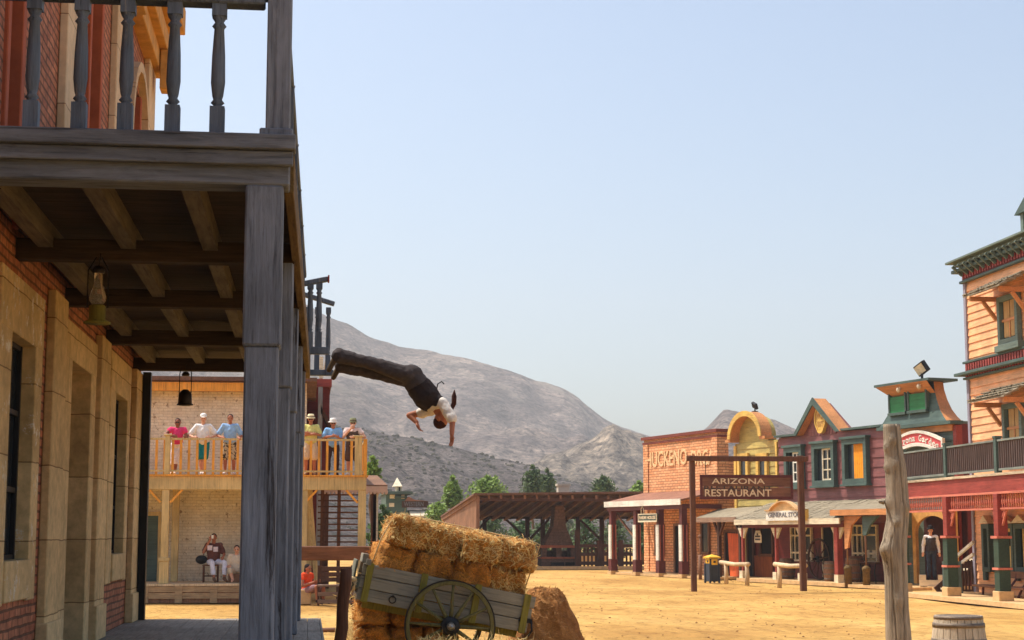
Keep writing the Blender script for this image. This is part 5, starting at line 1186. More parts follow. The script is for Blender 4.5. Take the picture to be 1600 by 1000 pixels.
# orange canopy beside it
oc = thing('orange_canopy', S, (sx(1350, -.2), -.2, 0), 'small porch canopy with an orange eaves board on thin posts right of the general store', 'canopy')
a, b = sx(1297, -.35), sx(1415, -.35); z = sz(801, 1340, -.35)
mb = MB(); mb.slab((a, -.3, z + .1), (b, -.3, z + .1), (sx(1415), W0, sz(783, 1400)), (sx(1320), W0, sz(786, 1320)), .07); part('roof', mb, M['shingle'], oc)
mb = MB(); mb.box(a, b, -.38, -.305, z - .09, z + .12); part('eaves_board', mb, M['orangetrim'], oc)
for px in (1322, 1350.5):
    x = sx(px, -.1); mb = MB(); mb.tube([(x, -.1, .75), (x, -.1, z - .1)], .035, 8); p_ = part('post', mb, M['barnwood'], oc)
    mb = MB(); mb.lathe((x, -.1, 0), [(.13, 0), (.13, .6), (.15, .62), (.15, .7), (.06, .78)], 12); part('post_base', mb, M['ochrebeam'], p_)
    mb = MB(); mb.prism([(x - .1, z - 1.3 if px == 1322 else z - .8), (x + .1, z - 1.25 if px == 1322 else z - .8), (x + .35, z - .45), (x + .9, z - .12), (x - .1, z - .12)], -.15, -.07); part('curved_bracket', mb, M['orangetrim'] if px == 1322 else M['greentrim'], p_)
mb = MB(); mb.box(sx(1325, -.2), sx(1420, -.2), -.3, W0, 0, .1); part('step', mb, M['stepstone'], oc)
# green shop
ga, gb = sx(1394), sx(1496, W0, 700); grn = thing('green_shop', S, ((ga + gb) / 2, W0, 0), 'grey green clapboard shop with a flared mansard top and two green shutters', 'building')
zc_ = sz(659, 1480); ztg = sz(601, 1430)
mb = MB(); mb.box(ga, gb, W0 - .02, W0 + 4, 0, zc_); part('wall', mb, M['greenboard'], grn)
mb = MB(); boards(mb, ga, gb, sz(745, 1440), zc_ - .3, W0 - .025, .24); part('siding', mb, M['greenboard'], grn)
mb = MB(); mb.box(gb - .02, gb + .16, W0 - .15, W0 + .1, 0, zc_ - .15); part('corner_trim', mb, M['redtrim'], grn)
mb = MB(); mb.box(gb + .002, gb + .04, W0 + .1, W0 + 4, 0, zc_ - .1); part('side_wall', mb, M['reddark'], grn)
# mansard: flared sides
prof = [(0, 1.0), (.12, .86), (.3, .7), (.55, .56), (.8, .47), (1.0, .44)]
mx = (sx(1389, W0, 660) + gb) / 2 - .05; hw0 = (gb + .1 - sx(1386, W0, 660)) / 2; tx0, tx1 = sx(1401, W0, 610), sx(1463, W0, 610)
mx = (tx0 + tx1) / 2; vs = []; hw = (tx1 - tx0) / 2
left = sx(1386, W0, 658); right = sx(1492, W0, 652)
rows = []
for u, f in prof:
    g = (f - .44) / .56; rows.append((tx0 - g * (tx0 - left), tx1 + g * (right - tx1), zc_ + (ztg - zc_) * u, g))
mb = MB()
for (l0, r0, z0, g0_), (l1, r1, z1, g1_) in zip(rows, rows[1:]):
    y0, y1 = W0 - .1 - .25 * g0_, W0 - .1 - .25 * g1_
    mb.add([(l0, y0, z0), (r0, y0, z0), (r1, y1, z1), (l1, y1, z1), (l0, W0 + .3, z0), (r0, W0 + .3, z0), (r1, W0 + .3, z1), (l1, W0 + .3, z1)], [(0, 1, 2, 3), (4, 0, 3, 7), (5, 4, 7, 6)], 0)
    mb.add([(r0, y0, z0), (r0, W0 + .3, z0), (r1, W0 + .3, z1), (r1, y1, z1)], [(0, 1, 2, 3)], 1)
part('mansard', mb, [M['greentrim'], M['orangetrim']], grn)
mb = MB(); mb.box(tx0 - .5, tx1 + .45, W0 - .65, W0 + .6, ztg, ztg + .09); cp = part('top_cornice', mb, M['greentrim'], grn)
mb = MB(); mb.add([(tx0 - .4, W0 - .65, ztg - .002), (tx1 + .35, W0 - .65, ztg - .002), (tx1 + .1, W0 - .12, ztg - .4), (tx0 - .1, W0 - .12, ztg - .4)], [(0, 3, 2, 1)]); mb.add([(tx0 - .4, W0 - .66, ztg - .002), (tx1 + .35, W0 - .66, ztg - .002), (tx1 + .1, W0 - .13, ztg - .4), (tx0 - .1, W0 - .13, ztg - .4)], [(0, 1, 2, 3)]); part('cornice_cove', mb, M['orangetrim'], cp)
mb = MB(); mb.box(left - .05, gb + .25, W0 - .45, W0 + .1, zc_ - .12, zc_ - .002); part('lower_cornice', mb, M['greentrim'], grn)
mb = MB(); mb.box(ga, gb, W0 - .2, W0 - .06, zc_ - .34, zc_ - .122); part('frieze', mb, M['orangetrim'], grn)
for p0, p1, q0, q1 in ((1405.5, 1429, 625, 645), (1436, 1462, 620, 641)):
    a, b = sx(p0), sx(p1); c, d = sz(q1, p0), sz(q0 - 4, p0); y = W0 - .2
    mb = MB(); mb.box(a - .08, b + .08, y - .16, y + .12, c - .12, c - .02); mb.box(a - .08, a, y - .12, y + .12, c, d + .25); mb.box(b, b + .08, y - .12, y + .12, c, d + .25); f = part('shutter_frame', mb, M['greentrim'], grn)
    mb = MB(); mb.box(a, b, y - .09, y + .1, c - .02, d); part('shutter', mb, M['greenwin'], f)
    mb = MB(); mb.box(b - .1, b + .1, y - .35, y - .12, d + .25, d + .4); mb.ell((b, y - .35, d + .2), (.08, .08, .1)); part('bracket_lamp', mb, M['offwhite'], f)
flood(tx1 - .4, W0 - .3, ztg + .1, 1.15, 'floodlight with a pale lens on top of the green shop', -.35)
sgn = thing('garden_sign', S, (sx(1440, W0 - .4), W0 - .4, 0), 'arched red sign with white letters on the green shop above the balcony', 'sign')
YS_ = W0 - .4; a, b = sx(1395, YS_), sx(1474.5, YS_); n = 20; lo = [sz(708, 1395, YS_), sz(695, 1474, YS_)]
def arcp(u, o): 
    zb0 = sz(709, 1395, YS_) * (1 - u) + sz(704, 1474, YS_) * u; return (a + (b - a) * u, zb0 + o + .34 * math.sin(math.pi * u))
H_ = sz(680, 1440, YS_) - sz(706, 1440, YS_) - .25
mb = MB(); 
for i in range(n): mb.prism([arcp(i / n, 0), arcp((i + 1) / n, 0), arcp((i + 1) / n, H_), arcp(i / n, H_)], YS_, YS_ + .06)
part('board', mb, plain('coral_red', srgb(206, 84, 84), .6, 8, .1, .05), sgn)
mb = MB()
for i in range(n):
    mb.prism([arcp(i / n, H_), arcp((i + 1) / n, H_), arcp((i + 1) / n, H_ + .1), arcp(i / n, H_ + .1)], YS_ - .04, YS_ + .08); mb.prism([arcp(i / n, -.12), arcp((i + 1) / n, -.12), arcp((i + 1) / n, 0), arcp(i / n, 0)], YS_ - .04, YS_ + .08)
mb.box(a - .06, a, YS_ - .04, YS_ + .08, arcp(0, 0)[1] - .1, arcp(0, H_)[1] + .1); mb.box(b, b + .08, YS_ - .04, YS_ + .08, arcp(1, 0)[1] - .1, arcp(1, H_)[1] + .1); part('rim', mb, M['white'], sgn)
word = 'Arizona Garden'; wx = a + .15; tw = (b - a - .3); cw = tw / len(word)
for i, ch in enumerate(word):
    if ch == ' ': continue
    u = (i + .5) / len(word); p = arcp(u, H_ * .16); hh = H_ * (.68 if ch in 'AGd' else .48); text(ch, sgn, M['white'], a + .15 + i * cw, YS_ - .02, p[1], hh, cw * .82, name='letter', ext=.03)
# ------------------------------------------------------------------ orange saloon on the right with its red and green balcony
B = Fr((18.5, 52, 0), -R(90)); WY_ = 2.05
def bX(px, y=WY_, py=700): return B.X(px, y, py)
def bZ(py, px, y=WY_): return B.Z(py, px, y)
cx0 = 3.1; cx1 = 14.0
org = thing('orange_saloon', B, (8, WY_, 0), 'tall orange clapboard saloon with dark red friezes at the right edge', 'building')
zr0 = bZ(412, 1506); zf = [bZ(432, 1506), bZ(444, 1506), bZ(570, 1511), bZ(583, 1511), bZ(594, 1511)]
mb = MB(); mb.box(cx0, cx1, WY_ + .03, WY_ + 8, 0, zr0); part('wall', mb, M['orangeboard'], org)
mb = MB(); boards(mb, cx0 + .12, cx1, .3, zf[1] - .05, WY_ + .025, .235); part('siding', mb, M['orangeboard'], org)
mb = MB(); mb.box(cx0 - .03, cx0 + .13, WY_ - .06, WY_ + .35, 0, zr0 - .1); part('corner_trim', mb, wood('grey_lilac_trim', srgb(146, 138, 148), 'z', 4, .2), org)
def frieze(zlo, zhi):
    mb = MB(); mb.box(cx0, cx1, WY_ - .09, WY_ - .025, zlo, zhi); x = cx0 + .1
    f = part('frieze', mb, M['reddark'], org); mb = MB()
    while x < cx1: mb.box(x, x + .11, WY_ - .13, WY_ - .092, zlo + .03, zhi - .03); x += .19
    part('frieze_battens', mb, M['redtrim'], f)
def ledge(z, out, t=.09): 
    mb = MB(); mb.box(cx0 - out, cx1, WY_ - out, WY_ - .0, z, z + t); mb.box(cx0 - out, cx0, WY_, WY_ + 3, z, z + t); part('ledge', mb, M['greentrim'], org, .01)
frieze(zf[1] + .1, zf[0] + .1); frieze(zf[0] + .22, zr0 - .12); ledge(zf[0] + .1, .32, .1); ledge(zf[1] - .0, .14, .08)
mb = MB(); mb.box(cx0 - .4, cx1, WY_ - .48, WY_ + 8, zr0, zr0 + .07); mb.box(cx0 - .15, cx1, WY_ - .3, WY_, zr0 - .12, zr0 - .002); part('roof_cornice', mb, M['greenboard'], org, .01)
x = cx0 + .1
while x < cx1:
    mb = MB(); mb.prism([(0, 0), (.09, 0), (.09, .3), (0, .3)], WY_ - .2, WY_ - .135, 0, Matrix.Translation((x, 0, zr0 - .42))); mb.beam((x + .045, WY_ - .14, zr0 - .42), (x + .045, WY_ - .46, zr0 - .14), .07, .08); x += .42; part('cornice_bracket', mb, M['greenboard'], org)
frieze(zf[3] + .02, zf[2] + .02); frieze(zf[4] + .1, zf[3] - .12); ledge(zf[2] + .02, .13, .07); ledge(zf[3] - .1, .34, .09); ledge(zf[4], .13, .07)
# dormer at the roof edge
da = bX(1589, WY_, 340) + .25; dz0 = zr0 + .1; dz1 = bZ(338, 1590); 
mb = MB(); mb.box(da + .12, da + 2.2, WY_, WY_ + 2, dz0, dz1); dm = part('dormer', mb, M['offwhite'], org)
mb = MB(); mb.box(da + .1, da + .28, WY_ - .06, WY_ - .002, dz0, dz1); mb.box(da + .5, da + 1.6, WY_ - .05, WY_ - .002, dz0 + .15, dz1 - .1); part('dormer_trim', mb, M['greenboard'], dm)
mb = MB(); mb.prism([(da - .12, dz1), (da + 2.4, dz1), (da + 1.15, dz1 + .72)], WY_ - .15, WY_ + 2); part('dormer_roof', mb, M['greentrim'], dm)
# upper windows with shingle hoods
def saloon_window(p0, p1, q0, q1, ph, hoodpy):
    a, b = bX(p0, WY_, q0), bX(p1, WY_, q0); c, d = bZ(q1, p0), bZ(q0, p0)
    f = window(org, B, a, b, c, d, WY_ - .02, M['greenboard'], M['glass'], None, .16, .16)
    mb = MB(); xm = (a + b) / 2; yb = WY_ - .1; xs_ = a + .1
    for (u0, u1) in ((xs_, xm - .03), (xm + .03, b - .02)): mb.box(u0, u1, WY_ - .075, WY_ - .052, c + .05, d)
    part('blind', mb, wood('tan_blind', srgb(190, 150, 96), 'z', 4, .12), f)
    mb = MB(); mb.box(a, b, WY_ - .1, WY_ - .078, (c + d) / 2 - .04, (c + d) / 2 + .04); mb.box(xm - .03, xm + .03, WY_ - .098, WY_ - .08, c, (c + d) / 2 - .04); part('sash', mb, M['orangetrim'], f)
    mb = MB(); mb.box(a - .3, b + .3, WY_ - .24, WY_ - .03, c - .36, c - .165); part('sill', mb, M['greenboard'], f, .01)
    hz = d + .3; mb = MB(); x = a - .75; 
    mb.slab((a - .8, WY_ - .95, hz - .02), (b + .8, WY_ - .95, hz - .02), (b + .7, WY_ - .02, hz + .42), (a - .7, WY_ - .02, hz + .42), .05)
    for r_ in range(4):
        x = a - .8
        while x < b + .7: w_ = random.uniform(.1, .2); y0 = WY_ - .95 + r_ * .24; mb.box(x, x + w_ - .01, y0 - random.uniform(0, .06), y0 + .26, hz - .0 + r_ * .113, hz + .03 + r_ * .113); x += w_
    h = part('hood', mb, M['shingle'], f)
    for x in (a - .55, b + .45):
        mb = MB(); mb.prism([(0, 0), (.1, 0), (.1, .14), (0, .14)], WY_ - .85, WY_ - .02, 0, Matrix.Translation((x, 0, hz - .2))); mb.beam((x + .05, WY_ - .05, hz - .75), (x + .05, WY_ - .45, hz - .2), .1, .1); part('hood_bracket', mb, M['orangetrim'], h)
saloon_window(1569, 1593, 473, 532, 0, 0); saloon_window(1577, 1600, 640, 700, 0, 0)
# ground floor windows
for (p0, p1) in ((1547, 1553), (1569, 1590), (1598, 1612)):
    a, b = bX(p0, WY_, 850), bX(p1, WY_, 850); c, d = bZ(886, p0), bZ(826, p0)
    f = window(org, B, a, b, c, d, WY_ - .02, M['greentrim'], M['glass'], None, .14, .2)
    mb = MB(); mb.box(a + (b - a) * .4, b - .04, WY_ - .075, WY_ - .052, c, c + (d - c) * .55); part('curtain', mb, M['creamcurt'], f)
    mb = MB(); xm = a + (b - a) * .45; mb.box(xm - .04, xm + .04, WY_ - .1, WY_ - .078, c, d); mb.box(b - .08, b, WY_ - .1, WY_ - .078, c, d); mb.box(xm, b, WY_ - .1, WY_ - .078, d - .1, d); part('sash', mb, M['yellowtrim'], f)
    mb = MB(); mb.prism([(a - .2, d + .16), (b + .2, d + .16), ((a + b) / 2, d + .4)], WY_ - .26, WY_ - .03); part('pediment', mb, M['offwhite'], f)
    mb = MB(); mb.box(a - .34, a - .145, WY_ - .12, WY_ - .03, c - .4, d + .1); part('shutter', mb, M['greentrim'], f)
# balcony
bal = thing('red_balcony', B, (5, 0, 0), 'long red and green balcony with grey railing on green posts before the orange saloon', 'balcony')
xA = bX(1412, 0, 750); zdk = bZ(751, 1420, -.1); ztr = bZ(706, 1420, 0); XE = 18
mb = MB(); mb.box(xA, XE, -.12, WY_ - .1, zdk - .07, zdk); part('deck', mb, wood('pale_deck_edge', srgb(196, 176, 146), 'x', 4), bal)
mb = MB(); mb.box(xA, XE, -.06, .06, zdk - .52, zdk - .075); part('fascia', mb, M['redtrim'], bal)
mb = MB(); mb.box(xA, XE, -.1, -.062, zdk - .56, zdk - .50); mb.box(xA, XE, -.08, .04, zdk - .98, zdk - .93); part('pink_rails', mb, M['pinktrim'], bal)
mb = MB(); mb.box(xA, XE, .07, WY_ - .1, zdk - .12, zdk - .075); part('soffit', mb, M['reddark'], bal)
posts = [52 - 49.6, 52 - 45.75, 52 - 42.2, 52 - 38.8, 52 - 35.3]
i = 0; x = xA + .08
while x < XE and x < 13.5:
    if all(abs(x - p) > .18 for p in posts):
        mb = MB(); mb.lathe((x, -.02, zdk - .93), [(.02, 0), (.02, .04), (.012, .06), (.03, .12), (.034, .18), (.014, .27), (.022, .31), (.02, .37)], 8, 0, True); part('spindle', mb, M['pinktrim'], bal)
    x += .145
mb = MB(); mb.box(xA, XE, -.07, .03, ztr - .05, ztr); mb.box(xA, XE, -.05, .01, zdk + .06, zdk + .12); part('railing', mb, wood('grey_green_rail', srgb(126, 132, 122), 'x', 4, .25), bal)
x = xA + .1; mb = MB(); mg = M['railbal'] = wood('dark_grey_balusters', srgb(92, 78, 74), 'z', 4, .3)
bars = 0
while x < 15:
    mb = MB(); mb.box(x - .022, x + .022, -.045, .0, zdk + .12, ztr - .05); x += .138; bars += 1
    if bars <= 98: part('railing_bar', mb, mg, bal)
for x in [xA + .04] + posts:
    mb = MB(); mb.box(x - .08, x + .08, -.1, .06, zdk, ztr + .05); mb.box(x - .1, x + .1, -.12, .08, ztr + .05, ztr + .1); part('railing_post', mb, M['greentrim'], bal)
for x in posts:
    z1, z2 = 1.02 + .25, zdk - 1.75
    mb = MB(); mb.box(x - .16, x + .16, -.17, .15, .38, z2); pp = part('post', mb, M['greenpost'], bal, .01)
    mb = MB(); mb.box(x - .14, x + .14, -.15, .13, z2 + .07, zdk - .56); part('upper_post', mb, M['redtrim'], pp, .01)
    mb = MB(); mb.box(x - .21, x + .21, -.22, .2, z2, z2 + .07); part('post_band', mb, M['pinktrim'], pp); mb = MB(); mb.box(x - .2, x + .2, -.21, .19, z2 * .53, z2 * .53 + .06); part('post_band', mb, M['pinktrim'], pp)
    mb = MB(); mb.box(x - .21, x + .21, -.22, .2, 0, .38); part('plinth', mb, M['stepstone'], pp, .01)
    for d in (-1, 1):
        mb = MB(); mb.beam((x + d * .15, -.02, z2 + .35), (x + d * .42, -.02, zdk - 1.0), .05, .05); mb.beam((x + d * .16, -.02, z2 + .55), (x + d * .3, -.02, zdk - 1.0), .04, .04); mb.box(x + d * .15, x + d * .45, -.045, .005, zdk - 1.02, zdk - .98); part('fretwork_bracket', mb, M['pinktrim'], pp)
mb = MB(); mb.box(bX(1400, -.4, 930), XE, -.42, WY_, 0, .12); solo('saloon_pavement', mb, M['stepstone'], B, (6, 0, 0), 'pale raised pavement under the red balcony', 'pavement')
# arched doorway of the green shop with a ledge
dwy = thing('arched_doorway', S, (sx(1458, 1.6), 1.6, 0), 'dark doorway with an ochre yellow arched surround behind the standing statue', 'doorway')
y = 1.5; a, b = S.X(1426, y, 850), S.X(1493, y, 850); z0, z1 = .15, S.Z(797, 1450, y); ia, ib = S.X(1431, y, 850), S.X(1484, y, 850); zi = S.Z(832, 1450, y); zp_ = S.Z(806, 1450, y)
poly_l = [(a, z0), (ia, z0), (ia, zi)]; arc = [((ia + ib) / 2 - (ib - ia) / 2 * math.cos(math.pi * i / 16), zi + (zp_ - zi) * math.sin(math.pi * i / 16)) for i in range(17)]
mb = MB(); mb.box(a, ia, y, y + .12, z0, z1); mb.box(ib, b, y, y + .12, z0, z1)
for i in range(16): mb.prism([arc[i], arc[i + 1], (arc[i + 1][0], z1), (arc[i][0], z1)], y, y + .12)
part('arched_surround', mb, M['ochre'], dwy)
mb = MB(); mb.box(a, b, y + .5, y + .54, z0, z1); mb.box(a, b, y + .12, y + .5, z1 - .04, z1); part('back_panel', mb, plain('very_dark_red', srgb(70, 32, 26), .8, 4, .3, .1), dwy)
mb = MB(); mb.box(S.X(1470, y, 850), ib, y + .3, y + .36, z0, z1 - .4); part('open_door', mb, M['dark'], dwy)
mb = MB(); mb.box(S.X(1428, 1.0, 921), S.X(1478, 1.0, 921), .6, 2.1, 0, .125); solo('door_ledge', mb, M['stepstone'], S, (S.X(1450, 1., 921), 1, 0), 'low pale step in front of the dark arched doorway', 'step')
# stairs between green shop and saloon
st = thing('outdoor_stairs', B, (2.2, 1.0, 0), 'dark outdoor stair with white edged railing beside the orange saloon', 'stairs')
yS = 1.6; z_ = lambda py, px: B.Z(py, px, yS)
xs = [B.X(p, yS, 900) for p in (1476, 1497, 1525)]
for i in range(7):
    mb = MB(); mb.box(2.1, 3.0, 1.3 + i * .3, 1.6 + i * .3, i * .3 + .16, i * .3 + .22); part('tread', mb, M['offwhite'], st)
mb = MB(); mb.box(2.08, 2.14, 1.2, 4.4, 0, .16); mb.beam((2.05, 1.2, .1), (2.05, 4.2, 2.5), .06, .3); mb.beam((3.05, 1.2, .1), (3.05, 4.2, 2.5), .04, .3); part('stringer', mb, M['darktimber'], st)
rl = [((1493, 871), (1521, 847)), ((1503, 879), (1521, 866))]
for (p0, p1) in rl:
    a0 = B.pl(*p0, 1.2); a1 = B.pl(*p1, 1.2); mb = MB(); mb.beam((a0[0], 1.2, a0[1]), (a1[0], 1.2, a1[1]), .07, .09); part('handrail', mb, M['white'], st)
for px in (1475.5, 1497): mb = MB(); p = B.pl(px, 877, 1.1); mb.box(p[0] - .07, p[0] + .07, 1.05, 1.2, 0, p[1]); part('newel', mb, wood('blue_grey_newel', srgb(104, 124, 120), 'z', 4), st)
for px in (1503, 1508, 1513, 1518):
    p = B.pl(px, 872, 1.2); mb = MB(); mb.lathe((p[0], 1.2, .2), [(.03, 0), (.03, .3), (.05, .45), (.02, .7), (.03, p[1] - .25)], 8); part('baluster', mb, M['darktimber'], st)
# bench by the saloon wall
be = thing('wooden_bench', B, (bX(1570, 1.4, 900), 1.4, .12), 'brown wooden bench with curved legs against the orange saloon wall', 'bench')
yb_ = 1.35; a, b = bX(1533, yb_, 905), bX(1600, yb_, 905) + .6; zs_ = B.Z(918, 1560, yb_); zb1, zb0 = B.Z(893, 1580, yb_), B.Z(904, 1580, yb_)
mb = MB(); mb.box(a, b, yb_ - .3, yb_ + .15, zs_, zs_ + .06); part('seat', mb, M['brownwoodx'], be, .01)
mb = MB(); mb.box(bX(1562, yb_, 900), b, yb_ + .17, yb_ + .22, zb0, zb1); part('backrest', mb, M['brownwoodx'], be, .01)
for x in (a + .15, bX(1569, yb_), bX(1588, yb_), b - .1):
    mb = MB(); mb.tube([(x - .06, yb_ - .1, .1), (x, yb_, zs_), (x + .04, yb_ + .18, zs_ + .25), (x + .1, yb_ + .2, zb1 - .05)] if x > a + .5 else [(x - .06, yb_, .1), (x, yb_, zs_)], .035, 7); part('leg', mb, M['maroon'], be)
# ------------------------------------------------------------------ gallows style restaurant sign
gl_ = thing('restaurant_sign', WF, (14.6, 53.6, 0), 'brown timber gallows with a hanging two plank sign reading Arizona Restaurant', 'sign')
YGs = 53.6
def gx(px): return onY(px, 800, YGs).x
def gz(py, px=1160): return onY(px, py, YGs).z
for pt, pb_, w_ in ((1081, 1084.5, .17), (1250, 1255.5, .19)):
    a = onY(pt, 712, YGs); b = onY(pb_, 924, YGs); mb = MB(); mb.beam((b.x, YGs, 0), (a.x, YGs, a.z), w_, w_ + .02, up=(0, 1, 0)); part('post', mb, M['brownwood'], gl_, .01)
mb = MB(); mb.beam((gx(1068) + .1, YGs - .12, gz(716.5, 1070)), (gx(1262), YGs - .12, gz(717.5, 1260)), .12, .17); part('crossbeam', mb, M['brownwood'], gl_, .012)
a, b, c, d = gx(1094), gx(1236.5), gz(778.5), gz(744)
xm = (c + d) / 2
mb = MB(); mb.box(a, b, YGs - .14, YGs - .10, c, xm - .006); mb.box(a, b, YGs - .138, YGs - .10, xm + .006, d); bd = part('sign_board', mb, wood('brown_sign_plank', srgb(128, 88, 68), 'x', 4, .3, .75, .4, srgb(90, 58, 46), .6), gl_)
mb = MB(); mb.box(a - .03, b + .03, YGs - .17, YGs - .141, c - .04, c + .05); mb.box(a - .03, b + .03, YGs - .17, YGs - .141, d - .05, d + .04); mb.box(a - .03, a + .05, YGs - .17, YGs - .141, c + .05, d - .05); mb.box(b - .05, b + .03, YGs - .17, YGs - .141, c + .05, d - .05); part('sign_frame', mb, M['maroon'], bd)
mb = MB()
for px in (1102, 1232): mb.tube([(gx(px), YGs - .12, d), (gx(px), YGs - .12, gz(720))], .012, 5)
part('hanger', mb, M['iron'], bd)
text('ARIZONA', gl_, M['letterpale'], gx(1111), YGs - .165, gz(756.5), .19, gx(1194) - gx(1111)); text('RESTAURANT', gl_, M['letterdark'], gx(1099), YGs - .15, gz(767.5), .17, gx(1206) - gx(1099), ext=.005)
text('RESTAURANT', gl_, M['letterpale'], gx(1100), YGs - .165, gz(776), .24, gx(1204) - gx(1100))
# ------------------------------------------------------------------ things in the square
g = onZ(1113, 911); bn_ = thing('litter_bin', S, S.i @ g, 'slate blue litter bin with a yellow hooded lid before the shingle canopy', 'bin'); q = S.i @ g
w_ = .2; mb = MB(); mb.box(q.x - w_, q.x + w_, q.y - w_, q.y + w_, .06, .74)
for sx_, sy_ in ((-1, -1), (1, -1), (-1, 1), (1, 1)): mb.box(q.x + sx_ * w_ - .04, q.x + sx_ * w_ + .04, q.y + sy_ * w_ - .04, q.y + sy_ * w_ + .04, 0, .76)
part('body', mb, M['binblue'], bn_, .02)
mb = MB(); z = .95; mb.box(q.x - w_ + .02, q.x + w_ - .02, q.y - w_ + .02, q.y + w_ - .02, .74, z); part('hood', mb, M['binblue'], bn_, .02)
mb = MB(); 
mb.add([(q.x - w_ - .05, q.y - w_ - .05, z), (q.x + w_ + .05, q.y - w_ - .05, z), (q.x + w_ + .05, q.y + w_ + .05, z), (q.x - w_ - .05, q.y + w_ + .05, z), (q.x - w_ - .05, q.y - w_ - .05, z + .06), (q.x + w_ + .05, q.y - w_ - .05, z + .06), (q.x + w_ + .05, q.y + w_ + .05, z + .06), (q.x - w_ - .05, q.y + w_ + .05, z + .06), (q.x, q.y, z + .16)], [(0, 3, 2, 1), (0, 1, 5, 4), (1, 2, 6, 5), (2, 3, 7, 6), (3, 0, 4, 7), (4, 5, 8), (5, 6, 8), (6, 7, 8), (7, 4, 8)])
part('lid', mb, M['binyellow'], bn_)
mb = MB(); mb.box(q.x - .13, q.x + .15, q.y - w_ - .012, q.y - w_ + .019, .76, .92); mb.box(q.x + w_ - .021, q.x + w_ + .012, q.y - .13, q.y + .13, .7, .92); pl2 = part('plate', mb, M['binyellow'], bn_)
mb = MB(); mb.box(q.x - .02, q.x + .1, q.y - w_ - .02, q.y - w_ - .0125, .8, .88); mb.box(q.x + w_ + .0125, q.x + w_ + .02, q.y - .05, q.y + .05, .78, .86); part('symbol', mb, M['letterdark'], pl2)
for i, ((p0, p1, pt, e0, e1), lab) in enumerate(((((1134.5, 912), (1167.5, 915), 881, 1126, 1170), 'pale log hitching rail right of the litter bin'), (((1218, 919), (1257, 921), 884, 1211, 1260), 'pale log hitching rail behind the right gallows post'))):
    a = onZ(*p0); b = onZ(*p1); t = thing('log_hitching_rail', WF, (a + b) / 2, lab, 'hitching rail', 'pale log hitching rails before the shops'); zt_ = onY(p0[0], pt, a.y).z
    for p in (a, b): mb = MB(); mb.tube([(p.x, p.y, 0), (p.x + .02, p.y, zt_ * .5), (p.x, p.y, zt_)], [.085, .08, .075], 9, jit=.05); part('post', mb, M['palewood'], t)
    d = (b - a); a2 = a - d * ((p0[0] - e0) / (p1[0] - p0[0])); b2 = b + d * ((e1 - p1[0]) / (p1[0] - p0[0])); mb = MB(); mb.tube([(a2.x, a2.y, zt_ + .05), ((a2.x + b2.x) / 2, (a2.y + b2.y) / 2, zt_), (b2.x, b2.y, zt_ + .03)], [.085, .078, .082], 10, jit=.05); part('rail', mb, M['palewood'], t)
def small_barrel(px, py, y, h, r, label, lying=False):
    x = S.X(px, y, py); t = thing('small_barrel', S, (x, y, .13), label, 'barrel')
    MM = Matrix.Translation((x, y, .13 + (r if lying else 0))) @ (Matrix.Rotation(R(90), 4, 'X') if lying else Matrix.Identity(4))
    mb = MB(); mb.lathe((0, 0, 0), [(r * .8, 0), (r * .95, h * .25), (r, h * .5), (r * .95, h * .75), (r * .8, h)], 16, 0, True, MM); part('staves', mb, M['barnwood'], t)
    for z in (.12, .35, .65, .88): mb = MB(); rr = r * (1 - .8 * (z - .5) ** 2 * 1.0) + .006; mb.lathe((0, 0, 0), [(rr - .01, h * z - .03), (rr, h * z - .03), (rr, h * z + .03), (rr - .01, h * z + .03)], 16, 0, True, MM); part('hoop', mb, M['hoop'], t)
small_barrel(1299, 905, .7, .75, .3, 'small barrel left of the thick red post of the general store'); small_barrel(1336, 900, 1.2, .95, .38, 'brown barrel under the right shop window of the plum red shop', False)
small_barrel(1230, 905, 1.0, .8, .33, 'barrel behind the right log hitching rail')
# wagon wheel leaning by the store
x = S.X(1268, .9, 895); lw = thing('wagon_wheel', S, (x, 1.2, .13), 'dark wagon wheel leaning against the general store front', 'wheel'); 
for o in [wheel(lw, (x, 0, .13 + .8), .8, 1.25, (M['darktimber'], M['iron'], M['black'], M['iron']), 10)]: pass
tbx = S.X(1362, 1.2, 905); tb = thing('iron_table', S, (tbx, 1.2, .1), 'low dark iron table right of the brown barrel under the orange canopy', 'table')
mb = MB(); mb.box(tbx - .55, tbx + .55, 1.0, 1.5, .82, .87); part('tabletop', mb, M['darktimber'], tb)
for sx_ in (-1, 1):
    for y in (1.05, 1.45): mb = MB(); mb.tube([(tbx + sx_ * .5, y, .1), (tbx + sx_ * .42, y, .5), (tbx + sx_ * .5, y, .83)], .02, 6); part('leg', mb, M['iron'], tb)
# ------------------------------------------------------------------ people
SK = {'tan': plain('tanned_skin', srgb(176, 112, 82), .6, 10, .1, .05), 'fair': plain('fair_skin', srgb(214, 158, 128), .6, 10, .1, .05), 'brown': plain('brown_skin', srgb(142, 88, 64), .6, 10, .1, .05)}
def cloth(name, c, sc=12, var=.12): return plain(name, srgb(*c), .9, sc, var, .5, .01)
def camo(name, a, b):
    m, t, bs = newmat(name, .9); f = nnoise(t, coords(t), 16, 2, .5); t.links.new(ramp(t, f, [(.46, srgb(*a)), (.5, srgb(*b))]), bs.inputs['Base Color']); return m
def remesh(o, vox, disp=0, smooth=4):
    m = o.modifiers.new('r', 'REMESH'); m.mode = 'VOXEL'; m.voxel_size = vox; m.use_smooth_shade = True
    s = o.modifiers.new('s', 'SMOOTH'); s.factor = .5; s.iterations = smooth
    if disp:
        tx_ = bpy.data.textures.get('folds') or bpy.data.textures.new('folds', 'CLOUDS'); tx_.noise_scale = .09; d = o.modifiers.new('d', 'DISPLACE'); d.texture = tx_; d.strength = disp; d.mid_level = .5
def V(*a): return Vector(a)
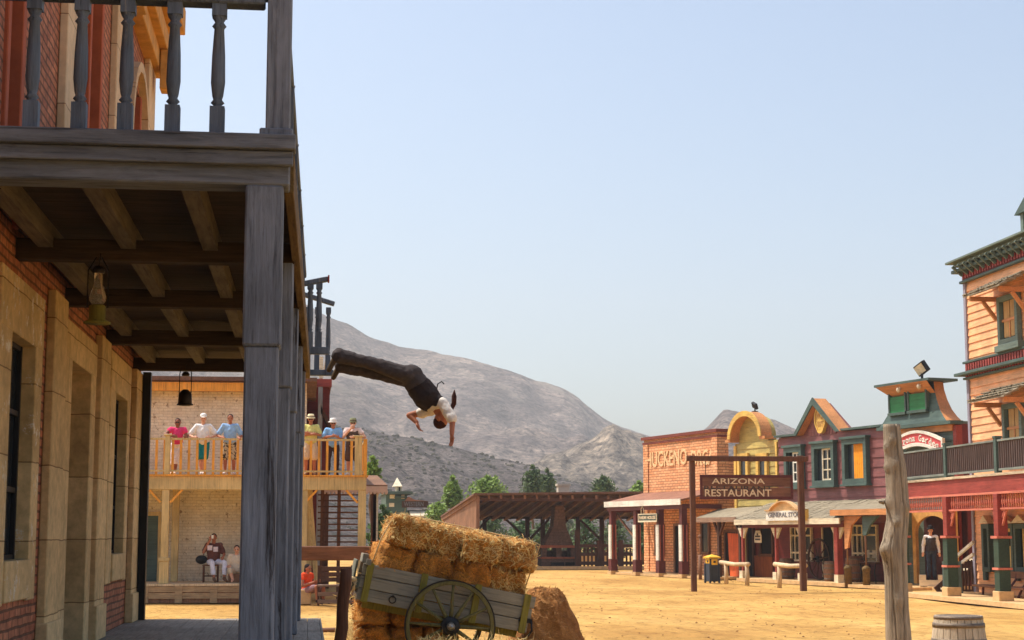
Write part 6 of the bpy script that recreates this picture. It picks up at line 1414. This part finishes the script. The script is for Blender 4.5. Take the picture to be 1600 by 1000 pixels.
def loft(mb, pts, rad, rt, n=18, grow=0):
    pts = [Vector(p) for p in pts]; vs = []; m = len(pts)
    for i, p in enumerate(pts):
        d = (pts[min(i + 1, m - 1)] - pts[max(i - 1, 0)]).normalized(); r = (rt - d * rt.dot(d)).normalized(); f = d.cross(r)
        for k_ in range(n):
            a = 2 * math.pi * k_ / n; vs.append(p + r * math.cos(a) * (rad[i][0] + grow) + f * math.sin(a) * (rad[i][1] + grow))
    fs = [(i * n + k_, i * n + (k_ + 1) % n, (i + 1) * n + (k_ + 1) % n, (i + 1) * n + k_) for i in range(m - 1) for k_ in range(n)]
    fs += [tuple(range(n - 1, -1, -1)), tuple(range((m - 1) * n, m * n))]; mb.add(vs, fs, 0, True)
def caps(mb, p0, p1, r0, r1, n=12):
    p0, p1 = Vector(p0), Vector(p1); d = (p1 - p0); l = d.length
    if l < 1e-4: return
    d.normalize(); pts = []; rr = []
    for a in (-.95, -.7, -.35): pts.append(p0 + d * r0 * a); rr.append(r0 * math.sqrt(1 - a * a))
    pts.append(p0); rr.append(r0); pts.append(p1); rr.append(r1)
    for a in (.35, .7, .95): pts.append(p1 + d * r1 * a); rr.append(r1 * math.sqrt(1 - a * a))
    mb.tube(pts, rr, n)
def hand(mb, w, d, nrm, s=1, curl=.5, thumb=1):
    d = d.normalized(); nrm = (nrm - d * nrm.dot(d)).normalized(); sd = d.cross(nrm)
    c = w + d * .05 * s; Mx = Matrix((sd, d, nrm)).transposed().to_4x4(); mb.ell(c, (.042 * s, .055 * s, .02 * s), Mx, 12, 8)
    for i, (o, l) in enumerate(((-.030, .072), (-.010, .082), (.011, .077), (.030, .06))):
        b = w + d * .085 * s + sd * o * s; a1 = curl * .7; q = b + (d * math.cos(a1) + nrm * math.sin(a1) + sd * o * 2) * l * .5 * s; a2 = curl * 1.7
        e = q + (d * math.cos(a2) + nrm * math.sin(a2) + sd * o * 2) * l * .5 * s; mb.tube([b - d * .02, b, q, e], [.0095 * s, .0105 * s, .0095 * s, .007 * s], 8)
    b = w + d * .025 * s + sd * thumb * -.03 * s; q = b + (d * .6 - sd * thumb * .7 + nrm * .3) * .045 * s; e = q + (d * .9 - sd * thumb * .1 + nrm * .5) * .03 * s; mb.tube([b, q, e], [.014 * s, .0115 * s, .008 * s], 8)
def person(name, fr_, loc, label, cat, J, skin, wear, group=None, vox=.014, rot=None, s=1.0, face=None, up=None, fold=.032):
    """J: joints; every child follows the same joints with a little more girth"""
    rt = (J['shR'] - J['shL']).normalized(); pel, che, nk, hd = J['pel'], J['che'], J['nk'], J['hd']
    face = (face or V(0, -1, 0)).normalized(); up = (up or (hd - nk)).normalized(); face = (face - up * face.dot(up)).normalized(); hr_ = face.cross(up)
    HM = Matrix((hr_, -face, up)).transposed().to_4x4()    # local x right, y back, z up
    mb = MB(); waist = pel.lerp(che, .5)
    W_b = wear.get('bulk', 0); fat = wear.get('fat', 0); fw = 1 - .12 * wear.get('slim', 0)
    tor = [(pel - (che - pel).normalized() * .07, (.13, .09)), (pel, (.165 * fw, .115 + fat * .4)), (waist, (.145 * fw + fat * .6, .11 + fat)), (che, (.165 * fw + fat * .3, .12 + fat * .4)), (che.lerp(nk, .55), (.15 * fw, .095)), (che.lerp(nk, .85), (.08, .07))]
    def torso(mb, g, i0=0, i1=6): loft(mb, [t_[0] for t_ in tor[i0:i1]], [t_[1] for t_ in tor[i0:i1]], rt, 18, g)
    def arms(mb, g, frac=1.0, only=None, r=(.058, .045, .042, .03)):
        fr_0 = frac
        for sd in 'LR':
            if only and sd not in only: continue
            frac = min(fr_0, J.get('sl' + sd, 1)) if g > 0 else fr_0
            a, b, c = J['sh' + sd], J['el' + sd], J['wr' + sd]
            caps(mb, a, a.lerp(b, min(1, frac * 2)), r[0] + g, r[0] + (r[1] - r[0]) * min(1, frac * 2) + g + (.01 if g > .012 else 0))
            if frac > .5: caps(mb, b, b.lerp(c, (frac - .5) * 2), r[2] + g, r[2] + (r[3] - r[2]) * (frac - .5) * 2 + g)
            caps(mb, che.lerp(nk, .55), a, .075 + g * .5, .062 + g)
    def legs(mb, g, frac=1.0, flare=0):
        g = g + (W_b if g > 0 else 0)
        for sd in 'LR':
            a, b, c = J['hi' + sd], J['kn' + sd], J['an' + sd]
            caps(mb, pel.lerp(a, .6), a, .1 + g, .09 + g); e1 = min(1, frac * 2); caps(mb, a, a.lerp(b, e1), .088 * fw + g, .088 * fw + (.058 - .088) * e1 + g + (flare if frac <= .5 else 0))
            if frac > .5: e2 = (frac - .5) * 2; mid = b.lerp(c, min(.35, e2)); caps(mb, b, mid, .056 + g, .058 + g); caps(mb, mid, b.lerp(c, e2), .058 + g, .058 - .022 * e2 + g + flare)
    torso(mb, -.01); arms(mb, 0); legs(mb, 0)
    caps(mb, che.lerp(nk, .7), nk.lerp(hd, .5), .058, .055)
    mb.ell(hd + up * .02, (.076, .095, .098), HM, 16, 12); mb.ell(hd - up * .05 + face * .022, (.055, .062, .065), HM, 14, 10)
    no = hd + face * .1 - up * .02; mb.ell(no, (.015, .022, .026), HM, 8, 6)
    for sgn in (-1, 1): mb.ell(hd + hr_ * sgn * .078 - up * .01, (.012, .02, .032), HM, 8, 6)
    for sd in 'LR': a, b = J['an' + sd], J['to' + sd]; caps(mb, a, a.lerp(b, .1) , .036, .034); caps(mb, a.lerp(b, -.15), b, .036, .026)
    for sd in 'LR':
        hdv = J.get('hd' + sd, (J['wr' + sd] - J['el' + sd])); nn = J.get('hn' + sd, V(0, 1, 0)); hand(mb, J['wr' + sd], hdv, nn, 1.0, J.get('cu' + sd, .5), 1 if sd == 'R' else -1)
    body = solo(name, mb, skin, fr_, loc, label, cat, group, rot=rot) if False else None
    o = link(bpy.data.objects.new(name, mesh_of(name, mb, skin))); o.location = loc; o.rotation_euler = rot or (0, 0, 0); ROOT[o.name] = Vector(); tag(o, label, cat, group); remesh(o, vox * .8, 0, 2)
    def wearpart(nm, mat, fn, disp=fold, v=vox):
        mb = MB(); fn(mb); p = part(nm, mb, mat, o); remesh(p, v, disp, 3); return p
    W = wear
    if 'pants' in W: m_, fr2, fl = W['pants']; wearpart('trousers' if fr2 > .8 else 'shorts', m_, lambda mb: (legs(mb, .016, fr2, fl), torso(mb, .014, 0, W.get('pt', 2)), W['seat'](mb) if 'seat' in W else 0))
    if 'skirtless' in W: pass
    if 'shirt' in W: m_, af = W['shirt']; wearpart('shirt', m_, lambda mb: (torso(mb, .018, 0 if W.get('untuck') else W.get('vi', 1), 6), arms(mb, .016, af)))
    if 'vest' in W: wearpart('vest', W['vest'], lambda mb: (torso(mb, .032 + W.get('vg', 0), 1, 5) if 'vg' not in W else loft(mb, [pel.lerp(waist, .3), pel.lerp(waist, .7), waist, che, che.lerp(nk, .6)], [(.15, .13), (.17, .15), (.18, .165), (.2, .175), (.17, .13)], rt, 20), caps(mb, che.lerp(nk, .5), J['shR'].lerp(che, .25), .08, .085), caps(mb, che.lerp(nk, .5), J['shL'].lerp(che, .25), .08, .085)))
    if 'shoes' in W:
        for sd in 'LR': a, b = J['an' + sd], J['to' + sd]; k_ = W.get('boot', .0); wearpart('shoe', W['shoes'], lambda mb: (caps(mb, a.lerp(b, -.15), b, .046, .036), caps(mb, a, a.lerp(J['kn' + sd], .06 + k_), .046, .05)), 0, .012)
    if 'hair' in W:
        def hf(mb):
            mb.ell(hd + up * .035 - face * .018, (.084, .096, .096), HM, 16, 10)
            if W.get('long'): mb.ell(hd - up * .04 - face * .05, (.075, .05, .1), HM, 12, 8)
        wearpart('hair', W['hair'], hf, .012, .012)
    if 'eyes' in W or True:
        mb = MB()
        if 'glasses' in W:
            for sgn in (-1, 1): mb.ell(hd + face * .093 + hr_ * sgn * .033 + up * .012, (.027, .012, .02), HM, 10, 6)
            mb.beam(hd + face * .1 - hr_ * .03 + up * .015, hd + face * .1 + hr_ * .03 + up * .015, .008, .008)
            part('sunglasses', mb, M['black'], o)
        else:
            for sgn in (-1, 1): mb = MB(); mb.ell(hd + face * .088 + hr_ * sgn * .032 + up * .01, (.013, .01, .009), HM, 8, 6); part('eye', mb, M['dark'], o)
        mb = MB(); mb.ell(hd + face * .087 - up * .055, (.022, .008, .006), HM, 8, 6); part('mouth', mb, lipm, o)
    if 'hat' in W:
        hm_, kind = W['hat']; T = Matrix.Translation(hd + up * .06) @ HM
        mb = MB()
        if kind == 'cap': mb.lathe((0, 0, 0), [(.094, -.01), (.096, .03), (.08, .075), (.04, .1), (.005, .105)], 16, 0, True, T); mb.ell((hd + up * .055 + face * .11), (.065, .065, .009), HM, 12, 6)
        else: br = {'sun': .15, 'bucket': .13, 'bowler': .14}[kind]; mb.lathe((0, 0, 0), [(br, -.025 if kind != 'bowler' else .01), (br + .004, -.018 if kind != 'bowler' else .02), (.098, .01), (.092, .07), (.075, .095 + (.03 if kind == 'bowler' else 0)), (.01, .1 + (.04 if kind == 'bowler' else 0))], 18, 0, True, T)
        h_ = part('hat', mb, hm_, o)
        if kind != 'cap': mb = MB(); mb.lathe((0, 0, 0), [(.099, .012), (.1, .014), (.098, .035), (.095, .036)], 18, 0, True, T); part('hat_band', mb, W.get('band', M['darktimber']), h_)
    return o, torso, arms, legs
lipm = plain('lips', srgb(150, 76, 66), .5, 10, .1, 0)
def stand(h=1.75, lean=0, sp=.12):
    k_ = h / 1.75; z = lambda v: v * k_
    J = dict(pel=V(0, 0, z(.95)), che=V(0, -lean * .6, z(1.28)), nk=V(0, -lean, z(1.47)), hd=V(0, -lean - .02, z(1.62)),
             shL=V(-.18, -lean * .9, z(1.41)), shR=V(.18, -lean * .9, z(1.41)), hiL=V(-.09, 0, z(.92)), hiR=V(.09, 0, z(.92)),
             knL=V(-sp, -.02, z(.5)), knR=V(sp, -.02, z(.5)), anL=V(-sp, .02, z(.08)), anR=V(sp, .02, z(.08)), toL=V(-sp - .03, -.14, .03), toR=V(sp + .03, -.14, .03),
             elL=V(-.26, 0, z(1.14)), elR=V(.26, 0, z(1.14)), wrL=V(-.27, -.08, z(.9)), wrR=V(.27, -.08, z(.9)))
    return J
zd = zdeck + .002; railz = zr - zdeck
def gpos(px, dy=.42): p = onY(px, 700, YB + dy); return V(p.x, YB + dy, zd)
# woman in pink
Jq = stand(1.6, .05); Jq.update(elL=V(-.33, -.2, railz + .12), wrL=V(-.12, -.36, railz + .07), elR=V(.27, -.05, 1.05), wrR=V(.25, -.34, railz + .04), hdL=V(.9, -.1, -.1), knR=V(-.02, -.05, .46), anR=V(-.04, -.1, .08), toR=V(-.05, -.24, .03))
person('person', WF, gpos(277), 'woman in a bright pink top and white cropped trousers leaning on the gallery railing', 'person', Jq, SK['brown'], dict(shirt=(cloth('pink_top', (226, 60, 112)), .12), pants=(cloth('white_trousers', (228, 228, 236)), .66, 0), hair=cloth('dark_hair', (52, 34, 28)), long=1, glasses=1, shoes=cloth('pale_shoes', (222, 206, 190)), slim=1), 'onlookers on the gallery')
Jq = stand(1.72, .06); Jq.update(elL=V(-.38, -.05, 1.12), wrL=V(-.24, -.34, railz + .04), elR=V(.38, -.02, 1.14), wrR=V(.22, -.34, railz + .04), hdL=V(.6, -.5, -.1), hdR=V(-.6, -.5, -.1), knL=V(-.06, -.02, .49), anL=V(-.02, .02, .08), toL=V(-.03, -.13, .03), knR=V(.06, -.05, .49), anR=V(.04, -.08, .08), toR=V(.05, -.22, .03))
person('person', WF, gpos(317), 'man in white cap, white t-shirt and teal shorts leaning on the gallery railing', 'person', Jq, SK['fair'], dict(shirt=(cloth('white_tee', (236, 232, 228)), .38), pants=(cloth('teal_shorts', (24, 132, 140)), .46, .03), hat=(cloth('white_cap', (240, 236, 228)), 'cap'), hair=cloth('brown_hair', (84, 60, 44)), shoes=cloth('pale_shoes2', (214, 206, 200)), fat=.03, untuck=1), 'onlookers on the gallery')
Jq = stand(1.74, .06); Jq.update(elL=V(-.34, -.05, 1.12), wrL=V(-.22, -.34, railz + .04), elR=V(.34, -.02, 1.12), wrR=V(.24, -.34, railz + .04), hdL=V(.5, -.5, -.2), hdR=V(.3, -.6, -.2))
person('person', WF, gpos(359), 'man in a light blue t-shirt and camouflage shorts beside the big dark post', 'person', Jq, SK['tan'], dict(shirt=(cloth('light_blue_tee', (150, 186, 224)), .38), pants=(camo('camo_shorts', (56, 50, 40), (196, 184, 156)), .48, .03), hair=cloth('short_dark_hair', (48, 34, 28)), shoes=cloth('pale_shoes3', (214, 206, 200)), fat=.02, untuck=1), 'onlookers on the gallery')
Jq = stand(1.74, .0); Jq.update(elL=V(-.27, -.06, 1.16), wrL=V(.06, -.25, 1.17), elR=V(.27, -.06, 1.17), wrR=V(-.05, -.22, 1.21), hdL=V(.9, -.1, .1), hdR=V(-.9, -.1, .05), hnL=V(0, 1, 0), hnR=V(0, 1, 0))
person('person', WF, gpos(485, .5), 'man in a pale hat and yellow t-shirt with his arms crossed on the gallery', 'person', Jq, SK['tan'], dict(shirt=(cloth('yellow_tee', (214, 206, 122)), .38), pants=(cloth('beige_shorts', (214, 198, 172)), .46, .03), hat=(cloth('straw_hat', (238, 222, 178)), 'bucket'), glasses=1, hair=cloth('grey_hair', (150, 140, 130)), shoes=cloth('tan_shoes', (150, 120, 90)), fat=.035, untuck=1), 'onlookers on the gallery')
Jq = stand(1.62, .04); Jq.update(elL=V(-.27, -.06, 1.1), wrL=V(-.04, -.26, 1.12), elR=V(.28, -.08, 1.03), wrR=V(.16, -.34, railz + .06), hdL=V(.8, -.2, .1), hdR=V(-.4, -.6, .2))
person('person', WF, gpos(520, .5), 'person in white sun hat, light blue shirt and dark trousers on the gallery', 'person', Jq, SK['tan'], dict(shirt=(cloth('sky_blue_shirt', (136, 182, 226)), .4), pants=(cloth('dark_brown_trousers', (66, 46, 44)), .96, 0), hat=(cloth('white_hat', (238, 232, 224)), 'sun'), band=cloth('white_band', (222, 216, 206)), hair=cloth('dark_hair2', (60, 42, 34)), glasses=1, shoes=cloth('dark_shoes', (40, 36, 36)), untuck=1), 'onlookers on the gallery')
Jq = stand(1.62, .1); Jq.update(elL=V(-.27, -.2, 1.1), wrL=V(-.06, -.3, 1.34), elR=V(.34, -.2, 1.1), wrR=V(.05, -.36, railz + .08), hdL=V(.5, .1, .8), hdR=V(-.9, -.1, .0), anR=V(.1, -.08, .08), toR=V(.14, -.24, .03))
person('person', WF, gpos(551, .45), 'man in olive bucket hat and dark vest at the right end of the gallery', 'person', Jq, SK['fair'], dict(shirt=(cloth('pale_pink_tee', (226, 200, 190)), .2), vest=cloth('dark_vest', (94, 76, 66)), pants=(cloth('brown_shorts', (96, 74, 62)), .46, .03), hat=(cloth('olive_hat', (132, 134, 100)), 'bucket'), glasses=1, hair=cloth('grey_hair2', (120, 110, 100)), shoes=cloth('white_trainers', (230, 226, 220)), untuck=1), 'onlookers on the gallery')
# seated man with stool
def sit(h=1.7, seat=.5):
    J = stand(h); dz = .95 - seat - .1
    for a in ('pel', 'che', 'nk', 'hd', 'shL', 'shR', 'hiL', 'hiR'): J[a] = J[a] - V(0, 0, dz)
    J.update(knL=V(-.16, -.42, seat + .06), knR=V(.2, -.4, seat + .06), anL=V(-.08, -.42, .09), anR=V(.24, -.38, .09), toL=V(-.1, -.58, .04), toR=V(.3, -.53, .04), elL=J['shL'] + V(-.08, -.02, -.28), elR=J['shR'] + V(.1, -.03, -.28), wrL=V(-.2, -.25, seat + .15), wrR=V(.24, -.26, seat + .12)); return J
zb2 = zbw + .002
Jq = sit(1.72, .52); Jq.update(elL=Jq['shL'] + V(-.1, -.12, -.2), wrL=Jq['hd'] + V(-.09, -.16, -.04), hdL=V(.2, .2, 1), elR=Jq['shR'] + V(.12, -.05, -.27), wrR=V(.28, -.2, .72), knR=V(.34, -.36, .56), anR=V(.34, -.42, .1), toR=V(.42, -.56, .04), knL=V(-.02, -.44, .56), anL=V(.06, -.48, .09), toL=V(.1, -.64, .04), cuL=1.1)
P = onY(333, 900, YB + 1.3); P = V(P.x, YB + 1.3, zb2)
ob, *_ = person('person', WF, P, 'seated man in brown printed shirt and white trousers, hand raised to his face', 'person', Jq, SK['tan'], dict(shirt=(cloth('brown_shirt', (104, 64, 56)), .36), pants=(cloth('white_pants', (226, 224, 234)), .82, .01), hair=cloth('dark_hair3', (46, 34, 30)), shoes=cloth('brown_shoes', (110, 80, 60)), fat=.04), None)
mb = MB(); ch = Jq['che']; mb.box(-.17, -.03, -.2, -.165, ch.z - .02, ch.z + .12); mb.box(-.0, .13, -.2, -.165, ch.z - .06, ch.z + .08); part('printed_panel', mb, cloth('white_print', (224, 206, 206)), ob)
st_ = thing('wooden_stool', WF, P, 'plain brown wooden stool under the seated man', 'stool')
mb = MB(); mb.box(P.x - .3, P.x + .16, P.y - .2, P.y + .22, P.z + .46, P.z + .5); part('seat', mb, M['brownwoodx'], st_, .008)
for sx_ in (-.27, .13):
    for sy_ in (-.17, .19): mb = MB(); mb.box(P.x + sx_ - .02, P.x + sx_ + .02, P.y + sy_ - .02, P.y + sy_ + .02, P.z, P.z + .46); part('leg', mb, M['brownwood'], st_)
mb = MB(); mb.box(P.x - .27, P.x + .13, P.y - .18, P.y - .16, P.z + .16, P.z + .2); part('stretcher', mb, M['brownwood'], st_)
mb = MB(); mb.ell((P.x - .34, P.y + .0, P.z + .64), (.17, .1, .13), None, 14, 10); mb.tube([(P.x - .3, P.y, P.z + .75), (P.x - .2, P.y - .05, P.z + 1.0), (P.x - .12, P.y - .12, P.z + 1.1)], .012, 6); solo('shoulder_bag', mb, M['black'], WF, P + V(-.34, 0, .5), 'black shoulder bag hanging beside the seated man', 'bag')
mb = MB(); mb.box(P.x - .06, P.x + .0, P.y - .26, P.y - .24, P.z + 1.24, P.z + 1.34); solo('paper_cup', mb, M['white'], WF, P + V(-.04, -.25, 1.24), 'small white cup at the face of the seated man', 'cup')
Jq = sit(1.6, .3); P = onY(369, 905, YB + 1.0); P = V(P.x, YB + 1.0, zb2)
person('person', WF, P, 'person in a beige t-shirt sitting low, half hidden behind the big dark post', 'person', Jq, SK['fair'], dict(shirt=(cloth('beige_tee', (214, 196, 170)), .38), pants=(cloth('sand_shorts', (204, 184, 156)), .6, .02), hair=cloth('dark_hair4', (46, 34, 30))))
mb = MB(); mb.box(P.x - .22, P.x + .25, P.y - .15, P.y + .25, P.z, P.z + .24); solo('low_crate', mb, M['barnwood'], WF, P, 'low wooden crate under the seated person in beige', 'crate', bevel=.01)
P = onZ(479, 945, .0); YO = P.y; Jq = sit(1.5, .42); Jq.update(wrL=V(-.1, -.3, .6), wrR=V(.12, -.3, .6))
rz_ = R(55); person('person', WF, V(P.x, YO + .3, .0), 'woman in an orange top and shorts sitting on a pale block behind the hitching rail', 'person', Jq, SK['tan'], dict(shirt=(cloth('orange_top', (244, 84, 40)), .1), pants=(cloth('mauve_shorts', (150, 118, 122)), .4, .02), hair=cloth('long_dark_hair', (40, 28, 26)), long=1, shoes=cloth('dark_shoes2', (46, 36, 34)), slim=1), rot=(0, 0, rz_))
mb = MB(); mb.box(P.x - .35, P.x + .12, YO + .1, YO + .6, 0, .4); solo('stone_block', mb, M['stepstone'], WF, V(P.x, YO + .3, 0), 'pale stone block the woman in orange sits on', 'block', bevel=.02)
# statue in the doorway
P = onY(1456, 915, 10); ps = S.pl(1456.5, 914, .9); zf_ = .27; wp_ = S.m @ V(ps[0], .9, 0)
Jq = stand(1.8, 0, .09); Jq.update(elL=V(-.25, .03, 1.18), wrL=V(-.27, -.03, .93), elR=V(.25, .03, 1.18), wrR=V(.27, -.03, .93))
zbase = S.Z(912, 1456, .9); pz = .26
stt, *_ = person('statue', WF, V(wp_.x, wp_.y, .335), 'gentleman figure in dark hat, vest and white sleeves in the dark doorway', 'statue', Jq, SK['fair'], dict(shirt=(cloth('white_sleeves', (226, 222, 216)), .95), vest=cloth('grey_vest', (62, 56, 54)), pants=(cloth('blue_black_trousers', (50, 58, 74)), .98, 0), hat=(cloth('black_hat', (30, 28, 28)), 'bowler'), band=M['black'], hair=cloth('black_hair', (30, 26, 24)), shoes=cloth('black_shoes', (28, 28, 28)), slim=1), rot=(0, 0, -R(20)), face=V(0, -1, 0))
mb = MB(); mb.box(-.42, .42, -.25, .2, -.205, -.004); mb.box(-.42, -.2, -.25, .2, -.002, .17); mb.box(.2, .42, -.25, .2, -.002, .17); part('notched_base', mb, M['offwhite'], stt)
# ------------------------------------------------------------------ the stuntman diving from the platform
YD_ = 21.5
O = onY(642, 590, YD_)
def dp(px, py, dy=0): return onY(px, py, YD_ + dy) - O
J = dict(pel=dp(643, 590), che=dp(667, 620), nk=dp(685, 640), hd=dp(688, 655, -.02),
         shR=dp(691, 630, -.15), shL=dp(674, 641, .16), hiR=dp(638, 586, -.09), hiL=dp(637, 592, .09), slL=.24,
         knR=dp(578, 567, -.1), knL=dp(581, 582, .08), anR=dp(526, 555, -.1), anL=dp(531, 571, .08), toR=dp(514, 578, -.11), toL=dp(521, 590, .08),
         elR=dp(707, 656, -.24), wrR=dp(706, 679, -.3), elL=dp(640, 649, .2), wrL=dp(651, 660, .12), hdR=dp(706, 697, -.3) - dp(706, 679, -.3), hdL=dp(656, 670, .1) - dp(652, 659, .12), hnR=V(-.6, -.4, 0), hnL=V(.6, -.3, .2), cuR=.35, cuL=.5)
wear = dict(pants=(cloth('charcoal_trousers', (72, 64, 62), 18, .25), .97, .035), shirt=(cloth('white_shirt', (232, 222, 208)), .46), vest=cloth('dark_brown_vest', (48, 38, 36), 18, .25), shoes=cloth('brown_boots', (78, 62, 40)), hair=cloth('dark_brown_hair', (62, 32, 22)), boot=.25, fat=.03, vi=2, pt=3, seat=lambda mb: (mb.ell(dp(643, 585, -.07), (.15, .11, .13), None, 16, 10), mb.ell(dp(643, 585, .07), (.15, .11, .13), None, 16, 10)), vg=.014, bulk=.012)
dv, tfn, afn, lfn = person('person', WF, O, 'stuntman in dark vest and trousers diving head first off the platform', 'person', J, SK['tan'], wear, vox=.011, face=V(.72, -.25, -.35), up=dp(690, 664) - dp(683, 645), fold=.028)
mb = MB(); a = dp(700, 650, .12); b = dp(709, 630, .1); c = dp(710, 609, .1); mb.tube([a, b, b.lerp(c, .5), c], [.02, .035, .03, .006], 8, jit=.15); pt_ = part('ponytail', mb, wear['hair'], dv)
mb = MB(); mb.tube([dp(682, 610, -.05), dp(684, 600, -.06), dp(690, 596, -.06), dp(694, 600, -.06)], .008, 6); part('loose_strap', mb, M['black'], dv)
mb = MB(); pA, pB = J['pel'].lerp(J['che'], .12), J['pel'].lerp(J['che'], .24); loft(mb, [pA, pB], [(.16, .13), (.16, .13)], (J['shR'] - J['shL']).normalized(), 20); part('belt', mb, M['black'], dv)
mb = MB(); mb.ell(J['nk'].lerp(J['che'], .12), (.075, .07, .03)); part('collar', mb, cloth('white_collar', (232, 222, 208)), dv)
# ------------------------------------------------------------------ haze
mb = MB(); mb.box(-900, 1300, -30, 1800, -6, 260)
hm, ht_, hb_ = newmat('haze_air', 1); ht_.nodes.remove(hb_); pv = ht_.nodes.new('ShaderNodeVolumePrincipled')
pv.inputs['Color'].default_value = (1, .985, .97, 1); pv.inputs['Density'].default_value = .0004; pv.inputs['Anisotropy'].default_value = .2
ht_.links.new(pv.outputs[0], ht_.nodes['Material Output'].inputs['Volume'])
hz_ = solo('haze', mb, hm, WF, (0, 0, -6), kind='stuff')
